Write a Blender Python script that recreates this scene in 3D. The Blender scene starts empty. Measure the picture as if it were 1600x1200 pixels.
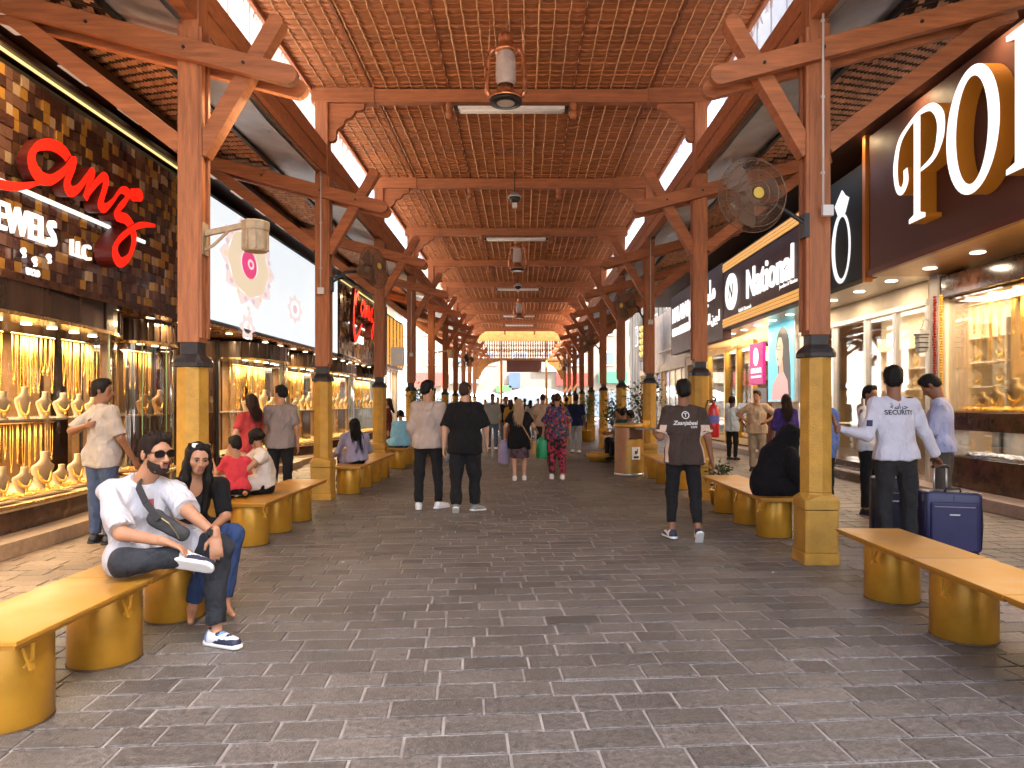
import bpy, bmesh, math, random
import numpy as np
from mathutils import Vector, Matrix
random.seed(7); RNG = np.random.default_rng(11)
SC = bpy.context.scene
COL = SC.collection
# ---------------------------------------------------------------- camera, sky, sun, exposure
cd = bpy.data.cameras.new('camera'); cam = bpy.data.objects.new('camera', cd); COL.objects.link(cam)
cam.location = (0, 0, 1.5); cam.rotation_euler = (math.radians(90), 0, 0)
cd.sensor_width = 36; cd.lens = 36 * 1100 / 1600
cd.shift_x = -16 / 1600; cd.shift_y = 30 / 1600
cd.clip_start = .05; cd.clip_end = 600
SC.camera = cam
SUN_EL, SUN_AZ = math.radians(52), math.radians(118)     # azimuth clockwise from +Y: the sun stands right of and behind the viewer
w = bpy.data.worlds.new('World'); SC.world = w; w.use_nodes = True
nt = w.node_tree; bg = nt.nodes['Background']
sk = nt.nodes.new('ShaderNodeTexSky'); sk.sky_type = 'NISHITA'; sk.sun_disc = False
sk.sun_elevation = SUN_EL; sk.sun_rotation = SUN_AZ; sk.dust_density = 5.0; sk.air_density = 1.0; sk.ozone_density = .4
nt.links.new(sk.outputs[0], bg.inputs[0]); bg.inputs[1].default_value = .15
sd = bpy.data.lights.new('sun', 'SUN'); sd.energy = 4.0; sd.angle = math.radians(.5); sd.color = (1, .95, .87)
so = bpy.data.objects.new('sun', sd); COL.objects.link(so)
_dir = Vector((math.sin(SUN_AZ) * math.cos(SUN_EL), math.cos(SUN_AZ) * math.cos(SUN_EL), math.sin(SUN_EL)))
so.rotation_euler = _dir.to_track_quat('Z', 'Y').to_euler(); so.location = (30, -20, 60)
VS = SC.view_settings; SC.display_settings.display_device = 'sRGB'
VS.view_transform = 'Standard'; VS.look = 'None'; VS.gamma = 1; VS.use_curve_mapping = False
VS.exposure = 3.0
cy = SC.cycles
cy.use_denoising = True; cy.max_bounces = 8; cy.diffuse_bounces = 5; cy.glossy_bounces = 4; cy.transmission_bounces = 6
cy.transparent_max_bounces = 12; cy.sample_clamp_indirect = 6; cy.caustics_reflective = False; cy.caustics_refractive = False
cy.use_adaptive_sampling = True; cy.adaptive_threshold = .02

# ---------------------------------------------------------------- helpers
def srgb(r, g, b):
    f = lambda c: (c / 255 / 12.92) if c / 255 <= .04045 else ((c / 255 + .055) / 1.055) ** 2.4
    return (f(r), f(g), f(b))

MATS = {}
def mat(name, col, rough=.6, metal=0., var=.0, vscale=6., bump=0., bscale=40., emit=None, estr=0., alpha=None, spec=.5,
        stretch=(1, 1, 1), coat=0., rvar=0., detail=6., rnd=0., bands=None, voro=0., transmission=0., ior=1.45):
    if name in MATS: return MATS[name]
    m = bpy.data.materials.new(name); m.use_nodes = True; MATS[name] = m
    n = m.node_tree.nodes; L = m.node_tree.links; p = n['Principled BSDF']
    c4 = (*col, 1)
    p.inputs['Base Color'].default_value = c4; p.inputs['Roughness'].default_value = rough; p.inputs['Metallic'].default_value = metal
    p.inputs['Specular IOR Level'].default_value = spec; p.inputs['Coat Weight'].default_value = coat
    p.inputs['Transmission Weight'].default_value = transmission; p.inputs['IOR'].default_value = ior
    tc = n.new('ShaderNodeTexCoord'); mp = n.new('ShaderNodeMapping'); mp.inputs['Scale'].default_value = stretch
    L.new(tc.outputs['Object'], mp.inputs['Vector'])
    colsock = None
    if var > 0 or rvar > 0:
        nz = n.new('ShaderNodeTexNoise'); nz.inputs['Scale'].default_value = vscale; nz.inputs['Detail'].default_value = detail
        nz.inputs['Roughness'].default_value = .62
        L.new(mp.outputs[0], nz.inputs['Vector'])
    if var > 0:
        mr = n.new('ShaderNodeMapRange'); mr.inputs['From Min'].default_value = .3; mr.inputs['From Max'].default_value = .7
        mr.inputs['To Min'].default_value = 1 - var; mr.inputs['To Max'].default_value = 1 + var
        L.new(nz.outputs['Fac'], mr.inputs['Value'])
        vm = n.new('ShaderNodeVectorMath'); vm.operation = 'SCALE'; vm.inputs[0].default_value = col
        L.new(mr.outputs[0], vm.inputs['Scale']); colsock = vm.outputs[0]
    if rnd > 0:
        oi = n.new('ShaderNodeObjectInfo'); mr2 = n.new('ShaderNodeMapRange'); mr2.inputs['To Min'].default_value = 1 - rnd; mr2.inputs['To Max'].default_value = 1 + rnd
        L.new(oi.outputs['Random'], mr2.inputs['Value'])
        vm2 = n.new('ShaderNodeVectorMath'); vm2.operation = 'SCALE'
        if colsock: L.new(colsock, vm2.inputs[0])
        else: vm2.inputs[0].default_value = col
        L.new(mr2.outputs[0], vm2.inputs['Scale']); colsock = vm2.outputs[0]
    if colsock: L.new(colsock, p.inputs['Base Color'])
    if rvar > 0:
        mr3 = n.new('ShaderNodeMapRange'); mr3.inputs['From Min'].default_value = .3; mr3.inputs['From Max'].default_value = .7
        mr3.inputs['To Min'].default_value = max(.02, rough - rvar); mr3.inputs['To Max'].default_value = min(1, rough + rvar)
        L.new(nz.outputs['Fac'], mr3.inputs['Value']); L.new(mr3.outputs[0], p.inputs['Roughness'])
    if bump > 0:
        if voro:
            bz = n.new('ShaderNodeTexVoronoi'); bz.inputs['Scale'].default_value = bscale; bo = bz.outputs['Distance']
        elif bands:
            bz = n.new('ShaderNodeTexWave'); bz.bands_direction = bands; bz.inputs['Scale'].default_value = bscale
            bz.inputs['Distortion'].default_value = 1.5; bz.inputs['Detail'].default_value = 2; bo = bz.outputs['Fac']
        else:
            bz = n.new('ShaderNodeTexNoise'); bz.inputs['Scale'].default_value = bscale; bz.inputs['Detail'].default_value = 5; bo = bz.outputs['Fac']
        L.new(mp.outputs[0], bz.inputs['Vector'])
        b = n.new('ShaderNodeBump'); b.inputs['Strength'].default_value = bump; b.inputs['Distance'].default_value = .01
        L.new(bo, b.inputs['Height']); L.new(b.outputs[0], p.inputs['Normal'])
    if emit:
        p.inputs['Emission Color'].default_value = (*emit, 1); p.inputs['Emission Strength'].default_value = estr
    if alpha is not None: p.inputs['Alpha'].default_value = alpha
    return m

def glass(name, tint=(1, 1, 1), refl=.08, rough=.02):
    if name in MATS: return MATS[name]
    m = bpy.data.materials.new(name); m.use_nodes = True; MATS[name] = m
    n = m.node_tree.nodes; L = m.node_tree.links; n.clear()
    o = n.new('ShaderNodeOutputMaterial'); mx = n.new('ShaderNodeMixShader'); t = n.new('ShaderNodeBsdfTransparent'); g = n.new('ShaderNodeBsdfGlossy')
    t.inputs[0].default_value = (*tint, 1); g.inputs['Roughness'].default_value = rough
    fr = n.new('ShaderNodeFresnel'); fr.inputs[0].default_value = 1.45
    ad = n.new('ShaderNodeMath'); ad.operation = 'MULTIPLY_ADD'; ad.inputs[1].default_value = .7; ad.inputs[2].default_value = refl - .03
    L.new(fr.outputs[0], ad.inputs[0]); L.new(ad.outputs[0], mx.inputs[0]); L.new(t.outputs[0], mx.inputs[1]); L.new(g.outputs[0], mx.inputs[2]); L.new(mx.outputs[0], o.inputs[0])
    return m

def tag(o, label=None, cat=None, group=None, kind=None):
    if label: o['label'] = label
    if cat: o['category'] = cat
    if group: o['group'] = group
    if kind: o['kind'] = kind
    return o

def empty(name, loc, rz=0, **k):
    o = bpy.data.objects.new(name, None); COL.objects.link(o); o.location = loc; o.rotation_euler = (0, 0, rz); o.empty_display_size = .1
    return tag(o, **k)

def copy_tree(o, parent=None):
    c = o.copy(); COL.objects.link(c); c.parent = parent
    for ch in list(o.children): copy_tree(ch, c)
    return c

def link(name, me, m=None, parent=None, loc=None, **k):
    o = bpy.data.objects.new(name, me); COL.objects.link(o)
    if m is not None:
        for mm in (m if isinstance(m, (list, tuple)) else [m]): me.materials.append(mm)
    if parent: o.parent = parent
    if loc is not None: o.location = loc
    return tag(o, **k)

class MB:
    """collects shapes into one mesh"""
    def __init__(s): s.v = []; s.f = []; s.mi = []; s.cur = 0
    def add(s, vs, fs):
        b = len(s.v); s.v += [tuple(v) for v in vs]
        for f in fs: s.f.append(tuple(i + b for i in f)); s.mi.append(s.cur)
        return s
    def box(s, c, d, rot=None):
        hx, hy, hz = d[0] / 2, d[1] / 2, d[2] / 2
        vs = [Vector((x, y, z)) for z in (-hz, hz) for y in (-hy, hy) for x in (-hx, hx)]
        if rot is not None: vs = [rot @ v for v in vs]
        c = Vector(c); vs = [v + c for v in vs]
        return s.add(vs, [(0, 2, 3, 1), (4, 5, 7, 6), (0, 1, 5, 4), (2, 6, 7, 3), (0, 4, 6, 2), (1, 3, 7, 5)])
    def bar(s, a, b, w_, h_, up=(0, 0, 1)):
        a, b = Vector(a), Vector(b); d = (b - a); L_ = d.length; d.normalize(); up = Vector(up)
        x = d.cross(up); 
        if x.length < 1e-4: x = d.cross(Vector((0, 1, 0)))
        x.normalize(); z = x.cross(d).normalized()
        R = Matrix((x, d, z)).transposed()
        return s.box((a + b) / 2, (w_, L_, h_), R)
    def tube(s, pts, r, n=6, cap=True):
        pts = [Vector(p) for p in pts]; N = len(pts); vs = []; rr = r if isinstance(r, (list, tuple)) else [r] * N
        prev = None
        for i, p in enumerate(pts):
            d = (pts[min(i + 1, N - 1)] - pts[max(i - 1, 0)]).normalized()
            if prev is None:
                x = d.cross(Vector((0, 0, 1)))
                if x.length < .01: x = d.cross(Vector((1, 0, 0)))
            else: x = prev - d * prev.dot(d)
            x.normalize(); prev = x; y = d.cross(x)
            for k in range(n):
                a = 2 * math.pi * k / n; vs.append(p + (x * math.cos(a) + y * math.sin(a)) * rr[i])
        fs = [(i * n + k, i * n + (k + 1) % n, (i + 1) * n + (k + 1) % n, (i + 1) * n + k) for i in range(N - 1) for k in range(n)]
        if cap: fs += [tuple(range(n))[::-1], tuple((N - 1) * n + k for k in range(n))]
        return s.add(vs, fs)
    def lathe(s, prof, n=16, c=(0, 0, 0), a0=0., a1=2 * math.pi, axis='Z', cap=True):
        c = Vector(c); full = abs(a1 - a0 - 2 * math.pi) < 1e-6; m_ = n if full else n + 1; vs = []
        for r, z in prof:
            for k in range(m_):
                a = a0 + (a1 - a0) * k / n
                p = Vector((r * math.cos(a), r * math.sin(a), z))
                if axis == 'Y': p = Vector((p.x, p.z, p.y))
                if axis == 'X': p = Vector((p.z, p.x, p.y))
                vs.append(c + p)
        fs = []
        for i in range(len(prof) - 1):
            for k in range(n):
                k2 = (k + 1) % m_
                fs.append((i * m_ + k, i * m_ + k2, (i + 1) * m_ + k2, (i + 1) * m_ + k))
        if full and cap:
            if prof[0][0] > 1e-5: fs.append(tuple(range(m_))[::-1])
            if prof[-1][0] > 1e-5: fs.append(tuple((len(prof) - 1) * m_ + k for k in range(m_)))
        return s.add(vs, fs)
    def prism(s, poly, t, M):
        """poly in local xy, thickness t along local z, placed by matrix M"""
        n = len(poly); vs = [M @ Vector((x, y, 0)) for x, y in poly] + [M @ Vector((x, y, t)) for x, y in poly]
        return s.add(vs, [tuple(range(n))[::-1], tuple(range(n, 2 * n))] + [(i, (i + 1) % n, n + (i + 1) % n, n + i) for i in range(n)])
    def ell(s, c, r, n=10, m_=6, R=None):
        c = Vector(c); vs = []; 
        for i in range(m_ + 1):
            t = math.pi * i / m_
            for k in range(n):
                a = 2 * math.pi * k / n
                v = Vector((r[0] * math.sin(t) * math.cos(a), r[1] * math.sin(t) * math.sin(a), r[2] * math.cos(t)))
                vs.append((R @ v if R else v) + c)
        return s.add(vs, [(i * n + k, (i + 1) * n + k, (i + 1) * n + (k + 1) % n, i * n + (k + 1) % n) for i in range(m_) for k in range(n)])
    def mesh(s, name, smooth=False):
        me = bpy.data.meshes.new(name); me.from_pydata(s.v, [], s.f)
        if any(s.mi): me.polygons.foreach_set('material_index', s.mi)
        if smooth: me.polygons.foreach_set('use_smooth', [True] * len(me.polygons))
        me.update(); return me
    def build(s, name, m, parent=None, smooth=False, bevel=0, loc=None, **k):
        me = s.mesh(name, smooth); o = link(name, me, m, parent, loc, **k)
        if bevel: addbevel(o, bevel)
        if smooth == 'auto': autosmooth(o)
        return o

def addbevel(o, wd, seg=2):
    b = o.modifiers.new('Bevel', 'BEVEL'); b.width = wd; b.segments = seg; b.limit_method = 'ANGLE'; b.angle_limit = math.radians(40)

def recalc(me):
    b = bmesh.new(); b.from_mesh(me); bmesh.ops.recalc_face_normals(b, faces=b.faces); b.to_mesh(me); b.free()

def text_mesh(body, size=1., extrude=.02, offset=0., align='LEFT', xscale=1., shear=0., res=3):
    c = bpy.data.curves.new('t', 'FONT'); c.body = body; c.size = size; c.extrude = extrude; c.offset = offset; c.align_x = align; c.shear = shear; c.resolution_u = res
    o = bpy.data.objects.new('t', c); COL.objects.link(o); bpy.context.view_layer.update()
    me = bpy.data.meshes.new_from_object(o.evaluated_get(bpy.context.evaluated_depsgraph_get()))
    bpy.data.objects.remove(o); bpy.data.curves.remove(c)
    if xscale != 1: me.transform(Matrix.Diagonal((xscale, 1, 1, 1)))
    me.materials.clear()
    return me

def text(name, body, m, M, parent=None, **k):
    lab = {q: k.pop(q) for q in ('label', 'cat', 'group', 'kind') if q in k}
    me = text_mesh(body, **k); o = link(name, me, m, parent); tag(o, **lab)
    o.matrix_local = M
    return o

def area(name, loc, size, power, col=(1, .78, .5), direction=(0, 0, -1), parent=None, spread=180):
    l = bpy.data.lights.new(name, 'AREA'); l.shape = 'RECTANGLE'; l.size, l.size_y = size; l.energy = power; l.color = col; l.spread = math.radians(spread)
    o = bpy.data.objects.new(name, l); COL.objects.link(o); o.location = loc
    o.rotation_euler = Vector(direction).to_track_quat('-Z', 'Y').to_euler()
    if parent: o.parent = parent
    return o

# ---------------------------------------------------------------- materials
WOOD = mat('timber', (.36, .130, .052), .66, var=.32, vscale=7, stretch=(4, 4, .35), bump=.5, bscale=26, detail=9, rvar=.1, rnd=.13)
WOODH = mat('timber_beam', (.37, .128, .048), .66, var=.32, vscale=6, stretch=(.35, 1.2, 4), bump=.5, bscale=26, detail=9, rvar=.1, rnd=.13)
GOLDSTONE = mat('gold_plaster', (.47, .250, .038), .50, metal=.2, var=.24, vscale=5, bump=.4, bscale=95, voro=1, rvar=.12, rnd=.08, detail=9)
DARKCAP = mat('dark_cap_stone', (.022, .018, .018), .5, var=.5, vscale=14, bump=.3, bscale=40)
BENCH = mat('gold_bench_metal', (.47, .235, .022), .40, metal=.38, var=.22, vscale=3.5, detail=8, rvar=.12, rnd=.08, bump=.05, bscale=60)
BENCHTOP = mat('gold_bench_top', (.45, .215, .026), .40, metal=.28, var=.14, vscale=2.2, rvar=.12, rnd=.08, bump=.03, bscale=50, detail=2)
WHITE = mat('white_paint', (.75, .73, .70), .5, var=.08, vscale=8)
GREYPLASTIC = mat('grey_plastic', (.45, .43, .40), .5, var=.1)
BLACKM = mat('black_metal', (.018, .016, .015), .4, var=.3)
GOLD = mat('gold_jewellery', (.95, .60, .16), .22, metal=1., var=.15, vscale=60, bump=.5, bscale=160)
CREAM = mat('cream_velvet', (.72, .55, .34), .75, var=.12, vscale=20)
BRASS = mat('brass_trim', (.62, .40, .15), .25, metal=1., var=.15, vscale=6, rvar=.08)
MARBLE = mat('brown_marble', (.060, .026, .016), .16, var=.75, vscale=5, detail=10, spec=.6)
DARKWOOD = mat('dark_brown_panel', (.035, .013, .009), .3, var=.35, vscale=5, stretch=(1, 1, .3))
SIGNBROWN = mat('brown_sign_sheet', (.120, .050, .040), .5, spec=.35, var=.12, vscale=3, rvar=.08)
# ================================================================ ground and pavers
def tone_mat(name, col, rough, tone_amt, var, vscale, bump, bscale, rvar=.12, metal=0., spec=.5, second=None, coat=0.):
    m = mat(name, col, rough, metal=metal, var=var, vscale=vscale, bump=bump, bscale=bscale, rvar=rvar, spec=spec, coat=coat)
    n = m.node_tree.nodes; L = m.node_tree.links; p = n['Principled BSDF']
    src = p.inputs['Base Color'].links[0].from_socket
    at = n.new('ShaderNodeAttribute'); at.attribute_name = 'tone'
    mr = n.new('ShaderNodeMapRange'); mr.inputs['To Min'].default_value = 1 - tone_amt; mr.inputs['To Max'].default_value = 1 + tone_amt
    L.new(at.outputs['Fac'], mr.inputs['Value'])
    vm = n.new('ShaderNodeVectorMath'); vm.operation = 'SCALE'; L.new(src, vm.inputs[0]); L.new(mr.outputs[0], vm.inputs['Scale'])
    L.new(vm.outputs[0], p.inputs['Base Color'])
    return m

def set_tone(me, vals):
    a = me.attributes.new('tone', 'FLOAT', 'POINT'); a.data.foreach_set('value', np.asarray(vals, dtype=np.float32))

PAVER = tone_mat('grey_stone_paver', (.138, .123, .110), .42, .28, .50, 30, .9, 80, rvar=.12)
_n = PAVER.node_tree.nodes; _l = PAVER.node_tree.links; _g = _n.new('ShaderNodeNewGeometry')
for _q in [q for q in _n if q.type == 'MAPPING']: _l.new(_g.outputs['Position'], _q.inputs['Vector'])
_p = _n['Principled BSDF']; _src = _p.inputs['Base Color'].links[0].from_socket; _z = _n.new('ShaderNodeTexNoise'); _z.inputs['Scale'].default_value = .9; _z.inputs['Detail'].default_value = 8; _z.inputs['Roughness'].default_value = .7; _l.new(_g.outputs['Position'], _z.inputs['Vector'])
_r = _n.new('ShaderNodeMapRange'); _r.inputs['From Min'].default_value = .35; _r.inputs['From Max'].default_value = .65; _r.inputs['To Min'].default_value = .74; _r.inputs['To Max'].default_value = 1.16; _l.new(_z.outputs['Fac'], _r.inputs['Value']); _s = _n.new('ShaderNodeVectorMath'); _s.operation = 'SCALE'; _l.new(_src, _s.inputs[0]); _l.new(_r.outputs[0], _s.inputs['Scale'])
_v = _n.new('ShaderNodeTexVoronoi'); _v.inputs['Scale'].default_value = 2.2; _l.new(_g.outputs['Position'], _v.inputs['Vector']); _r2 = _n.new('ShaderNodeMapRange'); _r2.inputs['From Min'].default_value = .035; _r2.inputs['From Max'].default_value = .055; _r2.inputs['To Min'].default_value = .55; _r2.inputs['To Max'].default_value = 1; _l.new(_v.outputs['Distance'], _r2.inputs['Value']); _s2 = _n.new('ShaderNodeVectorMath'); _s2.operation = 'SCALE'; _l.new(_s.outputs[0], _s2.inputs[0]); _l.new(_r2.outputs[0], _s2.inputs['Scale']); _l.new(_s2.outputs[0], _p.inputs['Base Color'])
MORTAR = mat('pale_joint_sand', (.31, .28, .255), .8, var=.4, vscale=3, bump=.4, bscale=80)
mb = MB(); mb.box((0, 60, -.147), (400, 400, .28)); 
ground = mb.build('ground', MORTAR, kind='structure', label='ground of pale jointing sand under the stone paving')
pav = []
rot = math.radians(4.5); ex, ey = math.cos(rot), math.sin(rot); RW = .192
for r in range(0, 262):
    t = 1.2 + r * RW; s_ = -7.5 + random.random() * .4
    while s_ < 7.5:
        ln = random.choice((.21, .30, .30, .38, .38, .46))
        cx, cyy = (s_ + ln / 2) * ex - 0 * ey, t + (s_ + ln / 2) * ey
        if -5.75 < cx < 6.45 and 1.6 < cyy < 49.5: pav.append((cx, cyy, ln - .014, RW - .014 + random.uniform(-.002, .002)))
        s_ += ln
def paver_geo(cx, cyy, l, d, tilt=True):
    c = .005; dz = random.uniform(-.003, .003); tx, ty = random.uniform(-.006, .006), random.uniform(-.008, .008)
    vs = []
    for k, (zz, ins) in enumerate(((-.03, 0), (-.004, 0), (0, c))):
        for sx, sy in ((-1, -1), (1, -1), (1, 1), (-1, 1)):
            a, b = sx * (l / 2 - ins), sy * (d / 2 - ins)
            vs.append((cx + a * ex - b * ey, cyy + a * ey + b * ex, zz + dz + (tx * a + ty * b if k else 0)))
    fs = []
    for k in range(2):
        for i in range(4): fs.append((k * 4 + i, k * 4 + (i + 1) % 4, k * 4 + 4 + (i + 1) % 4, k * 4 + 4 + i))
    fs.append((8, 9, 10, 11)); return vs, fs
def in_view(p):
    px, py = 816 + 1100 * p[0] / p[1], 630 + 1650 / p[1]
    return -20 < px < 1620 and py < 1215 and -2.0 < p[0] < 2.55
pav.sort(key=lambda p: (not in_view(p), p[1]))
rest = [MB(), MB(), MB()]; rt = [[], [], []]
for k, p in enumerate(pav):
    vs, fs = paver_geo(*p); tn = min(1, max(0, random.gauss(.5, .22)))
    if k < 300:
        g = MB(); g.add([(v[0] - p[0], v[1] - p[1], v[2]) for v in vs], fs); me = g.mesh('paver'); set_tone(me, [tn] * 12); link('paver', me, PAVER, ground, (p[0], p[1], 0))
    else:
        zone = 1 if p[0] < -3.25 else 2 if p[0] > 3.0 else 0
        rest[zone].add(vs, fs); rt[zone] += [tn] * 12
def tinted(name, k):
    m = PAVER.copy(); m.name = name
    for q in m.node_tree.nodes:
        if q.type == 'VECT_MATH' and not q.inputs[0].is_linked: q.inputs[0].default_value = k
    return m
for zone, (nm, m_) in enumerate((('paving', PAVER), ('tan_paving', tinted('tan_stone_paver', (.23, .150, .090))), ('rosy_paving', tinted('rosy_stone_paver', (.21, .165, .145))))):
    me = rest[zone].mesh(nm); set_tone(me, rt[zone]); link(nm, me, m_, ground, kind='stuff')

# ================================================================ the arcade
Y0, SP, NP = 6.67, 4.36, 10
XL, XR = -3.12, 2.78; XC = (XL + XR) / 2
PY = [Y0 + SP * i for i in range(NP)]
ORD = ['first', 'second', 'third', 'fourth', 'fifth', 'sixth', 'seventh', 'eighth', 'ninth', 'tenth', 'eleventh', 'twelfth', 'thirteenth', 'fourteenth']

def octring(r, z, a0=math.pi / 8): return [(r * math.cos(a0 + k * math.pi / 4), r * math.sin(a0 + k * math.pi / 4), z) for k in range(8)]
def sqring(h, ch, z):
    return [(h, -h + ch, z), (h, h - ch, z), (h - ch, h, z), (-h + ch, h, z), (-h, h - ch, z), (-h, -h + ch, z), (-h + ch, -h, z), (h - ch, -h, z)]
def loft(rings):
    g = MB(); n = len(rings[0]); vs = [v for r in rings for v in r]
    fs = [(i * n + k, i * n + (k + 1) % n, (i + 1) * n + (k + 1) % n, (i + 1) * n + k) for i in range(len(rings) - 1) for k in range(n)]
    fs += [tuple(range(n))[::-1], tuple((len(rings) - 1) * n + k for k in range(n))]
    return g.add(vs, fs)
def rounded_bar(a, b, wd, ht, yoff, rnd_a=True, rnd_b=False):
    """beam in the XZ plane, thickness wd along Y, rounded ends"""
    a, b = Vector((a[0], 0, a[1])), Vector((b[0], 0, b[1])); d = (b - a).normalized(); nrm = Vector((-d.z, 0, d.x)); pts = []
    def cap_(c, dd, on):
        if on:
            for k in range(9):
                t = -math.pi / 2 + math.pi * k / 8
                pts.append(c + (nrm * -math.sin(t) if dd < 0 else nrm * math.sin(t)) * ht / 2 + d * dd * math.cos(t) * ht / 2)
        else: pts.extend([c - nrm * ht / 2 * (1 if dd > 0 else -1), c + nrm * ht / 2 * (1 if dd > 0 else -1)])
    cap_(b, 1, rnd_b); cap_(a, -1, rnd_a)
    n = len(pts); g = MB()
    vs = [(p.x, yoff - wd / 2, p.z) for p in pts] + [(p.x, yoff + wd / 2, p.z) for p in pts]
    return g.add(vs, [tuple(range(n)), tuple(range(n, 2 * n))[::-1]] + [(i, n + i, n + (i + 1) % n, (i + 1) % n) for i in range(n)])

def make_post(s):
    """s=+1: corridor lies toward +X (left-hand row); s=-1: right-hand row"""
    gt, wb = (1.84, 2.07) if s > 0 else (1.93, 2.14)
    root = empty('arcade_post', (0, 0, 0))
    g = loft([sqring(.166, .016, 0), sqring(.166, .016, .105), sqring(.155, .016, .11)]); g.build('plinth_base', GOLDSTONE, root, bevel=.004)
    g = loft([sqring(.156, .016, .112), sqring(.156, .016, .50), sqring(.150, .016, .505)]); g.build('plinth', GOLDSTONE, root, bevel=.004)
    g = loft([sqring(.163, .016, .512), sqring(.163, .016, .60), octring(.150, .65, 0), octring(.150, .668, 0)]); g.build('plinth_cap', GOLDSTONE, root, bevel=.004)
    g = loft([octring(.150, .669, 0), octring(.146, gt, 0)]); g.build('shaft', GOLDSTONE, root, bevel=.006)
    g = loft([sqring(.149, .045, gt + .001), sqring(.149, .045, gt + .04), sqring(.13, .03, gt + .075), sqring(.095, .01, gt + .11), sqring(.086, .01, gt + .12), sqring(.086, .01, wb + .02)]); g.build('capital', DARKCAP, root, bevel=.004)
    g = MB(); g.box((0, 0, (wb + 6.18) / 2), (.20, .20, 6.18 - wb)); g.build('timber_shaft', WOOD, root, bevel=.008)
    g = MB()
    for dy in (-.07, .07): g.box((s * .112, dy, (wb + .04 + 5.02) / 2), (.026, .045, 5.02 - wb - .04))
    g.build('edge_strip', WOOD, root, bevel=.004)
    zl = lambda u: 4.78 + .26 * u          # u grows outward from the post
    for yo in (-.145, .145):
        g = rounded_bar((s * .95, zl(-.95)), (-s * 1.98, zl(1.98)), .085, .185, yo); recalc_mb(g).build('cross_arm', WOODH, root, bevel=.006)
    g = rounded_bar((s * .80, 5.08), (s * .085, 3.85), .15, .15, 0, True, False); recalc_mb(g).build('brace', WOODH, root, bevel=.006)
    g = rounded_bar((-s * 1.72, 5.16), (-s * .085, 3.92), .13, .16, 0, False, False); recalc_mb(g).build('strut', WOODH, root, bevel=.006)
    for u in (-.55, 0, .9):
        g = MB(); g.lathe([(.0, -.2), (.016, -.2), (.016, .2), (0, .2)], 8, (-s * u, 0, zl(u)), axis='Y'); g.build('bolt', BLACKM, root)
    return root
def recalc_mb(g):
    me = g.mesh('tmp'); recalc(me); h = MB(); h.v = [tuple(v.co) for v in me.vertices]; h.f = [tuple(p.vertices) for p in me.polygons]; h.mi = [0] * len(h.f); bpy.data.meshes.remove(me); return h
proto = {1: make_post(1), -1: make_post(-1)}
for s, X, nm in ((1, XL, 'left'), (-1, XR, 'right')):
    for i in range(NP):
        o = proto[s] if i == 0 else copy_tree(proto[s])
        o.location = (X, PY[i], 0)
        tag(o, f'gold-based timber post with crossed arms, {ORD[i]} of the {nm} row from the camera', 'post', f'posts of the {nm} row')

# ---------------------------------------------------------------- roof
MAT = tone_mat('reed_matting', (.42, .152, .052), .75, .22, .22, 2, .0, 1, rvar=.05)
_n = MAT.node_tree.nodes; _l = MAT.node_tree.links; _p = _n['Principled BSDF']
_tc = _n.new('ShaderNodeTexCoord'); _wv = _n.new('ShaderNodeTexWave'); _wv.bands_direction = 'Y'; _wv.inputs['Scale'].default_value = 9; _wv.inputs['Distortion'].default_value = 1.2; _wv.inputs['Detail'].default_value = 3; _wv.inputs['Detail Scale'].default_value = 2
_l.new(_tc.outputs['Object'], _wv.inputs['Vector']); _b = _n.new('ShaderNodeBump'); _b.inputs['Strength'].default_value = .9; _b.inputs['Distance'].default_value = .012
_l.new(_wv.outputs['Fac'], _b.inputs['Height']); _l.new(_b.outputs[0], _p.inputs['Normal'])
CORD = mat('reed_binding_cord', (.66, .36, .17), .8, var=.2, vscale=20)
roof = empty('arcade_roof', (XC, PY[0], 0), label='long reed-matted timber roof spanning the pedestrian arcade', cat='roof')
RX = 3.10                                                       # half width of the matting
def local(o, x, y, z=0): o.location = (x - XC, y - PY[0], z)
def reed_bay(y0, y1):
    g = MB(); tn = []; py_, px_ = .125, RX * 2 / 32
    nr = max(1, round((y1 - y0) / py_)); py2 = (y1 - y0) / nr
    for r in range(nr):
        base = random.uniform(.25, .75)
        for c in range(32):
            x0 = -RX + c * px_; y_a = y0 + r * py2; j = random.uniform(-.003, .003); j2 = random.uniform(-.002, .002); sag = .026 + .012 * math.sin(r * 2.3) + random.uniform(-.002, .003)
            xm = x0 + px_ / 2
            vs = [(x0 + .003, y_a, -sag * .55 + j), (xm, y_a, -sag + j), (x0 + px_ - .003, y_a, -sag * .55 + j),
                  (x0 + .003, y_a + py2 * .97, j2), (xm, y_a + py2 * .97, -.006 + j2), (x0 + px_ - .003, y_a + py2 * .97, j2),
                  (x0 + .003, y_a, .02), (xm, y_a, .02), (x0 + px_ - .003, y_a, .02)]
            g.add(vs, [(0, 3, 4, 1), (1, 4, 5, 2), (0, 1, 7, 6), (1, 2, 8, 7)])
            t = min(1, max(0, base + random.gauss(0, .07))); tn += [t] * 9
    g.add([(-RX, y0, .025), (RX, y0, .025), (RX, y1, .025), (-RX, y1, .025)], [(0, 1, 2, 3)]); tn += [.1] * 4
    return g, tn
edges = [2.6] + PY + [47.2]
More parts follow.
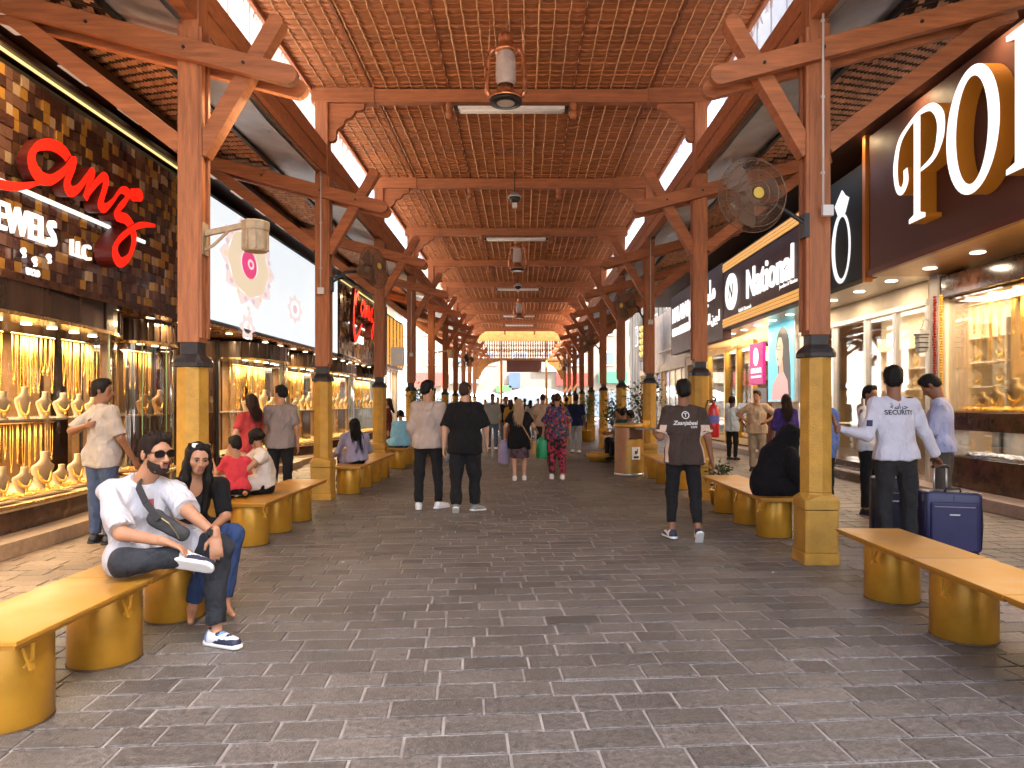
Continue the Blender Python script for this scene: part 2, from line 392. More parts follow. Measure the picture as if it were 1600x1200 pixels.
for i in range(len(edges) - 1):
    a, b = edges[i] + .001, edges[i + 1] - .001
    g, tn = reed_bay(0, b - a); me = g.mesh('reed_matting'); set_tone(me, tn); o = link('reed_matting', me, MAT, roof, kind='stuff'); local(o, XC, a, 6.43)
    g = MB()
    for c in range(1, 32):
        x = -RX + c * RX * 2 / 32; pts = []
        nn = 36
        for q in range(nn + 1):
            pts.append((x + random.uniform(-.006, .006), (b - a) * q / nn, -.022 + .008 * math.sin(q * 2.1 + c)))
        g.tube(pts, .0095 if c % 6 else .014, 4, False)
    o = g.build('binding_cord', CORD, roof, kind='stuff'); local(o, XC, a, 6.43)
    g = MB()
    for x in (-2.18, -.97, .97, 2.18): g.box((x, (b - a) / 2, 0), (.028, b - a, .05))
    o = g.build('batten', mat('dark_batten', (.24, .075, .028), .7, var=.3), roof); local(o, XC, a, 6.425)
for i, y in enumerate(PY):
    g = MB(); g.box((0, 0, 0), (5.7, .15, .20)); o = g.build('tie_beam', WOODH, roof, bevel=.008); local(o, XC, y, 6.29)
    for s in (-1, 1):
        g = MB(); g.box((0, 0, 0), (.98, .19, .235)); o = g.build('bolster', WOODH, roof, bevel=.008); local(o, XC + s * 2.62, y, 6.297)
        prof = [(.10, 6.178), (.66, 6.178), (.655, 6.10), (.60, 6.07), (.52, 6.06), (.49, 6.00), (.44, 5.955), (.38, 5.94), (.345, 5.90), (.33, 5.84), (.27, 5.80), (.235, 5.77), (.215, 5.72), (.215, 5.64), (.19, 5.60), (.15, 5.585), (.10, 5.585)]
        g = MB(); n = len(prof); vs = [(-s * (x - .0), -.05, z - 6.29) for x, z in prof] + [(-s * x, .05, z - 6.29) for x, z in prof]
        g.add(vs, [tuple(range(n)), tuple(range(n, 2 * n))[::-1]] + [(k, n + k, n + (k + 1) % n, (k + 1) % n) for k in range(n)])
        o = recalc_mb(g).build('carved_bracket', WOODH, roof, bevel=.006); local(o, XC + s * 2.95, y, 6.29)
        g = MB(); g.lathe([(.0, -.33), (.03, -.325), (.062, -.29), (.068, -.25), (.05, -.215), (.03, -.2), (.05, -.18), (.055, -.15), (.06, -.10), (.06, -.085)], 12)
        o = g.build('pendant', WOODH, roof, True); local(o, XC + s * .97, y, 6.28)
TOPROOF = mat('roof_sheet', (.22, .2, .18), .7, var=.3)
g = MB(); g.box((0, 0, 0), (6.36, 47.2 - 2.6, .12)); o = g.build('roof_deck', TOPROOF, roof); local(o, XC, (47.2 + 2.6) / 2, 6.53)
FRINGE = mat('reed_fringe', (.42, .22, .10), .8, var=.3)
for s in (-1, 1):
    g = MB(); g.box((0, 0, 0), (.05, 44.6, .10)); o = g.build('edge_board', WOODH, roof); local(o, XC + s * (RX + .03), 24.9, 6.41)
    g = MB()
    for q in range(1500):
        y = random.uniform(2.7, 40); g.tube([(s * random.uniform(0, .02), y - 24.9, .02), (s * random.uniform(0, .05), y - 24.9 + random.uniform(-.03, .03), -random.uniform(.03, .10))], .0025, 3, False)
    o = g.build('reed_fringe', FRINGE, roof, kind='stuff'); local(o, XC + s * (RX + .06), 24.9, 6.37)

# ---------------------------------------------------------------- side eaves: paired plates, metal flashing and woven mats
FLASH = mat('weathered_zinc_sheet', (.42, .42, .44), .42, metal=.55, var=.35, vscale=2.2, rvar=.15, bump=.08, bscale=5)
WEAVE = tone_mat('woven_palm_strip', (.46, .22, .11), .7, .30, .25, 9, .4, 60, rvar=.06)
WEAVED = mat('weave_backing', (.06, .026, .014), .9)
def weave(u1, L_, cu=.074, cv=.165):
    g = MB(); tn = []; nu, nv = int(u1 / cu), int(L_ / cv)
    for a in range(nu):
        off = (a % 3) * cv / 3
        for b in range(-1, nv):
            u0, v0 = a * cu, b * cv + off
            if v0 < 0 or v0 + cv > L_: continue
            p = .004; vm = v0 + cv * .42; um = u0 + cu / 2; dz = random.uniform(.022, .034); e = .007
            vs = [(u0 + e, v0 + .012, 0), (u0 + cu - e, v0 + .012, 0), (u0 + cu - e, vm, -dz), (u0 + e, vm, -dz), (u0 + cu - e, v0 + cv * .80, -.003), (u0 + e, v0 + cv * .80, -.003)]
            g.add(vs, [(0, 3, 2, 1), (3, 5, 4, 2)]); t = min(1, max(0, random.gauss(.5, .25))); tn += [t] * 6
    g.add([(0, 0, .004), (u1, 0, .004), (u1, L_, .004), (0, L_, .004)], [(0, 1, 2, 3)]); g.mi[-1] = 1; tn += [0] * 4
    return g, tn
for s, X, nm, umax in ((-1, XL, 'left', 2.22), (1, XR, 'right', 2.12)):
    ev = empty('side_awning', (X, PY[0], 0), label=f'woven palm awning with zinc gutter sheet along the {nm} row of posts', cat='awning', group='side awnings')
    sl = math.atan(.26)
    for z0, z1, wd in ((5.08, 5.27, .13), (5.305, 5.53, .11)):
        g = MB(); g.box((s * -.02, 0, (z0 + z1) / 2), (wd, 47 - 2.9, z1 - z0)); o = g.build('plate_beam', WOODH, ev, bevel=.008); o.location = (0, (47 + 2.9) / 2 - PY[0], 0)
    # metal flashing, slightly dented
    g = MB(); nu, nv = 6, 90
    for a in range(nu + 1):
        for b in range(nv + 1):
            u = .06 + .72 * a / nu; v = 2.9 + 44.1 * b / nv
            g.v.append((s * u, v - PY[0], 5.02 + .26 * u + random.uniform(-.012, .012) + .02 * math.sin(b * .9)))
    for a in range(nu):
        for b in range(nv):
            k = a * (nv + 1) + b; g.f.append((k, k + 1, k + nv + 2, k + nv + 1)); g.mi.append(0)
    o = g.build('flashing_sheet', FLASH, ev, True)
    for i in range(len(edges) - 1):
        a, b = max(2.9, edges[i]) + .002, min(edges[i + 1], 47) - .002
        g, tn = weave((umax - .74) / math.cos(sl), b - a); me = g.mesh('woven_mat'); set_tone(me, tn); o = link('woven_mat', me, [WEAVE, WEAVED], ev, kind='stuff')
        M = Matrix.Translation((s * .74, a - PY[0], 5.02 + .26 * .74 - .01))
        if s > 0: M = M @ Matrix.Rotation(-sl, 4, 'Y')
        else: M = M @ Matrix.Scale(-1, 4, (1, 0, 0)) @ Matrix.Rotation(-sl, 4, 'Y')
        o.matrix_local = M
    g = MB(); g.add([(s * .02, 2.9 - PY[0], 5.05 + .03), (s * umax, 2.9 - PY[0], 5.06 + .26 * umax), (s * umax, 47 - PY[0], 5.06 + .26 * umax), (s * .02, 47 - PY[0], 5.08)], [(0, 1, 2, 3)])
    g.build('top_sheet', mat('pale_roof_sheet', (.74, .70, .64), .6, var=.15), ev)  # unseen top side, made pale to bounce sun up onto the ceiling
    g = MB(); pts = []
    for i in range(NP - 1):
        for q in range(8): t = q / 8; pts.append((-s * .085, PY[i] + SP * t - PY[0], 5.06 - .16 * 4 * t * (1 - t) * (.5 + .5 * ((i * 7) % 3))))
    g.tube(pts, .009, 5); g.build('power_cable', BLACKM, ev, True)
    g = MB(); g.box((s * .76, (2.9 + 47) / 2 - PY[0], 5.02 + .26 * .76 - .03), (.05, 44, .045)); g.build('gutter_edge', BLACKM, ev)
    g = MB(); g.box((s * (umax - .03), (2.9 + 47) / 2 - PY[0], 4.99 + .26 * umax), (.06, 44, .10)); g.build('edge_board', WOODH, ev)

# ---------------------------------------------------------------- far end: turned-spindle screen, sign board, slender poles
LATT = mat('carved_screen_wood', (.33, .15, .04), .55, var=.25)
YE = 47.6
sc = empty('spindle_screen', (XC, YE, 0), label='carved spindle screen closing the far gable of the arcade', cat='screen')
g = MB()
for z in (6.14, 5.78, 4.46): g.box((0, 0, z), (6.0, .14 if z < 6 else .10, .16 if z < 6 else .60))
g.build('rail', LATT, sc)
sp = MB(); sp.lathe([(.03, 4.54), (.03, 4.6), (.065, 4.72), (.03, 4.84), (.03, 4.9), (.07, 5.02), (.07, 5.1), (.03, 5.22), (.03, 5.28), (.065, 5.4), (.03, 5.52), (.04, 5.7)], 8)
spm = sp.mesh('spindle', True); spm.materials.append(LATT)
for k in range(36):
    x = -2.85 + k * 5.7 / 35; link('spindle', spm, None, sc, (x, 0, 0))
for x in (-2.92, -1.24, 1.75, 2.92):
    g = MB(); g.box((x, 0, 5.1), (.13, .13, 1.3)); g.build('stile', LATT, sc)
g = MB()
for s in (-1, 1):
    prof = [(2.95, 4.38), (1.2, 4.38), (1.5, 4.3), (1.9, 4.22), (2.3, 3.95), (2.6, 3.55), (2.75, 3.1), (2.95, 3.1)]
    n = len(prof); vs = [(s * x, -.04, z) for x, z in prof] + [(s * x, .04, z) for x, z in prof]; g = MB()
    g.add(vs, [tuple(range(n)), tuple(range(n, 2 * n))[::-1]] + [(k, n + k, n + (k + 1) % n, (k + 1) % n) for k in range(n)])
    recalc_mb(g).build('corner_bracket', LATT, sc)
g = MB(); g.box((0, 0, 0), (2.35, .12, .78)); g.build('hanging_sign_board', SIGNBROWN, None, loc=(.13, YE - .3, 3.98), bevel=.01, label='plain dark brown board hanging under the spindle screen', cat='sign')
for x, nm in ((-1.42, 'left'), (1.62, 'right')):
    g = MB(); g.tube([(0, 0, 0), (0, 0, 4.38)], .09, 10); g.lathe([(.16, 0), (.16, .5), (.1, .6)], 10); g.build('slender_pole', mat('ochre_pole', (.4, .18, .04), .5), None, True, loc=(x, YE, 0), label=f'slender ochre pole under the {nm} part of the spindle screen', cat='pole', group='poles under the screen')
# ================================================================ surrounding buildings
KL = 2 ** -VS.exposure
def em(name, col, s): return mat(name, col, .5, emit=col, estr=s * KL)
LAMP = em('lamp_disc_warm', (1, .80, .52), 9)
LAMPW = em('lamp_disc_white', (1, .93, .82), 5)
PINKW = mat('pale_pink_render', (.15, .122, .115), .8, var=.08, vscale=.8)
CREAMW = mat('cream_render', (.150, .130, .105), .8, var=.25, vscale=.5)
STONEW = mat('beige_stone_cladding', (.52, .40, .28), .7, var=.15, vscale=3)
WHITEW = mat('white_render', (.82, .80, .77), .8, var=.06, vscale=.7)
WINGLASS = mat('dark_window_glass', (.10, .13, .16), .08, spec=.8)
def facade(name, lab, M, axis, X, y0, y1, z0, z1, dirn, wins=True, seams=True):
    """plain block; axis 'X' faces +-X at X, spans Y"""
    r = empty(name, (X, (y0 + y1) / 2, 0), label=lab, cat='building')
    g = MB(); g.box((-dirn * 2, 0, (z0 + z1) / 2), (4, y1 - y0, z1 - z0)); g.build('wall', M, r)
    if seams:
        y = y0 + .6
        while y < y1:
            g = MB(); g.box((dirn * .02, y - (y0 + y1) / 2, (z0 + z1) / 2), (.05, .05, z1 - z0)); g.build('wall_seam', M, r); y += 1.45
    if wins:
        y = y0 + 2
        while y < y1 - 1.5:
            for z in np.arange(max(z0 + 2.2, 7), z1 - 2, 3.2):
                g = MB(); g.box((dirn * .03, y - (y0 + y1) / 2, z), (.08, 1.2, 1.6)); w_ = g.build('window', WHITE, r)
                g = MB(); g.box((dirn * .05, y - (y0 + y1) / 2, z), (.08, 1.0, 1.4)); g.build('pane', WINGLASS, w_)
            y += 4.2
    return r
facade('pink_building', 'pale pink building rising above the left-hand jewellery shops', PINKW, 'X', -7.6, -10, 31, 5.3, 16, 1, wins=False)
facade('white_building', 'white building rising above the right-hand shop signs', mat('grey_white_render', (.40, .375, .36), .8, var=.1, vscale=.8), 'X', 8.6, -14, 30, 5.9, 19, -1, wins=False)  # made tall so its unseen top keeps direct sun off the arcade
facade('street_building', 'sunlit white building beside the far left posts', WHITEW, 'X', -13, 30, 75, 0, 12, 1)
facade('corner_building', 'cream stone building beside the far right posts', CREAMW, 'X', 9.5, 31, 62, 0, 12, -1)
fb = empty('far_building', (0, 74, 0), label='sunlit pale building with coloured shop boards beyond the arcade end', cat='building')
g = MB(); g.box((0, 2, 8), (60, 4, 16)); g.build('wall', CREAMW, fb)
for x in np.arange(-22, 23, 3.1):
    for z in (6.2, 9.4):
        g = MB(); g.box((x, -.03, z), (1.5, .1, 1.5)); w_ = g.build('window', WHITE, fb); g = MB(); g.box((x, -.06, z), (1.3, .1, 1.3)); g.build('pane', WINGLASS, w_)
for x, z, wd, h, c in ((-.8, 3.9, 1.2, 1.6, (.10, .17, .62)), (-1.9, 3.0, 1.6, .7, (.12, .5, .12)), (5.4, 4.0, 3.6, 1.3, (.7, .07, .05)), (2.6, 5.6, 2.4, 1.6, (.55, .52, .5)), (-6, 4.2, 3.2, 1.2, (.75, .7, .6)), (-9.8, 4.0, 3, 1.4, (.5, .1, .08)), (9.5, 4.2, 3, 1.2, (.08, .35, .2))):
    g = MB(); g.box((x, -.2, z), (wd, .2, h)); g.build('shop_board', mat('board_%d' % int(abs(x) * 10), tuple(q * .45 for q in c), .5, var=.1), fb, bevel=.02)
for x in np.arange(-12, 13, 3.2):
    g = MB(); g.box((x, -.05, 1.4), (2.6, .2, 2.6)); g.build('shop_window', WINGLASS, fb)
# parasol tents in the sun
for k, (x, y, rr, h) in enumerate(((1.1, 61, 3.4, 3.0), (-3.6, 64, 2.6, 2.7))):
    t = empty('market_parasol', (x, y, 0), label='white parasol in the sun beyond the arcade end, ' + ('the wider one' if k == 0 else 'the smaller one behind it'), cat='parasol', group='parasols in the sun')
    g = MB(); g.lathe([(rr, h - 1.0), (rr, h - .85), (rr * .6, h - .45), (.05, h)], 8); g.build('canopy', WHITEW, t); g = MB(); g.tube([(0, 0, 0), (0, 0, h)], .05, 8); g.build('pole', WHITE, t)

# ================================================================ jewellery goods
def bust_mesh(w_=1., h_=1., curve=.0):
    g = MB(); rings = [(.078, .060, 0, -.02), (.080, .06, .015, -.02), (.058, .045, .03, -.01), (.066, .045, .07, .0), (.098, .05, .13, .0), (.125, .052, .185, -.01), (.122, .05, .21, -.022), (.07, .042, .235, -.034), (.042, .038, .262, -.04), (.040, .037, .30, -.044), (.044, .04, .325, -.046), (.0, .0, .328, -.046)]
    n = 12
    for a, b, z, o in rings:
        for k in range(n):
            t = 2 * math.pi * k / n; g.v.append((a * w_ * math.cos(t), -(b * math.sin(t)) + o, z * h_))
    for i in range(len(rings) - 1):
        for k in range(n): g.f.append((i * n + k, i * n + (k + 1) % n, (i + 1) * n + (k + 1) % n, (i + 1) * n + k)); g.mi.append(0)
    return g
def necklace_mesh(w_=1., h_=1., drop=.12, full=1):
    g = MB(); pts = []
    for k in range(17):
        t = math.pi * k / 16; x = .075 * math.cos(t) * w_; z = .215 * h_ - (drop * math.sin(t)); pts.append((x, -.068 + .03 * abs(math.cos(t)) , z))
    g.tube(pts, [.009 + .013 * math.sin(math.pi * k / 16) for k in range(17)], 5)
    for k in range(3, 14):
        p = pts[k]; g.ell((p[0], p[1] - .004, p[2] - .014), (.009, .006, .016), 6, 4)
    if full: g.ell((0, -.075, .215 * h_ - drop - .04), (.022, .008, .035), 8, 5)
    return g
BUSTS = [(bust_mesh().mesh('bust', True), necklace_mesh().mesh('necklace', True)), (bust_mesh(.95, 1.22).mesh('bust', True), necklace_mesh(.95, 1.22, .17).mesh('necklace', True)), (bust_mesh(1.1, 1.5).mesh('bust', True), necklace_mesh(1.1, 1.5, .26).mesh('necklace', True))]
BROWNV = mat('brown_velvet', (.10, .045, .025), .7, var=.2)
for bmesh_, nm_ in BUSTS: bmesh_.materials.append(CREAM); nm_.materials.append(GOLD)
def bust(x, y, z, rz, kind, lab, grp, sc_=1., m=None):
    r = empty('necklace_bust', (x, y, z), rz, label=lab, cat='necklace bust', group=grp); r.scale = (sc_,) * 3
    a = link('stand', BUSTS[kind][0], None, r)
    if m: a.material_slots[0].link = 'OBJECT'; a.material_slots[0].material = m
    link('necklace', BUSTS[kind][1], None, r); return r
def chain_mesh(L_, loop=.05, r=.006):
    g = MB(); pts = []
    for k in range(15):
        t = k / 14; pts.append((-loop / 2 * math.cos(math.pi * t), 0, -L_ * math.sin(math.pi * t) ** .6))
    g.tube(pts, [r * (1 + .4 * math.sin(k * 3)) for k in range(15)], 5)
    g.ell((0, 0, -L_ - .03), (.02, .01, .035), 6, 5); return g.mesh('chain', True)
CHAINS = [chain_mesh(l) for l in (.32, .42, .5, .62)] + [chain_mesh(.5, .035, .011), chain_mesh(.7, .04, .012)]
for c in CHAINS: c.materials.append(GOLD)
def chain_rack(p0, p1, z, n, rz, lab, grp=None, sc_=1.):
    p0, p1 = Vector((*p0, z)), Vector((*p1, z)); r = empty('chain_rack', (*p0[:2], z), 0, label=lab, cat='chain rack', group=grp)
    g = MB(); g.tube([(0, 0, .02), p1 - p0 + Vector((0, 0, .02))], .012, 8); g.build('rail', BRASS, r, True)
    for k in range(n):
        o = link('chain', random.choice(CHAINS), None, r, (p1 - p0) * ((k + .5) / n)); o.rotation_euler = (0, 0, rz + random.uniform(-.2, .2)); o.scale = (sc_,) * 3
    return r
def heap(name, pts_fn, n, lab, loc, grp=None, m=GOLD, tray=None, size=.02):
    r = empty(name, loc, label=lab, cat='jewellery tray', group=grp)
    g = MB()
    for k in range(n):
        x, y = pts_fn()
        if random.random() < .5:
            a = random.uniform(0, 6.28); rr = random.uniform(.7, 1.4) * size
            g.tube([(x + rr * math.cos(t), y + rr * math.sin(t) , .02 + .4 * rr * (1 + math.sin(t + a))) for t in np.linspace(0, 6.28, 9)], .0045, 4, False)
        else: g.ell((x, y, .02), (size * random.uniform(.4, .9), size * random.uniform(.4, .9), size * random.uniform(.4, 1.2)), 6, 4)
    g.build('jewellery', m, r, True, kind='stuff')
    if tray: g = MB(); g.box((0, 0, 0), tray); g.build('tray', CREAM, r, bevel=.006)
    return r

# ================================================================ shop fronts
GLASS = glass('window_glass', (.98, .97, .95), .045)
GLASSD = glass('brown_tinted_glass', (.62, .5, .40), .16)
SOFFIT = mat('gold_soffit', (.50, .24, .06), .25, metal=.6, var=.15, rvar=.08)
BACKWARM = mat('warm_display_backing', (.26, .14, .055), .5, var=.4, vscale=3)
FLUTED = mat('dark_fluted_fascia', (.075, .045, .030), .22, metal=.4, var=.4, vscale=7, stretch=(1, 1, .1))
TANKERB = mat('tan_granite_kerb', (.42, .29, .18), .45, var=.2, vscale=12)
def arc(xw, yc, a, b, s, n=28, e=.75, t0=-90, t1=90):
    out = []
    for k in range(n + 1):
        t = math.radians(t0 + (t1 - t0) * k / n); out.append((xw + s * a * max(0, math.cos(t)) ** e, yc + b * math.sin(t)))
    return out
def ribbon(g, pl, z0, z1, thick=0., s=1):
    n = len(pl); b = len(g.v)
    for x, y in pl: g.v += [(x, y, z0), (x, y, z1)]
    for i in range(n - 1): g.f.append((b + 2 * i, b + 2 * i + 2, b + 2 * i + 3, b + 2 * i + 1)); g.mi.append(g.cur)
def cap_poly(g, pl, z, xw):
    b = len(g.v); g.v += [(x, y, z) for x, y in pl]; g.f.append(tuple(range(b, b + len(pl)))); g.mi.append(g.cur)
def solid(g, pl, z0, z1):
    ribbon(g, pl, z0, z1); cap_poly(g, pl, z0, 0); cap_poly(g, pl, z1, 0)
def grow(pl, d, s, xw, yc, a, b): return [(x + s * d * (1 if abs(y - yc) < b * .98 else 0), yc + (y - yc) * (1 + d / b)) for x, y in pl]
def bay(lab, xw, yc, a, b, s, z_deck=.43, z_top=2.42, z_fas=2.78, shelf=1.30, power=60, glassm=GLASS, fasm=FLUTED, tint=(1, .78, .50), lights=8, kerb=True):
    r = empty('bay_window', (0, 0, 0), label=lab, cat='shop window'); pl = arc(xw, yc, a, b, s)
    back = xw - s * .75
    def off(d): return grow(pl, d, s, xw, yc, a, b)
    def ext(p): return [(back, p[0][1])] + p + [(back, p[-1][1])]
    if kerb:
        g = MB(); solid(g, ext(off(.30)), 0, .15); recalc_mb(g).build('kerb', TANKERB, r, bevel=.01)
    g = MB(); solid(g, ext(off(-.03)), .151, z_deck - .05); recalc_mb(g).build('base', MARBLE, r)
    g = MB(); solid(g, ext(off(.0)), z_deck - .05, z_deck); recalc_mb(g).build('deck', CREAM, r)
    g = MB(); g.tube([(x, y, z_deck + .0) for x, y in off(.012)], .022, 6); g.build('bottom_rail', BRASS, r, True)
    g = MB(); ribbon(g, off(-.01), z_deck, z_top); g.build('glass', glassm, r, True)
    for q in (6, 14, 22):
        x, y = off(-.005)[q]; g = MB(); g.box((x, y, (z_deck + z_top) / 2), (.012, .012, z_top - z_deck)); g.build('glass_joint', mat('green_glass_edge', (.20, .33, .18), .2), r)
    g = MB(); solid(g, ext(off(.03)), z_top, z_fas); recalc_mb(g).build('fascia', fasm, r)
    g = MB(); ribbon(g, off(.045), z_top - .01, z_top + .03); g.build('fascia_trim', BRASS, r)
    for q in range(3, 26, 2):
        x, y = off(.034)[q]; g = MB(); g.box((x, y, (z_top + z_fas) / 2 + .02), (.02, .03, z_fas - z_top - .06)); g.build('fascia_rib', fasm, r)
    sh = [(xw - s * .7, yc - b * .93)] + [(xw + (x - xw) * .75 - s * .02, yc + (y - yc) * .93) for x, y in pl] + [(xw - s * .7, yc + b * .93)]
    if shelf: g = MB(); solid(g, sh, shelf, shelf + .02); recalc_mb(g).build('shelf', mat('glass_shelf', (.65, .55, .42), .15), r)
    g = MB(); g.box((back + s * .02, yc, (z_deck + z_top) / 2), (.06, 2 * b, z_top - z_deck)); g.build('back_panel', BACKWARM, r)
    for q in range(int(b * 5)):
        y = yc - b + (q + .5) * 2 * b / int(b * 5); g = MB(); g.box((back + s * .06, y, (z_deck + z_top) / 2), (.03, .05, z_top - z_deck)); g.build('back_strip', DARKWOOD if q % 3 == 0 else BRASS, r)
    for q in range(lights):
        t = (q + .5) / lights; y = yc + b * .88 * (2 * t - 1); tt = math.asin((y - yc) / b); x = xw + s * a * math.cos(tt) ** .75 * .55
        g = MB(); g.lathe([(.0, -.012), (.055, -.012), (.055, 0)], 12, (x, y, z_top - .004)); g.build('downlight', LAMP, r)
    if power: area('display_lamp', (xw + s * a * .15, yc, z_top - .04), (max(.3, a * .9), 2 * b * .85), power * KL, tint, (0, 0, -1), r); area('under_shelf_fill', (xw + s * a * .1, yc, shelf - .03), (max(.3, a * .7), 2 * b * .85), power * .42 * KL, tint, (0, 0, -1), r)  # second area light is added to brighten the goods below the shelf
    return r
XWL, XWR = -6.2, 6.9
# --- the near left shop
bay('large curved window of gold jewellery under the red script sign', XWL, 6.4, .95, 3.9, 1, power=360, lights=14)
bay('narrow curved window beside the large jewellery window', XWL + .1, 11.25, .42, .62, 1, power=45, lights=3, glassm=GLASSD)
bay('curved brown glass window under the bright screen', XWL, 15.9, .75, 1.35, 1, power=85, lights=5)
bay('second curved glass window under the bright screen', XWL, 19.0, .65, 1.15, 1, power=75, lights=4)
bay('curved window under the small red script sign', XWL, 22.6, .7, 1.7, 1, power=95, lights=5)
bay('farthest curved jewellery window of the left row', XWL, 27.0, .6, 1.9, 1, power=95, lights=5)
lb = empty('shop_row', (-7, 14, 0), label='dark panelled jewellery shop row along the left of the arcade', cat='building')
def lbox(c, d, m, nm, par=None, bevel=0):
    par = par or lb; g = MB(); g.box((0, 0, 0), d); return g.build(nm, m, par, bevel=bevel, loc=(c[0] - par.location.x, c[1] - par.location.y, c[2] - par.location.z))
lbox((-7.15, 14, 2.6), (.3, 38, 5.2), DARKWOOD, 'back_wall')
lbox((-6.05, 12, 5.30), (2.5, 38, .10), DARKWOOD, 'canopy_slab'); lbox((-5.40, 12, 5.55), (.10, 38, .42), DARKWOOD, 'upstand_board')
for k in range(20):
    lbox((-5.02, 4.6 + k * 1.15, 5.243), (.26, .5, .012), mat('soffit_panel', (.5, .38, .30), .5, emit=(1, .8, .62), estr=.30 * KL), 'soffit_panel')
lbox((-5.98, 13, .065), (1.3, 36, .128), TANKERB, 'kerb')
# gold soffit under the signs
lbox((-5.95, 7, 2.82), (1.16, 8.2, .05), SOFFIT, 'soffit'); lbox((-5.95, 16, 2.86), (1.16, 9.4, .05), SOFFIT, 'soffit'); lbox((-5.95, 25.6, 2.86), (1.16, 9.6, .05), SOFFIT, 'soffit')
for k in range(24):
    y = 4 + k * .95; g = MB(); g.lathe([(0, -.008), (.05, -.008), (.065, 0)], 12); g.build('downlight', LAMP, lb, loc=(-5.62 + 7, y - 14, 2.79 if y < 11 else 2.83))
for k in range(10): area('soffit_lamp', (-5.55, 4.5 + k * 2.2, 2.74), (.14, .14), 30 * KL, (1, .70, .34))
# dark tinted glazing between the bays, with black door pulls
for y, wd in ((13.4, 2.5), (17.45, .5), (10.4, .2), (20.6, .7), (24.6, .9)):
    lbox((-6.32, y, 1.5), (.04, wd, 2.6), mat('bronze_glass_panel', (.05, .022, .012), .08, spec=.7, var=.5, vscale=2), 'glazed_panel')
for y in (12.25, 12.95, 13.75, 14.5):
    lbox((-6.27, y, 1.5), (.05, .06, 2.6), BLACKM, 'door_frame')
for y in (12.8, 13.85):
    g = MB(); g.tube([(0, 0, -.5), (0, 0, .5)], .016, 8); g.build('door_pull', BRASS, lb, True, loc=(-6.2 + 7, y - 14, 1.4))
for y in (12.6, 13.4, 14.2):
    area('entrance_lamp', (-5.9, y, 2.8), (.12, .12), 9 * KL, (1, .78, .45))
# goods in the large window
for k in range(14):
    y = 5.0 + k * .37; xx = XWL + .95 * math.cos(math.asin((y - 6.4) / 3.9)) ** .75 * .62
    bust(xx, y, 1.32, math.radians(70), (1, 0, 1, 2, 0, 1, 1, 0, 2, 1, 0, 1, 0, 1)[k], f'cream necklace bust on the upper shelf of the large curved window, {ORD[k]} from the camera', 'busts on the upper shelf', (.8, .95, .75)[k % 3])
for k in range(14):
    y = 4.8 + k * .36; xx = XWL + .95 * math.cos(math.asin((y - 6.4) / 3.9)) ** .75 * .55
    bust(xx, y, .45, math.radians(72), (1, 0, 1, 1, 0, 1, 1, 0, 1, 0, 1, 0, 1, 1)[k], f'cream necklace bust on the lower deck of the large curved window, {ORD[k]} from the camera', 'busts on the lower deck', (1.0, 1.2, .9)[k % 3])
for k in range(6):
    y0 = 4.6 + k * .9
    chain_rack((-5.95, y0), (-5.98, y0 + .8), 2.3, 9, math.radians(90), f'gold chains hanging in the large curved window, {ORD[k]} rail from the camera', 'chain rails in the large window', 1.2)
def inbay(): 
    y = random.uniform(-2.6, 3.2); return (random.uniform(-.32, .22), y)
for k in range(4):
    chain_rack((-6.55, 5.0 + k * 1.25), (-6.55, 6.1 + k * 1.25), 1.22, 10, math.radians(90), f'gold chains hanging low at the back of the large window, {ORD[k]} rail from the camera', 'low chain rails in the large window', .9)
for k in range(5):
    y = 5.2 + k * .98; xx = XWL + .95 * math.cos(math.asin((y - 6.4) / 3.9)) ** .75 - .28
    heap('jewellery_tray', lambda: (random.uniform(-.13, .13), random.uniform(-.42, .42)), 110, f'tray heaped with gold along the large window deck, {ORD[k]} from the camera', (xx, y, .455), 'trays in the large window', tray=(.3, .9, .02), size=.026)
for j, (yc, b_) in enumerate(((11.25, .62), (15.9, 1.35), (19.0, 1.15), (22.6, 1.7), (27.0, 1.9))):
    nm = ('narrow window', 'first bay under the screen', 'second bay under the screen', 'bay under the small red sign', 'farthest left bay')[j]
    for k in range(max(2, int(b_ * 3))):
        n_ = max(2, int(b_ * 3)); y = yc + b_ * .75 * (2 * (k + .5) / n_ - 1)
        bust(XWL + .25, y, 1.32, math.radians(70), k % 3, f'cream bust in the {nm}, {ORD[k]} from the camera', 'busts in the ' + nm)
    heap('jewellery_tray', lambda: (random.uniform(-.2, .25), random.uniform(-b_ * .7, b_ * .7)), 120, f'gold jewellery spread on the deck of the {nm}', (XWL + .2, yc, .455), None, tray=(.5, b_ * 1.5, .02), size=.035)
    chain_rack((XWL + .05, yc - b_ * .7), (XWL + .05, yc + b_ * .7), 2.3, int(b_ * 11), math.radians(90), f'gold chains hanging in the {nm}', None, 1.2)

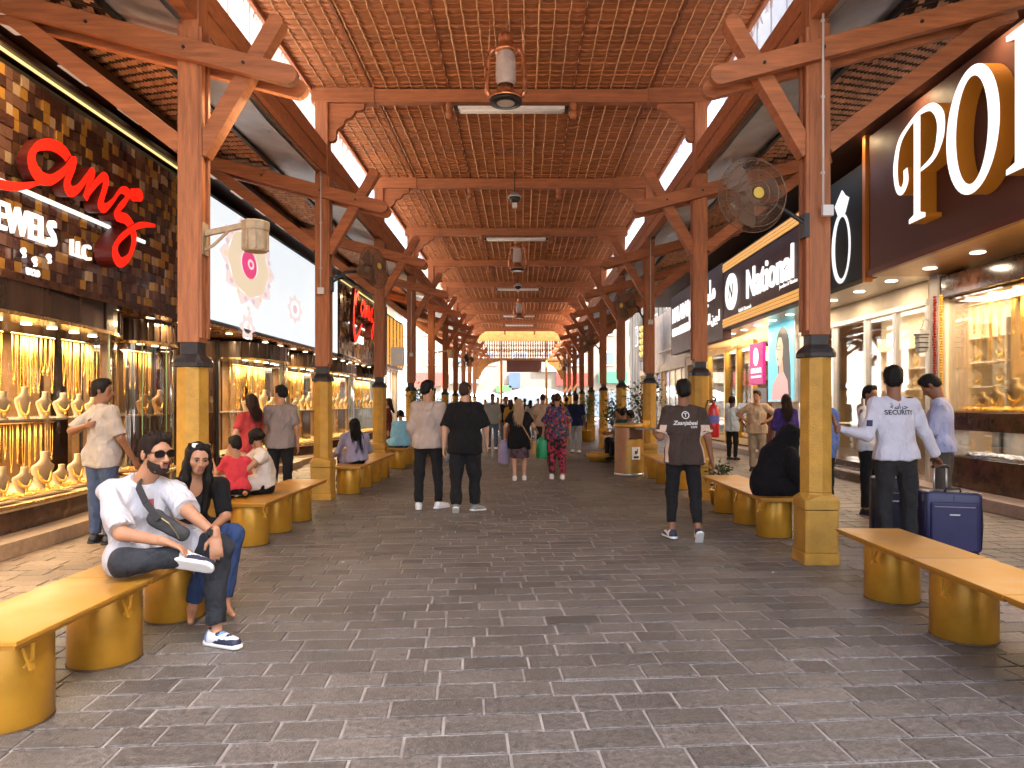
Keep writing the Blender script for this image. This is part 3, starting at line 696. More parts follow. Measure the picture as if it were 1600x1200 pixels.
# ================================================================ left signs
TILES = [mat('tile_%s' % nm, c, rg, metal=.35, var=.12, vscale=20, coat=.3) for nm, c, rg in (('brown', (.080, .032, .024), .25), ('dark', (.055, .026, .020), .25), ('mauve', (.17, .085, .060), .25), ('gold', (.40, .20, .04), .25), ('pale', (.46, .32, .20), .22), ('umber', (.12, .055, .028), .25))]
RED = em('red_letter_face', (1, .012, .004), 1.15); REDS = mat('dark_red_letter_side', (.09, .008, .006), .4)
WHITEL = em('white_letter_face', (.96, .95, .92), 1.05)
STRIP = em('led_strip_gold', (1, .72, .28), 1.3)
def tile_sign(name, lab, X, y0, y1, z0, z1, s, tw, th, limit):
    r = empty(name, (X, (y0 + y1) / 2, z0), label=lab, cat='sign'); yc = (y0 + y1) / 2
    g = MB(); g.box((-s * .06, 0, (z1 - z0) / 2), (.10, y1 - y0, z1 - z0)); g.build('sign_box', mat('sign_box_dark', (.015, .008, .006), .5), r)
    meshes = {}
    cells = [(a, b) for a in range(int((y1 - y0) / tw)) for b in range(int((z1 - z0) / th))]
    cells.sort(key=lambda c: c[0]); cells = [c for c in cells if y0 + c[0] * tw > 6.9 or limit < 300] + [c for c in cells if not (y0 + c[0] * tw > 6.9 or limit < 300)]
    restg = MB()
    for k, (a, b) in enumerate(cells):
        q = random.choices(range(6), (24, 16, 18, 19, 10, 13))[0]; dp = random.choice((.015, .03, .03, .045))
        y, z = y0 + (a + .5) * tw - yc, (b + .5) * th + .01
        if k < limit:
            key = (q, dp)
            if key not in meshes:
                g = MB(); g.box((0, 0, 0), (dp, tw - .006, th - .006)); meshes[key] = g.mesh('tile'); meshes[key].materials.append(TILES[q])
            link('tile', meshes[key], None, r, (-s * .01 + s * dp / 2, y, z))
        else: restg.cur = q; restg.box((-s * .01 + s * dp / 2, y, z), (dp, tw - .006, th - .006))
    if restg.v: restg.build('tile_field', TILES, r, kind='stuff')
    g = MB(); g.box((s * .05, 0, z1 - z0 + .05), (.03, y1 - y0, .02)); g.build('light_strip', STRIP, r)
    g = MB(); g.box((s * .02, (y1 - y0) / 2 + .03, (z1 - z0) / 2), (.03, .025, z1 - z0)); g.build('light_strip', STRIP, r)
    area('strip_lamp', (X + s * .16, yc, z1 + .06), (.05, y1 - y0 - .1), 95 * (y1 - y0) / 4 * KL, (1, .70, .36), (-s * .28, 0, -1)); area('strip_lamp', (X + s * .30, yc, z0 - .02), (.05, y1 - y0 - .1), 26 * (y1 - y0) / 4 * KL, (1, .70, .36), (-s * .5, 0, 1))
    g = MB(); g.box((s * .0, 0, -.05), (.26, y1 - y0, .09)); g.build('lower_trim', MARBLE, r)
    g = MB(); g.box((s * .04, 0, z1 - z0 + .09), (.24, y1 - y0, .05)); g.build('upper_trim', DARKWOOD, r)
    return r
def stroke(pts, thick, ext, M, nm, parent, face=None, side=None, thin=.45, ang=.9):
    """calligraphic stroke: pen nib at a fixed angle; drawn in local xy, extruded along local z"""
    # Catmull-Rom
    P = [Vector((*p[:2], 0)) for p in pts]; wts = [p[2] if len(p) > 2 else 1. for p in pts]; out = []; ws = []
    for i in range(len(P) - 1):
        p0, p1, p2, p3 = P[max(i - 1, 0)], P[i], P[i + 1], P[min(i + 2, len(P) - 1)]
        for k in range(6):
            t = k / 6; out.append(.5 * ((2 * p1) + (p2 - p0) * t + (2 * p0 - 5 * p1 + 4 * p2 - p3) * t * t + (3 * p1 - p0 - 3 * p2 + p3) * t ** 3)); ws.append(wts[i] * (1 - t) + wts[i + 1] * t)
    out.append(P[-1]); ws.append(wts[-1]); g = MB(); n = len(out)
    for i, p in enumerate(out):
        d = (out[min(i + 1, n - 1)] - out[max(i - 1, 0)]).normalized(); nn = Vector((-d.y, d.x, 0))
        hw = thick * ws[i] / 2 * (thin + (1 - thin) * abs(math.sin(math.atan2(d.y, d.x) - ang)))
        for q in (1, -1):
            for z in (0, ext + .0006 * i): g.v.append((p.x + nn.x * hw * q, p.y + nn.y * hw * q, z))
    for i in range(n - 1):
        a, b = 4 * i, 4 * i + 4
        g.cur = 0; g.f.append((a + 1, a + 3, b + 3, b + 1)); g.mi.append(0)
        for f in ((a, b, b + 1, a + 1), (a + 2, a + 3, b + 3, b + 2), (a, a + 2, b + 2, b)): g.f.append(f); g.mi.append(1)
    g.f.append((0, 1, 3, 2)); g.mi.append(1); e = 4 * (n - 1); g.f.append((e, e + 2, e + 3, e + 1)); g.mi.append(1)
    me = g.mesh(nm); recalc(me)
    o = link(nm, me, [face or RED, side or REDS], parent); o.matrix_local = M; return o
def wallM(X, y, z, s, out=.02):
    """local x runs along the reading direction, local y up, local z out of the wall (s: outward X sign)"""
    return Matrix(((0, 0, s, s * out), (s, 0, 0, y), (0, 1, 0, z), (0, 0, 0, 1)))
S1Y0, S1Y1, S1Z0, S1Z1 = 3.0, 10.98, 2.86, 5.06; XSL = -5.35
ts = tile_sign('jewellery_sign', 'mosaic tile sign with red script lettering over the large curved window', XSL, S1Y0, S1Y1, S1Z0, S1Z1, 1, .112, .125, 300)
yc1 = (S1Y0 + S1Y1) / 2
def M1(y, z, out=.09): return wallM(0, y - yc1, z - S1Z0, 1, out)
# red script, x along +Y; positions in metres from (y=7.2)
A = [(1.02, 1.02, .8), (.84, 1.16), (.55, 1.16), (.25, .98), (.14, .72), (.24, .50), (.50, .50), (.80, .78), (1.00, 1.08, .9), (.98, .92), (.86, .60), (.92, .46), (1.10, .58), (1.36, .96, .9), (1.42, 1.0), (1.36, .78), (1.24, .44, .9), (1.34, .62), (1.62, .98), (1.74, 1.02), (1.72, .84), (1.60, .48), (1.70, .42), (1.90, .62, .7), (2.12, .92, .7), (2.30, .95), (2.26, .78), (2.02, .48), (2.02, .36), (2.26, .36), (2.42, .22), (2.46, -.06), (2.30, -.42), (2.06, -.60), (1.90, -.50), (1.92, -.25), (2.20, .06, .8), (2.62, .36, .7), (3.10, .50, .3)]
A = [(x * .76, z * .6, *q) for x, z, *q in A]
stroke(A, .16, .10, M1(7.28, 3.63), 'script_letters', ts)
stroke([(-1.2, .15, .4), (-.6, .02, .9), (-.1, .08, .9), (.30, .26, .3)], .13, .10, M1(7.28, 3.63), 'script_tail', ts)
K = [(-1.5, 1.15, .8), (-1.65, .6), (-1.75, -.1), (-1.6, -.5), (-1.2, -.3), (-.8, .1)]
stroke(K, .2, .10, M1(7.28, 3.63), 'script_letters', ts)
g = MB(); g.lathe([(0, .10), (.085, .10), (.085, 0)], 16); g.cur = 1; o = g.build('script_dot', [RED, REDS], ts); o.matrix_local = M1(7.28 + 2.22, 3.63 + .68, .09)
g = MB(); g.box((0, 0, 0), (.03, 4.6, .045)); g.build('sign_line', WHITEL, ts, loc=(.07, 7.54 - yc1, 3.75 - S1Z0))
text('sign_text', 'JEWELS', WHITEL, M1(6.98, 3.27, .06), ts, size=.41, extrude=.02, offset=.003, xscale=.76)
text('sign_text', 'LLC', WHITEL, M1(8.24, 3.24, .06), ts, size=.27, extrude=.02, offset=.001, xscale=.85)
text('sign_text', 'UCO', WHITEL, M1(7.52, 2.88, .055), ts, size=.10, extrude=.01, offset=.004, xscale=.9)
for y, z in ((7.45, 3.08), (7.85, 3.10), (7.62, 3.02)):
    stroke([(0, 0), (.025, .03), (.0, .06), (-.03, .03), (.012, -.012), (-.006, -.04)], .014, .02, M1(y, z, .06), 'sign_emblem', ts, WHITEL, WHITEL)
# bright screen
SCR = em('screen_white', (.80, .90, .97), .90)
scr = empty('video_screen', (XSL, 15.75, 2.92), label='large bright advertising screen showing a ruby pendant', cat='screen')
g = MB(); g.box((-.10, 0, 1.08), (.2, 9.3, 2.24)); g.build('housing', mat('screen_housing', (.05, .08, .12), .3, metal=.5), scr, bevel=.02)
g = MB(); g.box((.01, 0, 1.07), (.02, 9.14, 2.10)); g.build('display', SCR, scr)
def disc(y, z, r1, r0, m, nm, x=.024, n=40, wob=0., k_=8, sy=1.6):
    g = MB(); 
    for q in range(n):
        t = 2 * math.pi * q / n; a = r1 * (1 + wob * math.cos(k_ * t)); g.v += [(x, y + a * math.cos(t) * sy, z + a * math.sin(t)), (x, y + r0 * math.cos(t) * sy, z + r0 * math.sin(t))]
    for q in range(n): g.f.append((2 * q, 2 * ((q + 1) % n), 2 * ((q + 1) % n) + 1, 2 * q + 1)); g.mi.append(0)
    return g.build(nm, m, scr)
PG = em('screen_gold', (.80, .68, .50), .85); PP = em('screen_pink', (.85, .08, .26), .75); PL = em('screen_pale', (.82, .72, .72), .85); PM = em('screen_mauve', (.72, .56, .62), .85)
disc(-2.0, 1.28, .78, .62, PL, 'picture', .0225, wob=.12, k_=10); disc(-2.0, 1.28, .62, .26, PG, 'picture', .0235, wob=.03); disc(-2.0, 1.28, .27, 0, PP, 'picture', .025, sy=1.4); disc(-1.93, 1.30, .10, .05, PL, 'picture', .0262)
disc(.75, .78, .30, .20, PL, 'picture', .0225, wob=.15); disc(.75, .78, .10, 0, PM, 'picture', .0245)
for k in range(18):
    t = 2 * math.pi * k / 18; disc(-2.0 + 1.12 * math.cos(t), 1.28 + .70 * math.sin(t), .055, 0, PM if k % 3 else PG, 'picture', .0255, n=10)
for k in range(5): disc(-2.05 + .05 * (k % 2), .42 - k * .09, .05, 0, PL if k % 2 else PG, 'picture', .0225, n=10)
disc(-2.1, .05, .22, .12, PL, 'picture', .0227, wob=.2, k_=6)
# small repeat of the tile sign
t2 = tile_sign('small_jewellery_sign', 'slatted tile sign with small red script beyond the bright screen', XSL, 20.55, 25.4, 2.95, 5.05, 1, .13, .16, 299)
def M2(y, z, out=.09): return wallM(0, y - 22.975, z - 2.95, 1, out)
stroke([(-.1, 1.1, .9), (-.28, .5), (-.35, -.1), (-.15, -.45), (.2, -.3), (.7, .1, .6)], .26, .1, M2(21.9, 3.95), 'script_letters', t2)
stroke([(.3, 1.05), (.05, .9), (-.1, .6)], .22, .1, M2(21.9, 3.95), 'script_letters', t2)
stroke([((x * .8) + .5, z * 1.0 + .12) for x, z, *q in A], .17, .1, M2(21.9, 3.95), 'script_letters', t2)
g = MB(); g.box((0, 0, 0), (.03, 3.2, .05)); g.build('sign_line', WHITEL, t2, loc=(.08, .0, 1.0))
text('sign_text', 'JEWELS', WHITEL, M2(22.3, 3.45, .06), t2, size=.34, extrude=.02, offset=.01)
# narrow dark sign and gold strip sign further on
g = MB(); g.box((0, 0, 0), (.2, 1.5, 2.6)); n1 = g.build('dark_panel_sign', mat('maroon_panel', (.05, .012, .012), .35), None, loc=(XSL + .05, 26.35, 3.9), label='narrow maroon sign panel with pale emblems beyond the small red sign', cat='sign')
for k in range(3):
    g = MB(); g.lathe([(.22, .03), (.22, 0)], 16); g.lathe([(.0, .02), (.15, .02)], 12, cap=False); o = g.build('emblem', WHITEL, n1); o.matrix_local = wallM(0, 0, -.9 + k * .85, 1, .11); o.scale = (.8, 1, 1)
gs = empty('gold_strip_sign', (XSL, 29.4, 2.95), label='sign of glowing vertical gold strips at the end of the left shops', cat='sign')
g = MB(); g.box((-.05, 0, 1.05), (.1, 4.2, 2.1)); g.build('sign_box', DARKWOOD, gs)
for k in range(16):
    g = MB(); g.box((.03, -2 + k * .26, 1.05), (.05, .11, 1.9)); g.build('gold_strip', em('gold_strip_glow', (1, .50, .10), .9) if k % 3 else BRASS, gs)
# ================================================================ right-hand shops
XSR = 5.6
WARMW = mat('cream_shop_wall', (.72, .62, .48), .6, var=.08)
ALU = mat('aluminium_frame', (.60, .57, .54), .35, metal=.7, var=.08)
rb = empty('shop_row', (8, 16, 0), label='shop row with lit windows along the right of the arcade', cat='building')
def rbox(c, d, m, nm, par=None, bevel=0):
    par = par or rb; g = MB(); g.box((0, 0, 0), d); return g.build(nm, m, par, bevel=bevel, loc=(c[0] - par.location.x, c[1] - par.location.y, c[2] - par.location.z))
rbox((10.2, 14, 2.9), (.3, 40, 5.8), WARMW, 'back_wall')
rbox((6.9, 13, .09), (1.0, 46, .175), mat('pinkish_granite_kerb', (.34, .25, .22), .5, var=.2, vscale=9), 'kerb', bevel=.012)
rbox((8.6, 13, .10), (2.8, 46, .19), WARMW, 'shop_floor')
rbox((7.4, 12, 5.92), (5.0, 40, .14), mat('upper_soffit_brown', (.09, .036, .022), .5), 'canopy_slab')
rbox((7.0, 9.0, 3.60), (2.6, 5.0, .06), mat('gold_ceiling_sheet', (.42, .24, .09), .3, metal=.5, var=.15), 'soffit'); rbox((8.0, 20.5, 3.60), (4.6, 18, .06), mat('pale_soffit', (.62, .55, .46), .3, metal=.3), 'soffit')
for k in range(16):
    y = 7.4 + k * 1.13; g = MB(); g.lathe([(0, -.008), (.085, -.008), (.10, 0)], 14); g.build('downlight', LAMPW, rb, loc=(6.25 - 8, y - 16, 3.565))
for k in range(11):
    y = 7.2 + k * 1.7
    area('soffit_lamp', (6.25, y, 3.54), (.16, .16), 26 * KL, (1, .78, .52), parent=None)
# upper soffit spot fittings above the sign
for k in range(10):
    y = 6.4 + k * .86; lit = k % 2 == 0
    g = MB(); g.box((0, 0, 0), (.22, .34, .03)); o = g.build('spot_fitting', LAMPW if lit else mat('spot_glass', (.5, .47, .42), .3), rb, loc=(5.22 - 8, y - 16, 5.835))
    if lit and y < 12: area('sign_spot', (5.35, y, 5.80), (.12, .2), 7 * KL, (1, .72, .38), (.35, 0, -1))
# --- display case under the PO sign
mc = empty('marble_display_case', (6.8, 9.9, 0), label='brown marble display case glowing with gold beside the blue-shirted man', cat='shop window')
def mbx(c, d, m, nm, bevel=0): return rbox(c, d, m, nm, mc, bevel)
CY0, CY1 = 7.0, 11.35; cyc = (CY0 + CY1) / 2; cl = CY1 - CY0
mbx((7.15, cyc, .42), (.62, cl, .48), MARBLE, 'base', .008); mbx((7.1, cyc, 1.22), (.7, cl, .27), MARBLE, 'middle_band', .008)
mbx((7.1, cyc, 3.36), (.74, cl, .34), MARBLE, 'header', .008)
mbx((6.86, cyc, .875), (.012, cl - .1, .42), GLASS, 'lower_glass'); mbx((6.84, cyc, 2.275), (.012, cl - .1, 1.83), GLASS, 'upper_glass')
mbx((7.9, cyc, 2.275), (.06, cl, 1.83), mat('gold_silk_back', (.62, .42, .19), .5, var=.25, vscale=2), 'back_panel'); mbx((7.6, cyc, .875), (.06, cl, .42), mat('grey_velvet_back', (.34, .31, .28), .7, var=.2), 'lower_back')
mbx((7.4, cyc, 3.18), (1.0, cl - .1, .04), mat('case_ceiling', (.6, .42, .2), .3, metal=.4), 'case_ceiling')
mbx((7.35, cyc, .66), (.9, cl, .02), mat('navy_tray', (.03, .035, .06), .4), 'lower_deck'); mbx((7.4, cyc, 1.365), (1.0, cl, .02), CREAM, 'upper_deck')
for k in range(5):
    y = CY0 + .3 + k * .95; mbx((7.55, y, .875), (.03, .05, .42), BLACKM, 'divider')
for k in range(8):
    for x in (7.05, 7.35):
        g = MB(); g.lathe([(0, -.01), (.07, -.01), (.07, 0)], 12); g.build('downlight', LAMP, mc, loc=(x - 6.8, CY0 + .3 + k * .54 - 9.9, 3.158))
area('display_lamp', (7.2, cyc, 3.12), (.6, cl - .3), 240 * KL, (1, .74, .40)); area('display_lamp', (7.2, cyc, 1.07), (.4, cl - .3), 60 * KL, (1, .9, .78))
mbx((6.95, CY1 + .12, 1.9), (.5, .24, 3.4), mat('grey_stone_jamb', (.46, .40, .36), .5, var=.12), 'jamb', .01)
for k, (y, z, kind, sc_, m_) in enumerate(((9.55, 1.38, 1, 1.7, BROWNV), (8.75, 1.38, 2, 1.9, None), (10.3, 1.38, 0, 1.5, None), (8.2, 1.38, 1, 1.5, None), (10.75, 1.38, 1, 1.0, None), (9.95, 1.38, 0, 1.0, BROWNV), (9.15, 1.38, 0, 1.1, None), (11.05, 1.38, 0, .9, None))):
    bust(7.25, y, z, math.radians(-70), kind, ['brown velvet bust standing in the marble display case', 'tall cream bust with long necklace in the marble display case', 'short cream bust beside the brown bust in the marble case', 'cream bust at the edge of the marble display case', 'slim cream bust near the garlands in the marble case', 'small brown bust between larger ones in the marble case', 'small cream bust beside the tallest one in the marble case', 'smallest cream bust next to the garlands in the marble case'][k], 'busts in the marble case', sc_, m_)
for k in range(4):
    chain_rack((7.25, 7.9 + k * .9), (7.25, 8.7 + k * .9), 3.05, 4, math.radians(90), f'gold necklaces hanging in the marble case, {ORD[k]} rail from the camera', 'rails in the marble case', 1.15)
heap('jewellery_tray', lambda: (random.uniform(-.18, .18), random.uniform(-1.6, 1.6)), 240, 'gold bangles spread along the upper deck of the marble case', (7.1, 9.5, 1.38), size=.045)
heap('jewellery_tray', lambda: (random.uniform(-.15, .2), random.uniform(-1.6, 1.6)), 220, 'silver watches laid out in the lower window of the marble case', (7.1, 9.5, .675), m=mat('silver', (.75, .74, .72), .2, metal=1.), size=.038)
# framed watch advert in the lower window
fa = empty('watch_advert', (7.05, 9.25, .68), math.radians(78), label='small framed watch picture standing in the lower marble window', cat='picture frame')
g = MB(); g.box((0, 0, .19), (.34, .03, .38)); g.build('frame', mat('grey_frame', (.45, .45, .46), .4), fa, bevel=.006); g = MB(); g.box((0, .018, .19), (.29, .01, .33)); g.build('picture', mat('navy_picture', (.03, .06, .16), .4), fa)
g = MB(); g.lathe([(0, .0), (.06, .0), (.06, .012)], 20, (0, .024, .2), axis='Y'); g.box((0, .026, .30), (.05, .008, .10)); g.box((0, .026, .10), (.05, .008, .10)); g.build('watch', mat('steel_print', (.6, .6, .6), .4), fa)
# garlands at the jamb
for k, (y, m_, nm) in enumerate(((11.30, mat('red_bead', (.30, .012, .010), .5), 'red'), (11.12, mat('yellow_bead', (.75, .42, .04), .4), 'yellow'))):
    r = empty('bead_garland', (6.62, y, 3.2), label=f'{nm} bead garland hanging beside the marble case', cat='garland', group='bead garlands')
    g = MB()
    for q in range(46): g.ell((random.uniform(-.006, .006), random.uniform(-.006, .006), -q * .042), (.030, .030, .022), 8, 4)
    g.build('bead_strand', m_, r, True, kind='stuff')
wl = empty('wall_lantern', (6.55, 11.55, 2.55), label='small grey carriage lantern on the jamb beside the bead garlands', cat='lantern')
g = MB(); g.lathe([(.04, -.22), (.09, -.2), (.10, .06), (.13, .08), (.05, .16), (.0, .18)], 8); g.build('housing', GREYPLASTIC, wl); g = MB(); g.tube([(.1, 0, .1), (.12, 0, .3), (.05, 0, .34), (0, 0, .18)], .012, 6); g.build('hook', GREYPLASTIC, wl)
for z in (-.14, -.06, .02):
    g = MB(); g.lathe([(.097, z - .008), (.106, z), (.097, z + .008)], 12, cap=False); g.build('band', BLACKM, wl)

# --- white glass shop
gsn = empty('glass_shop_front', (6.8, 13.7, 0), label='white glazed shop front with bright shelves behind the security guard', cat='shop window')
def gbx(c, d, m, nm, bevel=0): return rbox(c, d, m, nm, gsn, bevel)
for y in (11.85, 12.9, 14.0, 15.45, 17.3): gbx((6.85, y, 1.66), (.08, .10, 3.0), ALU, 'mullion', .006)
gbx((6.85, 14.6, 3.20), (.12, 5.5, .10), ALU, 'transom', .006); gbx((6.88, 14.6, 3.40), (.1, 5.5, .33), WARMW, 'fascia')
for y0, y1 in ((11.9, 12.85), (12.95, 13.95), (14.05, 15.4), (15.5, 17.25)): gbx((6.87, (y0 + y1) / 2, 1.66), (.012, y1 - y0, 2.98), GLASS, 'glass_pane')
g = MB(); g.tube([(0, 0, -.35), (0, 0, .35)], .018, 8); g.build('door_pull', BLACKM, gsn, True, loc=(-.03, 13.88 - 13.7, 1.35))
gbx((6.55, 14.2, .09), (.5, 2.2, .17), MARBLE, 'step', .01); gbx((6.7, 14.2, .26), (.3, 2.2, .17), MARBLE, 'step', .01)
gbx((8.9, 14.6, 1.9), (.06, 5.6, 3.3), mat('glowing_shelf_back', (.80, .66, .45), .5, emit=(1, .78, .48), estr=.7 * KL), 'shelf_back')  # plain shelf back given a glow to brighten the shop interior
for z in (.9, 1.35, 1.8, 2.25, 2.7): gbx((8.65, 14.6, z), (.5, 5.5, .025), WARMW, 'shelf')
for y in (12.2, 13.3, 14.4, 15.5, 16.6): gbx((8.62, y, 1.8), (.5, .03, 2.4), WARMW, 'shelf_side')
gbx((7.6, 13.0, .62), (.7, 1.8, .86), WARMW, 'counter', .01); gbx((7.6, 16.0, .62), (.7, 1.6, .86), WARMW, 'counter', .01)
area('shop_lamp', (7.8, 14.5, 3.45), (1.4, 5), 430 * KL, (1, .87, .68))
for j, z in enumerate((.92, 1.37, 1.82, 2.27)):
    for q in range(5):
        y = 12.45 + q * 1.02
        for q2, y2 in enumerate((y - .22, y + .15)): bust(8.58, y2, z, math.radians(-75), 0, f'small cream bust in the white shop, {ORD[q * 2 + q2]} from the camera on the {ORD[j]} shelf', f'busts on the {ORD[j]} lit shelf', .95)
# lightbox poster and pink emblem board
pb = empty('poster_lightbox', (6.72, 18.3, 2.78), label='cyan lightbox poster of a dark-haired woman beside the pink board', cat='poster')
g = MB(); g.box((.06, 0, 0), (.12, 1.9, 2.5)); g.build('housing', ALU, pb, bevel=.01); CYAN = em('poster_cyan', (.16, .62, .78), .85); g = MB(); g.box((-.005, 0, 0), (.012, 1.82, 2.42)); g.build('poster', CYAN, pb)
def flat(pts, m, nm, x): 
    g = MB(); g.add([(x, -a, b) for a, b in pts], [tuple(range(len(pts)))]); return g.build(nm, m, pb)
def oval(cx, cz, a, b, n=24): return [(cx + a * math.cos(2 * math.pi * k / n), cz + b * math.sin(2 * math.pi * k / n)) for k in range(n)]
HAIRP = mat('poster_hair', (.015, .010, .010), .4); SKINP = em('poster_skin', (.75, .48, .36), .75)
flat(oval(.16, .16, .46, .52), HAIRP, 'picture', -.013); flat([(-.20, .2), (-.16, -.5), (.05, -1.0), (.72, -1.1), (.70, -.4), (.60, .2)], HAIRP, 'picture', -.0132)
flat([(-.22, .30), (-.26, .14), (-.34, .02), (-.27, -.05), (-.28, -.14), (-.22, -.24), (-.10, -.32), (.08, -.26), (.18, -.05), (.20, .20), (.08, .42), (-.12, .44)], SKINP, 'picture', -.0145); flat([(-.08, -.25), (-.10, -.52), (.24, -.52), (.16, -.15)], em('poster_neck', (.60, .36, .27), .6), 'picture', -.0142); flat([(-.12, -.50), (-.55, -.78), (-.62, -1.19), (.60, -1.19), (.50, -.70), (.24, -.48)], em('poster_dress', (.70, .40, .40), .75), 'picture', -.0144)
for cx in (-.17, -.02): flat(oval(cx, .12, .045, .016, 10), HAIRP, 'picture', -.0155); flat([(cx - .07, .20), (cx + .06, .20), (cx, .225)], HAIRP, 'picture', -.0156)
flat(oval(-.19, -.13, .06, .026, 12), em('poster_lip', (.6, .12, .12), .6), 'picture', -.0155)
pk = empty('pink_board', (6.66, 20.05, 2.62), label='magenta board with a white monogram and lettering above the dark panel', cat='sign')
g = MB(); g.box((.04, 0, 0), (.08, 1.15, 1.18)); g.build('board', em('magenta_board', (.50, .012, .20), .65), pk, bevel=.008)
def MP(y, z): return wallM(0, y, z, -1, .006)
me = MB(); me.lathe([(.20, .006), (.165, .006), (.165, 0), (.20, 0), (.20, .006)], 28); o = me.build('emblem_ring', WHITEL, pk); o.matrix_local = MP(0, .20); o.scale = (1, 1.25, 1)
text('emblem_letter', 'M', WHITEL, MP(.10, .10), pk, size=.28, extrude=.004, offset=.004); text('sign_text', 'MALABAR', WHITEL, MP(.43, -.26), pk, size=.20, extrude=.004, offset=.006); text('sign_text', 'GOLD & DIAMONDS', WHITEL, MP(.43, -.40), pk, size=.095, extrude=.004)
rbox((6.85, 20.05, 1.05), (.2, 1.2, 1.75), mat('maroon_pier', (.10, .03, .03), .4), 'pier'); rbox((6.9, 18.3, .85), (.1, 2.0, 1.3), WARMW, 'lower_panel')
# --- gold framed windows of the next shop
mf = empty('gold_framed_window', (6.8, 23.3, 0), label='gold-framed jewellery window where the pale-shirted man stands', cat='shop window')
GF = mat('gold_frame', (.48, .27, .05), .3, metal=.7, var=.12)
for y in (20.75, 22.3, 23.6, 25.8): rbox((6.85, y, 1.75), (.14, .16, 3.2), GF, 'frame_post', mf, .008)
for z in (.32, 1.42, 3.3): rbox((6.85, 23.3, z), (.12, 5.1, .18), GF if z != 1.42 else MARBLE, 'frame_rail', mf, .008)
rbox((6.95, 23.3, .25), (.2, 5.1, .3), MARBLE, 'base', mf)
rbox((6.88, 23.3, 1.75), (.012, 5.0, 2.9), GLASS, 'glass_pane', mf); rbox((8.2, 23.3, 1.8), (.06, 5.2, 3.2), mat('lit_back_cream', (.75, .62, .42), .5), 'back_panel', mf)
for z in (.42, 1.45, 2.2, 2.75): rbox((7.6, 23.3, z), (1.1, 5.1, .025), CREAM, 'shelf', mf)
area('display_lamp', (7.35, 23.3, 3.3), (.7, 4.8), 330 * KL, (1, .82, .56)); area('display_lamp', (7.3, 23.3, 1.38), (.4, 4.8), 55 * KL, (1, .85, .6))
for k in range(10): bust(7.3, 20.95 + k * .5, 1.47, math.radians(-75), k % 3, f'cream bust on the middle shelf of the gold-framed window, {ORD[k]} from the camera', 'busts in the gold-framed window')
heap('jewellery_tray', lambda: (random.uniform(-.3, .2), random.uniform(-2.2, 2.2)), 200, 'bright jewellery on the low shelf of the gold-framed window', (7.3, 23.3, .44), size=.05)
# --- plain far shop fronts
def far_shop(y0, y1, lab, m, dark, X=6.9, s=-1, glow=.8, h=3.4):
    r = empty('far_shop_front', (X, (y0 + y1) / 2, 0), label=lab, cat='shop'); yc = (y0 + y1) / 2
    g = MB(); g.box((-s * .6, 0, h + 1.3), (.9, y1 - y0, 2.6)); g.build('upper_wall', m, r)
    g = MB(); g.box((-s * 1.3, 0, h / 2), (.1, y1 - y0, h)); g.build('lit_interior', dark, r)
    for y in (y0 + .12, y1 - .12): g = MB(); g.box((-s * .1, y - yc, h / 2), (.3, .24, h)); g.build('pier', m, r, bevel=.01)
    n_ = max(2, int((y1 - y0) / 1.2))
    for k in range(n_):
        yy = y0 + .3 + (k + .5) * (y1 - y0 - .6) / n_; g = MB(); g.box((-s * .1, yy - yc, h / 2), (.02, (y1 - y0 - .6) / n_ - .06, h - .1)); g.build('glass_pane', GLASS, r)
        g = MB(); g.box((-s * .1, yy - yc - (y1 - y0 - .6) / n_ / 2, h / 2), (.06, .06, h)); g.build('mullion', ALU, r)
        for z in (.8, 1.5, 2.1): g = MB(); g.box((-s * .8, yy - yc, z), (.4, .8, .04)); g.build('shelf', CREAM, r)
    g = MB(); g.box((-s * .1, 0, h - .2), (.34, y1 - y0, .3)); g.build('lintel', m, r)
    if glow: area('shop_lamp', (X - s * .6, yc, h - .12), (.6, (y1 - y0) * .8), 110 * glow * KL, (1, .86, .64))
    return r
LITI = mat('lit_interior_cream', (.7, .58, .40), .6, var=.35, vscale=2)
far_shop(26.6, 29.4, 'far shop with dark doorway just past the white-lettered brown sign', STONEW, mat('dark_interior', (.05, .04, .035), .5), glow=.2)
far_shop(29.5, 35.0, 'far beige stone shop below the gold calligraphy sign', STONEW, LITI)
far_shop(35.1, 41.0, 'last beige shop before the open street', STONEW, LITI, glow=1.2)
far_shop(31.2, 36.0, 'pale shop on the left behind the far posts', WARMW, LITI, X=-6.4, s=1, glow=1.5)
gc = empty('calligraphy_sign', (6.1, 35.2, 4.7), label='arched gold calligraphy sign on the beige stone wall', cat='sign')
g = MB(); pts = [(-.9, -1.1), (.9, -1.1), (.9, .5), (.6, .95), (0, 1.2), (-.6, .95), (-.9, .5)]; g.prism(pts, .12, wallM(0, 0, 0, -1, 0)); recalc_mb(g).build('board', mat('dark_board', (.05, .03, .02), .4), gc)
GL = em('gold_calligraphy', (1, .60, .16), .95)
for k in range(5): stroke([(-.6, .5 - k * .32), (-.3, .62 - k * .32), (0, .42 - k * .32), (.25, .6 - k * .32), (.6, .5 - k * .32), (.55, .36 - k * .32)], .10, .04, wallM(0, 0, 0, -1, .13), 'calligraphy', gc, GL, GL)

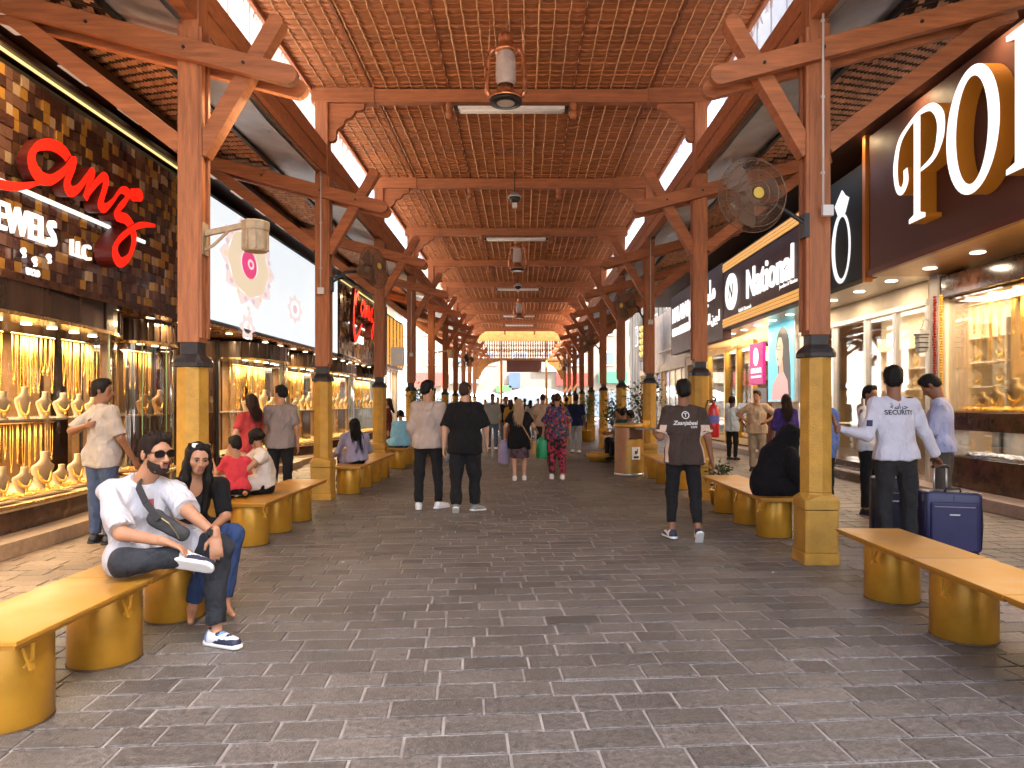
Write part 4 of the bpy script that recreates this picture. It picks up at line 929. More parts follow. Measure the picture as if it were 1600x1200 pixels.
# ================================================================ right-hand signs
def sign_box(name, lab, y0, y1, z0, z1, m, X=XSR, trim=None):
    r = empty(name, (X, (y0 + y1) / 2, z0), label=lab, cat='sign'); g = MB(); g.box((.12, 0, (z1 - z0) / 2), (.24, y1 - y0, z1 - z0)); g.build('sign_box', m, r, bevel=.01)
    if trim:
        g = MB(); g.box((.0, 0, -.03), (.08, y1 - y0, .09)); g.build('lower_trim', trim, r)
    return r
WHT = em('white_letter_bright', (1, .98, .95), 1.25); ORS = mat('orange_letter_side', (.42, .155, .015), .35, metal=.3, emit=(1, .33, .03), estr=.10 * KL)
po = sign_box('brown_sign', 'brown sign with huge white serif letters and orange sides', 3.5, 11.36, 3.62, 5.80, SIGNBROWN, trim=mat('copper_trim', (.16, .05, .035), .35, metal=.4))
pyc = (3.5 + 11.36) / 2
def MPO(y, z): return wallM(0, y - pyc, z - 3.62, -1, .02)
def shape(polys, ext, M, nm, par, face, side):
    """polygons with holes by curve fill"""
    c = bpy.data.curves.new('t', 'CURVE'); c.dimensions = '2D'; c.fill_mode = 'BOTH'; c.extrude = ext / 2
    for p in polys:
        sp_ = c.splines.new('POLY'); sp_.points.add(len(p) - 1); sp_.use_cyclic_u = True
        for q, (x, y) in enumerate(p): sp_.points[q].co = (x, y, 0, 1)
    o = bpy.data.objects.new('t', c); COL.objects.link(o); bpy.context.view_layer.update()
    me = bpy.data.meshes.new_from_object(o.evaluated_get(bpy.context.evaluated_depsgraph_get())); bpy.data.objects.remove(o); bpy.data.curves.remove(c)
    me.transform(Matrix.Translation((0, 0, ext / 2))); me.materials.clear()
    ob = link(nm, me, [face, side], par); 
    for pl in me.polygons: pl.material_index = 0 if pl.normal.z > .5 else 1
    ob.matrix_local = M; return ob
def ring(cx, cz, a, b, n=48): return [(cx + a * math.cos(2 * math.pi * k / n), cz + b * math.sin(2 * math.pi * k / n)) for k in range(n)]
# letter P with swash: stem, bowl, curl (reading direction = decreasing y)
DP = .22
stem_ = [(.46, 1.40), (.62, 1.44), (.62, .10), (.74, .06), (.74, 0), (.34, 0), (.34, .06), (.46, .10)]
shape([stem_], DP, MPO(10.10, 3.98), 'letter', po, WHT, ORS)
def thick_curve(pts, w0): 
    P = [Vector((x, y)) for x, y, *_ in pts]; W = [p[2] if len(p) > 2 else 1 for p in pts]; out = []; ws = []
    for i in range(len(P) - 1):
        p0, p1, p2, p3 = P[max(i - 1, 0)], P[i], P[i + 1], P[min(i + 2, len(P) - 1)]
        for k in range(6):
            t = k / 6; out.append(.5 * ((2 * p1) + (p2 - p0) * t + (2 * p0 - 5 * p1 + 4 * p2 - p3) * t * t + (3 * p1 - p0 - 3 * p2 + p3) * t ** 3)); ws.append(W[i] * (1 - t) + W[i + 1] * t)
    out.append(P[-1]); ws.append(W[-1]); L1, L2 = [], []
    for i, p in enumerate(out):
        d = (out[min(i + 1, len(out) - 1)] - out[max(i - 1, 0)]).normalized(); n_ = Vector((-d.y, d.x)) * w0 * ws[i] / 2; L1.append(tuple(p + n_)); L2.append(tuple(p - n_))
    return L1 + L2[::-1]
shape([thick_curve([(.24, .80, .9), (.25, .62, 1.2), (.14, .52, 1), (.02, .62, .9), (-.02, .92, 1.1), (.08, 1.22, .9), (.30, 1.36, .6), (.60, 1.44, .6), (.88, 1.40, .9), (1.06, 1.20, 1.5), (1.06, .95, 1.5), (.92, .74, .8), (.62, .66, .4)], .115)], DP - .006, MPO(10.10, 3.98), 'letter', po, WHT, ORS)
shape([ring(0, 0, .50, .76), ring(0, 0, .30, .64)], DP, MPO(8.40, 4.76), 'letter', po, WHT, ORS)
shape([[(0, 0), (0, .06), (.14, .10), (.14, 1.44), (0, 1.48), (0, 1.54), (.52, 1.54), (.52, 1.48), (.36, 1.44), (.36, .10), (1.0, .10), (1.08, .45), (1.14, .45), (1.12, 0)]], DP, MPO(7.80, 4.02), 'letter', po, WHT, ORS)
g = MB(); g.box((0, 0, 0), (.12, .10, 2.4)); g.build('corner_trim', mat('orange_trim', (.50, .17, .03), .35, metal=.3), po, loc=(.02, 11.46 - pyc, 1.05))
bl = sign_box('black_ring_sign', 'black sign panel with a white diamond ring picture', 11.56, 14.05, 3.56, 5.45, mat('black_sign', (.016, .016, .017), .55, spec=.3)); bl_c = (11.56 + 14.05) / 2
def MBL(y, z): return wallM(0, y - bl_c, z - 3.56, -1, .006)
WR = em('white_print', (.92, .95, 1), .9)
shape([ring(0, 0, .36, .62), ring(.03, 0, .27, .54)], .01, MBL(12.35, 4.22), 'ring_picture', bl, WR, WR); shape([[(-.26, 0), (-.12, -.22), (.14, -.2), (.28, .02), (.14, .10), (.02, .22), (-.14, .10)]], .012, MBL(12.32, 5.0), 'ring_picture', bl, WR, WR)
nat = sign_box('gold_banded_sign', 'brown sign with white bold lettering between gold lattice bands', 14.1, 19.6, 3.55, 5.40, SIGNBROWN); nc = (14.1 + 19.6) / 2
def MN(y, z): return wallM(0, y - nc, z - 3.55, -1, .012)
text('sign_text', 'National', WHT, MN(17.55, 4.10), nat, size=1.02, extrude=.03, offset=.008, xscale=.88)
shape([ring(0, 0, .48, .48)], .05, MN(18.75, 4.47), 'emblem', nat, WHT, WHT); text('emblem_letter', 'N', mat('black_print', (.01, .01, .01), .4), MN(18.93, 4.30) @ Matrix.Translation((0, 0, .055)), nat, size=.52, extrude=.004, shear=.2)
text('sign_text', 'Jewellers & Watches', WHITEL, MN(15.3, 3.98), nat, size=.12, extrude=.004); text('sign_text', 'Gold & Diamonds', WHITEL, MN(18.2, 3.84), nat, size=.14, extrude=.004)
LATG = em('lit_gold_lattice', (1, .55, .16), .62)
for z0 in (.02, 1.55):
    g = MB(); g.box((-.005, 0, z0 + .13), (.03, 5.5, .27)); g.build('lattice_band', mat('lattice_backing', (.12, .05, .012), .5), nat)  # dark brown backing behind the gold studs
    g = MB()
    for k in range(78):
        y = -2.72 + k * .07
        for z in (.05, .13, .21): g.box((-.028, y + (.035 if z == .13 else 0), z0 + z), (.02, .052, .052), Matrix.Rotation(math.pi / 4, 3, 'X'))
    g.build('lattice_studs', LATG, nat, kind='stuff')
ml = sign_box('white_lettered_sign', 'brown sign with white capitals and Arabic script past the gold-banded sign', 19.65, 26.5, 3.30, 5.45, SIGNBROWN); mlc = (19.65 + 26.5) / 2
def MM(y, z): return wallM(0, y - mlc, z - 3.30, -1, .012)
text('sign_text', 'MALABAR', WHT, MM(26.2, 4.45), ml, size=.78, extrude=.02, offset=.004, xscale=.78); text('sign_text', 'GOLD & DIAMONDS', WHT, MM(26.2, 3.95), ml, size=.42, extrude=.02, offset=.002, xscale=.70)
shape([ring(0, 0, .62, .62), ring(0, 0, .52, .52)], .03, MM(22.9, 4.45), 'emblem', ml, WHT, WHT); text('emblem_letter', 'M', WHT, MM(23.2, 4.18), ml, size=.8, extrude=.015, offset=.01)
text('sign_text', '\uFEAD\uFE8E\uFE92\uFEE0\uFEE3', WHT, MM(21.9, 4.55), ml, size=.85, extrude=.02, offset=.004); text('sign_text', '\uFEAE\uFEF3\uFEAE\uFEA4\uFEDF\uFE8D\u0020\uFEE6\uFEF4\uFEA0\uFEDF', WHT, MM(21.9, 3.85), ml, size=.44, extrude=.02, offset=.002)
# ================================================================ hanging lamps
COPPER = mat('aged_copper', (.62, .27, .13), .32, metal=.85, var=.25, vscale=12, rvar=.1)
FROST = mat('frosted_lamp_glass', (.62, .52, .47), .45, var=.15, vscale=14, transmission=.25)
def lantern(x, y, z, lab):
    r = empty('hanging_lantern', (x, y, z), label=lab, cat='lantern', group='copper lanterns under the roof')
    g = MB(); g.lathe([(.0, .01), (.10, .01), (.175, .03), (.178, .055), (.14, .075), (.10, .12), (.075, .15), (.072, .185)], 28); g.build('font', COPPER, r, True)
    g = MB(); g.lathe([(0, -.004), (.095, -.004), (.10, .008)], 28); g.build('lens', mat('lamp_lens', (.62, .57, .52), .35), r)
    g = MB(); g.lathe([(.10, -.006), (.172, -.002), (.176, .03), (.10, .01)], 28, cap=False); g.build('lower_rim', BLACKM, r, True)
    g = MB(); g.lathe([(.085, .19), (.108, .24), (.112, .36), (.10, .50), (.078, .545)], 24, cap=False); g.build('glass_globe', FROST, r, True)
    g = MB(); g.lathe([(.115, .535), (.12, .56), (.085, .60), (.075, .66), (.085, .68), (.07, .73), (.045, .75), (0, .755)], 24); g.build('chimney', COPPER, r, True)
    for s in (-1, 1):
        g = MB(); g.tube([(s * .08, 0, .575), (s * .15, 0, .565), (s * .185, 0, .50), (s * .20, 0, .25), (s * .20, 0, .12), (s * .17, 0, .06)], .026, 10); g.build('side_tube', COPPER, r, True)
    for s in (-1, 1):
        g = MB(); g.tube([(s * .18, 0, .54), (s * .17, 0, .9), (s * .06, 0, 1.05), (0, 0, 1.08)], .005, 5); g.build('bail_wire', COPPER, r, True)
    g = MB(); g.tube([(0, 0, .74), (.01, 0, (6.40 - z) / 1.2)], .007, 6); g.tube([(.03, 0, .74), (.035, .01, (6.40 - z) / 1.2)], .005, 5); g.build('hanging_cord', mat('cord_tan', (.35, .17, .08), .7), r)
    r.scale = (1.2, 1.2, 1.2); return r
lantern(-.21, 9.0, 5.335, 'copper hanging lantern closest to the camera under the reed roof')
lantern(-.14, 20.2, 5.30, 'second copper lantern hanging farther down the arcade')
lantern(-.14, 31.4, 5.30, 'third and smallest copper lantern far down the arcade')
for k, (i, lab) in enumerate(((1, 'first'), (3, 'second'), (5, 'third'), (7, 'fourth'), (8, 'fifth'))):
    y = PY[i]; r = empty('batten_light', (XC, y, 6.12), label=f'white fluorescent batten under a roof beam, {lab} from the camera', cat='light', group='fluorescent battens')
    g = MB(); g.box((0, -.02, -.02), (1.66, .14, .05)); g.build('housing', WHITE, r, bevel=.006); g = MB()
    for dy in (-.05, .03): g.tube([(-.80, dy, -.055), (.80, dy, -.055)], .018, 8)
    g.build('tube', mat('lamp_tube', (.85, .82, .76), .3), r, True)
    for s in (-1, 1): g = MB(); g.box((s * .86, -.02, -.03), (.05, .15, .07)); g.build('end_cap', BLACKM, r)
for y, lab in ((14.9, 'dome camera hanging between the copper lanterns'), (26.2, 'farther dome camera hanging down the arcade')):
    r = empty('dome_camera', (-.16, y, 5.85), label=lab, cat='camera', group='dome cameras'); g = MB(); g.tube([(0, 0, .1), (0, 0, .56)], .012, 6); g.build('rod', BLACKM, r)
    g = MB(); g.lathe([(0, .12), (.06, .11), (.11, .05), (.15, .02), (.15, 0)], 20); g.build('hood', GREYPLASTIC, r, True); g = MB(); g.lathe([(.12, 0), (.11, -.05), (.06, -.10), (0, -.115)], 20); g.build('dome', mat('smoked_dome', (.03, .03, .03), .1), r, True)
    g = MB(); g.box((0, -.02, -.17), (.10, .08, .1)); g.build('sensor_box', WHITE, r)
# ================================================================ fans, flood lamp, conduits
CAGE = mat('dusty_fan_wire', (.16, .085, .045), .6, var=.3); BLADE = mat('fan_blade', (.13, .075, .045), .5)
def fan(post, pz, ctr, face, lab):
    r = empty('wall_fan', ctr, label=lab, cat='fan', group='wall fans on the posts'); c = Vector((0, 0, 0)); f = Vector(face).normalized()
    q = f.to_track_quat('Z', 'Y').to_matrix(); R_ = .33
    def T(v): return q @ Vector(v)
    g = MB()
    for k in range(84):
        a = 2 * math.pi * k / 84
        prof = [(.06, .10), (.18, .10), (.28, .075), (R_, .0), (.28, -.07), (.16, -.10), (.08, -.11)]
        g.tube([T((p * math.cos(a), p * math.sin(a), z)) for p, z in prof], .0020, 3, False)
    for rr, z in ((R_, 0), (.29, .07), (.20, .10), (.11, .102), (.25, -.085)): g.tube([T((rr * math.cos(t), rr * math.sin(t), z)) for t in np.linspace(0, 2 * math.pi, 33)], .004, 4, False)
    g.build('cage', CAGE, r)
    for k in range(3):
        a = 2 * math.pi * k / 3 + .4; g = MB(); vs = []
        for rr, w0, w1 in ((.05, -.25, .25), (.14, -.5, .42), (.22, -.52, .40), (.29, -.40, .28)):
            for t_, zz in ((w0, .03), (w1, -.03)): vs.append(T((rr * math.cos(a + t_), rr * math.sin(a + t_), zz)))
        g.add(vs, [(2 * i, 2 * i + 1, 2 * i + 3, 2 * i + 2) for i in range(3)]); g.build('blade', BLADE, r)
    g = MB(); n_ = 14; vs = []
    for p, z in ((.05, .104), (.05, .112), (.0, .114)):
        for k in range(n_): vs.append(T((p * math.cos(2 * math.pi * k / n_), p * math.sin(2 * math.pi * k / n_), z)))
    g.add(vs, [(i * n_ + k, i * n_ + (k + 1) % n_, (i + 1) * n_ + (k + 1) % n_, (i + 1) * n_ + k) for i in range(2) for k in range(n_)]); g.build('badge', mat('yellow_badge', (.55, .38, .06), .4), r)
    g = MB(); g.tube([T((0, 0, -.05)), T((0, 0, -.14)), T((0, 0, -.27)), T((0, 0, -.30))], [.085, .095, .08, .03], 14); g.build('motor', BLADE, r, True)
    p = Vector(post) - Vector(ctr); back = T((0, 0, -.26)); mid = back.lerp(p, .55)
    g = MB(); g.tube([back, mid + Vector((0, 0, .02)), p + (back - p).normalized() * .16 + Vector((0, 0, -.03)), p + Vector((0, -.02, -.12)), p + Vector((0, -.01, -.25))], .022, 8); g.build('arm', BLACKM, r, True)
    g = MB(); g.box(p + Vector((0, 0, -.14)), (.05, .12, .22)); g.build('mount_plate', BLACKM, r)
    return r
fan((XR - .13, PY[0] - .06, 3.30), 0, (2.06, 6.30, 3.36), (.20, -1, -.06), 'large dusty wall fan on the first right-hand post facing the camera')
fan((XL + .13, PY[1], 3.50), 0, (-2.32, 11.0, 3.62), (.72, -.30, .12), 'tilted wall fan on the second left-hand post')
fan((XR - .13, PY[2], 3.45), 0, (2.22, 15.2, 3.62), (-.75, -.5, -.15), 'wall fan on the third right-hand post')
fan((XR - .13, PY[4], 3.45), 0, (2.2, 24.0, 3.55), (-.7, -.6, -.1), 'wall fan on the fifth right-hand post')
fan((XL + .13, PY[6], 3.45), 0, (-2.5, 32.7, 3.5), (.6, -.7, -.1), 'small far wall fan on the seventh left-hand post')
fan((XR - .13, PY[7], 3.45), 0, (2.2, 37.0, 3.5), (-.6, -.7, -.1), 'small far wall fan on the eighth right-hand post')
LAMPSTONE = mat('cream_lamp_body', (.42, .31, .19), .7, var=.2, vscale=14, bump=.3)
fl = empty('bracket_lamp', (-2.52, PY[0] - .02, 2.93), label='cream bucket-shaped lamp on a bracket beside the first left-hand post', cat='lamp')
g = MB(); g.lathe([(.0, 0), (.105, 0), (.112, .02), (.118, .19), (.128, .20), (.135, .275), (.12, .285), (0, .285)], 10); g.build('body', LAMPSTONE, fl, bevel=.004)
for k in range(10):
    a = 2 * math.pi * k / 10; g = MB(); g.box((.118 * math.cos(a), .118 * math.sin(a), .10), (.012, .02, .17), Matrix.Rotation(a, 3, 'Z')); g.build('rib', LAMPSTONE, fl)
g = MB(); g.bar((-.13, 0, .245), (-.48, 0, .17), .04, .05); g.tube([(-.47, 0, .02), (-.40, 0, .06), (-.25, 0, .20)], .014, 6); g.build('bracket_arm', LAMPSTONE, fl)
g = MB(); g.box((-.485, 0, .12), (.03, .12, .30)); g.build('mount_plate', LAMPSTONE, fl)
fl2 = empty('bracket_lamp', (-2.45, PY[4], 3.05), label='small cream bucket lamp on the fifth left-hand post', cat='lamp'); g = MB(); g.lathe([(.10, 0), (.12, .2), (.14, .28), (0, .29)], 10); g.build('body', LAMPSTONE, fl2); g = MB(); g.bar((-.13, 0, .24), (-.58, 0, .18), .04, .05); g.build('bracket_arm', LAMPSTONE, fl2)
CONDW = mat('grey_conduit', (.55, .50, .46), .5)
def conduit(x, y, z0, z1, lab, boxx):
    r = empty('electrical_conduit', (x, y, 0), label=lab, cat='conduit', group='conduits on the posts'); g = MB(); g.tube([(0, 0, z0), (0, 0, z1)], .011, 8); g.build('pipe', CONDW, r, True)
    g = MB(); g.box((boxx, 0, z0 - .05), (.10, .05, .10)); g.build('junction_box', mat('grey_box', (.62, .60, .58), .5), r, bevel=.006)
    for z in np.arange(z0 + .3, z1, .7): g = MB(); g.box((0, .008, z), (.035, .02, .02)); g.build('clip', CONDW, r)
conduit(XR - .015, PY[0] - .20, 3.32, 5.4, 'grey conduit and junction box on the first right-hand post', .04)
conduit(XL + .02, PY[1] - .20, 3.28, 5.2, 'pale conduit and junction box on the second left-hand post', .0)
conduit(XR - .01, PY[2] - .20, 3.3, 5.2, 'pale conduit on the third right-hand post', .0)
conduit(XL + .04, PY[3] - .20, 2.9, 4.6, 'pale conduit on the fourth left-hand post', .0)
g = MB(); g.box((0, 0, 0), (.34, .12, .5)); g.build('white_cabinet', WHITE, None, bevel=.01, loc=(-3.35, 18.9, 2.75), label='small white electrical cabinet fixed beside the fourth left-hand post', cat='cabinet')
# ================================================================ benches
def bench(xc, y0, y1, drums, lab, skew=0., w_=.52, joints=()):
    r = empty('bench', (xc, (y0 + y1) / 2, 0), label=lab, cat='bench', group='gold benches between the posts'); yc = (y0 + y1) / 2
    js = [y0] + list(joints) + [y1]
    for a, b in zip(js[:-1], js[1:]):
        g = MB(); g.box((0, (a + b) / 2 - yc, .460), (w_, b - a - .006, .022)); g.box((0, (a + b) / 2 - yc, .440), (w_ - .03, b - a - .03, .025)); g.build('seat_panel', BENCHTOP, r, bevel=.004)
    for y in drums:
        g = MB(); g.lathe([(.190, 0), (.194, .006), (.194, .42), (.19, .427)], 40); o = g.build('drum_support', BENCH, r, True, loc=(0, y - yc, 0)); addbevel(o, .003); g = MB(); g.lathe([(.1965, 0), (.1965, .012)], 40, cap=False); g.build('foot_ring', mat('scuffed_foot', (.10, .06, .03), .7, var=.4, vscale=12), r, True, loc=(0, y - yc, 0))
        for s in (-1, 1):
            g = MB(); g.bar((s * .20, 0, .40), (s * .235, 0, .30), .03, .014); g.tube([(s * .245, -.01, .425), (s * .235, 0, .35), (s * .20, .0, .31)], .010, 6); g.build('bracket', BENCH, r, loc=(0, y - yc - .16, 0))
    return r
bench(-2.44, 3.03, 5.42, (3.33, 4.12, 4.95), 'gold bench where the man in sunglasses sits', joints=(4.15,))
bench(-2.90, 7.24, 9.55, (7.50, 8.25, 9.02), 'gold bench where the woman holds a child', joints=(8.4,))
bench(-2.88, 11.40, 14.6, (11.7, 12.6, 13.4, 14.2), 'gold bench where the long-haired woman in lavender sits', joints=(12.4, 13.5))
bench(-2.88, 15.9, 18.7, (16.2, 17.2, 18.3), 'gold bench where the person in light blue sits', joints=(17.3,))
bench(2.84, 2.7, 5.80, (3.62, 4.53, 5.41), 'empty gold bench in front of the suitcases', joints=(3.78, 4.68))
bench(2.84, 7.62, 10.1, (7.95, 8.80, 9.70), 'gold bench where the woman in black sits', joints=(8.5, 9.3))
bench(2.70, 11.95, 14.4, (12.3, 13.2, 14.1), 'gold bench beyond the man in the brown shirt', joints=(13.2,))
bench(2.80, 16.0, 19.0, (16.4, 17.5, 18.6), 'gold bench behind the litter bin', joints=(17.4,))
bench(2.80, 20.4, 23.2, (20.8, 21.8, 22.8), 'far gold bench past the potted tree on the right side', joints=(21.8,))
for k in range(4):
    x, y = ((-1.2, 8.2), (.9, 7.1), (2.2, 6.2), (-1.7, 6.6))[k]
    g = MB(); g.add([(0, 0, .004), (.028, .006, .006), (.034, .026, .004), (.01, .03, .009)], [(0, 1, 2, 3)]); g.build('paper_scrap', WHITE, None, loc=(x, y, .002), label='tiny white paper scrap on the paving ' + ('behind the seated couple, farther up', 'left of the waiter, out in the open', 'just before the first right-hand column', 'beside the bench of the seated couple')[k], cat='litter', group='paper scraps on the paving')
# ================================================================ litter bin
bn = empty('litter_bin', (2.24, 14.75, 0), label='round gold litter bin with a white pictogram plate', cat='litter bin')
g = MB(); g.lathe([(.30, 0), (.31, .02), (.31, .05)], 36); g.build('foot_ring', ALU, bn, True)
BINB = mat('bin_gold', (.46, .25, .055), .42, metal=.4, var=.14, rvar=.08); BINP = mat('bin_pinkish', (.42, .21, .12), .45, metal=.3, var=.12)
g = MB(); g.lathe([(.30, .05), (.30, .74)], 40, cap=False); g.lathe([(.29, .74), (.29, .75)], 40); g.build('body', BINB, bn, True)
for a0, a1 in ((math.radians(150), math.radians(262)), (math.radians(330), math.radians(480))):
    g = MB(); g.lathe([(.296, .75), (.296, 1.0)], 14, a0=a0, a1=a1); g.build('hood_panel', BINP, bn, True)
g = MB(); g.lathe([(.318, 1.0), (.322, 1.01), (.322, 1.06), (.30, 1.08), (0, 1.09)], 40); g.build('lid', BINB, bn, True)
g = MB(); g.lathe([(.302, .02), (.302, .745)], 14, a0=math.radians(150), a1=math.radians(245)); g.build('side_panel', BINP, bn, True)
pl_ = [(math.radians(278 + 4.5 * k)) for k in range(9)]; g = MB(); g.lathe([(.3045, .34), (.3045, .60)], 8, a0=math.radians(272), a1=math.radians(308)); g.build('plate', WHITE, bn)
g = MB(); g.lathe([(.3065, .37), (.3065, .41)], 6, a0=math.radians(279), a1=math.radians(301)); g.lathe([(.3065, .45), (.3065, .52)], 4, a0=math.radians(284), a1=math.radians(292)); g.lathe([(.3065, .47), (.3065, .56)], 3, a0=math.radians(293), a1=math.radians(297)); g.build('pictogram', BLACKM, bn)
# ================================================================ fire extinguisher
fx = empty('fire_extinguisher', (2.93, PY[1] - .26, .98), label='red fire extinguisher hung on the second right-hand column', cat='fire extinguisher')
REDP = mat('red_paint', (.50, .014, .016), .3, coat=.4)
g = MB(); g.lathe([(.0, 0), (.075, .0), (.082, .02), (.082, .42), (.06, .48), (.025, .51), (.025, .54), (0, .54)], 20); g.build('cylinder', REDP, fx, True); g = MB(); g.lathe([(.0835, .22), (.0835, .34)], 20, cap=False); g.build('paper_label', mat('blue_label', (.12, .12, .35), .5), fx)
g = MB(); g.box((0, -.03, .56), (.03, .12, .03)); g.box((0, -.05, .60), (.025, .14, .015), Matrix.Rotation(.3, 3, 'X')); g.build('valve_handle', BLACKM, fx); g = MB(); g.tube([(-.02, 0, .55), (-.10, -.02, .56), (-.13, -.02, .45), (-.10, -.03, .15)], .012, 6); g.build('hose', BLACKM, fx, True)
# ================================================================ potted plants
LEAF = tone_mat('leaf_green', (.055, .085, .022), .5, .5, .3, 8, .0, 1); LEAFY = tone_mat('leaf_yellow_green', (.13, .14, .02), .5, .5, .3, 8, .0, 1); STEMM = mat('brown_stem', (.10, .055, .03), .8)
def potted(x, y, h, rad, lab, n=900, m=None, potr=.22, poth=.45, low=.35):
    r = empty('potted_plant', (x, y, 0), label=lab, cat='plant', group='potted plants along the arcade')
    g = MB(); g.lathe([(potr * .8, 0), (potr, poth * .9), (potr * 1.08, poth), (potr * .9, poth - .01), (potr * .85, poth - .04), (0, poth - .04)], 20); g.build('pot', BENCH, r, True)
    g = MB(); leaves = MB(); tn = []
    tips = []
    for k in range(14):
        a = random.uniform(0, 6.28); rr = rad * random.uniform(.2, .9); zt = poth + (h - poth) * random.uniform(low, 1); p1 = (rr * math.cos(a), rr * math.sin(a), zt)
        g.tube([(0, 0, poth - .05), (rr * .25 * math.cos(a), rr * .25 * math.sin(a), poth + (zt - poth) * .5), p1], [.016, .010, .004], 5); tips.append(p1)
    g.build('stem', STEMM, r)
    for k in range(n):
        p = random.choice(tips); q = random.gauss(0, .3); c = Vector((p[0] + random.gauss(0, rad * .25), p[1] + random.gauss(0, rad * .25), p[2] + random.gauss(-.05, (h - poth) * .12)))
        d = Vector((random.gauss(0, 1), random.gauss(0, 1), random.gauss(.2, .8))).normalized(); s_ = d.cross(Vector((random.gauss(0, 1), random.gauss(0, 1), random.gauss(0, 1)))).normalized(); l = random.uniform(.05, .11)
        leaves.add([c, c + d * l * .5 + s_ * l * .22, c + d * l, c + d * l * .5 - s_ * l * .22], [(0, 1, 2, 3)]); tn += [random.random()] * 4
    me = leaves.mesh('foliage'); set_tone(me, tn); link('foliage', me, m or LEAF, r, kind='stuff'); return r
potted(2.72, 15.9, 1.95, .42, 'tall potted bush rising behind the litter bin')
potted(-2.75, 19.5, 1.75, .40, 'leafy potted bush beside the fourth left-hand column')
potted(-2.7, 23.2, 1.6, .45, 'yellow-green potted shrub past the fourth left-hand column', m=LEAFY)
potted(-2.4, 27.4, 1.75, .5, 'bright yellow-green potted shrub farther down the left row', m=LEAFY)
potted(2.6, 19.9, 1.75, .36, 'potted bush between the far right-hand columns')
potted(2.5, 27.5, 1.8, .5, 'yellow-green potted shrub far along the right row', m=LEAFY)
potted(2.95, 10.45, .62, .18, 'low potted plant with dry leaves at the second right-hand column', n=220, potr=.17, poth=.22)
g = MB(); g.lathe([(.28, .12), (.36, .22), (.40, .32), (.30, .34), (0, .34)], 18); g.build('stone_bowl', GOLDSTONE, None, True, loc=(2.05, 18.3, -.12), label='low gold stone bowl on the paving past the litter bin', cat='bowl')
# ================================================================ suitcases
NAVY = mat('navy_suitcase_shell', (.020, .018, .075), .38, var=.15, vscale=6, bump=.1, bscale=30); NAVY2 = mat('dark_suitcase_shell', (.012, .011, .035), .4, var=.15)
def suitcase(x, y, rz, lab, w_=.46, d_=.27, h_=.60, m=NAVY, hz=.90, hx=0.):
    r = empty('suitcase', (x, y, 0), rz, label=lab, cat='suitcase', group='suitcases of the guard')
    def rr(w2, d2, rad, z): 
        out = []
        for cx, cy_, a0 in ((w2 - rad, d2 - rad, 0), (-w2 + rad, d2 - rad, 90), (-w2 + rad, -d2 + rad, 180), (w2 - rad, -d2 + rad, 270)):
            for k in range(5): a = math.radians(a0 + 22.5 * k); out.append((cx + rad * math.cos(a), cy_ + rad * math.sin(a), z))
        return out
    rings = []
    for z, k in ((.045, .90), (.055, .96), (.08, 1), (h_ * .5, 1.0), (h_ - .03, 1), (h_ - .01, .965), (h_, .9)): rings.append(rr(w_ / 2 * k, d_ / 2 * k, .05, z))
    loft(rings).build('shell', m, r, True)
    g = MB(); g.box((.0, -d_ / 2 - .008, h_ * .47), (w_ * .80, .035, h_ * .76)); g.build('front_pocket', m, r, bevel=.016)
    for sy in (-1, 1):
        hw, z0_, z1_ = w_ / 2 - .02, .09, h_ - .035; yy = sy * (d_ / 2 - .012); g = MB(); g.tube([(-hw, yy, z0_), (-hw - .012, yy, h_ / 2), (-hw, yy, z1_), (-hw + .03, yy, z1_ + .028), (hw - .03, yy, z1_ + .028), (hw, yy, z1_), (hw + .012, yy, h_ / 2), (hw, yy, z0_)], .007, 6); g.build('piping', BLACKM, r, True)
    g = MB(); g.tube([(-w_ * .34, -d_ / 2 - .027, h_ * .78), (w_ * .34, -d_ / 2 - .027, h_ * .78)], .004, 5); g.build('zipper', ALU, r)
    g = MB(); g.tube([(-.07, -d_ / 2 + .04, h_), (-.06, -d_ / 2 + .03, h_ + .035), (.06, -d_ / 2 + .03, h_ + .035), (.07, -d_ / 2 + .04, h_)], .011, 6); g.build('carry_handle', BLACKM, r, True)
    g = MB(); g.box((0, 0, h_ / 2), (.008, d_ + .006, h_ - .06)); g.build('seam', BLACKM, r)
    for sx in (-1, 1):
        for sy in (-1, 1): g = MB(); g.lathe([(0, -.016), (.026, -.016), (.026, .016), (0, .016)], 12, (sx * (w_ / 2 - .05), sy * (d_ / 2 - .05), .026), axis='Y'); g.build('wheel', BLACKM, r)
    if hz:
        for s in (-1, 1): g = MB(); g.tube([(hx + s * .055, .05, h_ - .02), (hx + s * .055, .05, hz - .02)], .009, 8); g.build('handle_tube', ALU, r, True)
        g = MB(); g.tube([(hx - .075, .05, hz - .02), (hx - .06, .05, hz), (hx + .06, .05, hz), (hx + .075, .05, hz - .02)], .018, 8); g.build('handle_grip', BLACKM, r, True)
    g = MB(); g.box((0, -d_ / 2 - .026, h_ * .66), (.09, .01, .012)); g.build('badge', ALU, r)
    return r
suitcase(4.24, 7.0, math.radians(-14), 'navy hard suitcase whose raised handle the guard grips', .52, .30, .63, NAVY, .87, -.06)
suitcase(4.02, 7.62, math.radians(-20), 'darker suitcase standing behind the guard beside the navy one', .46, .28, .70, NAVY2, 1.10)
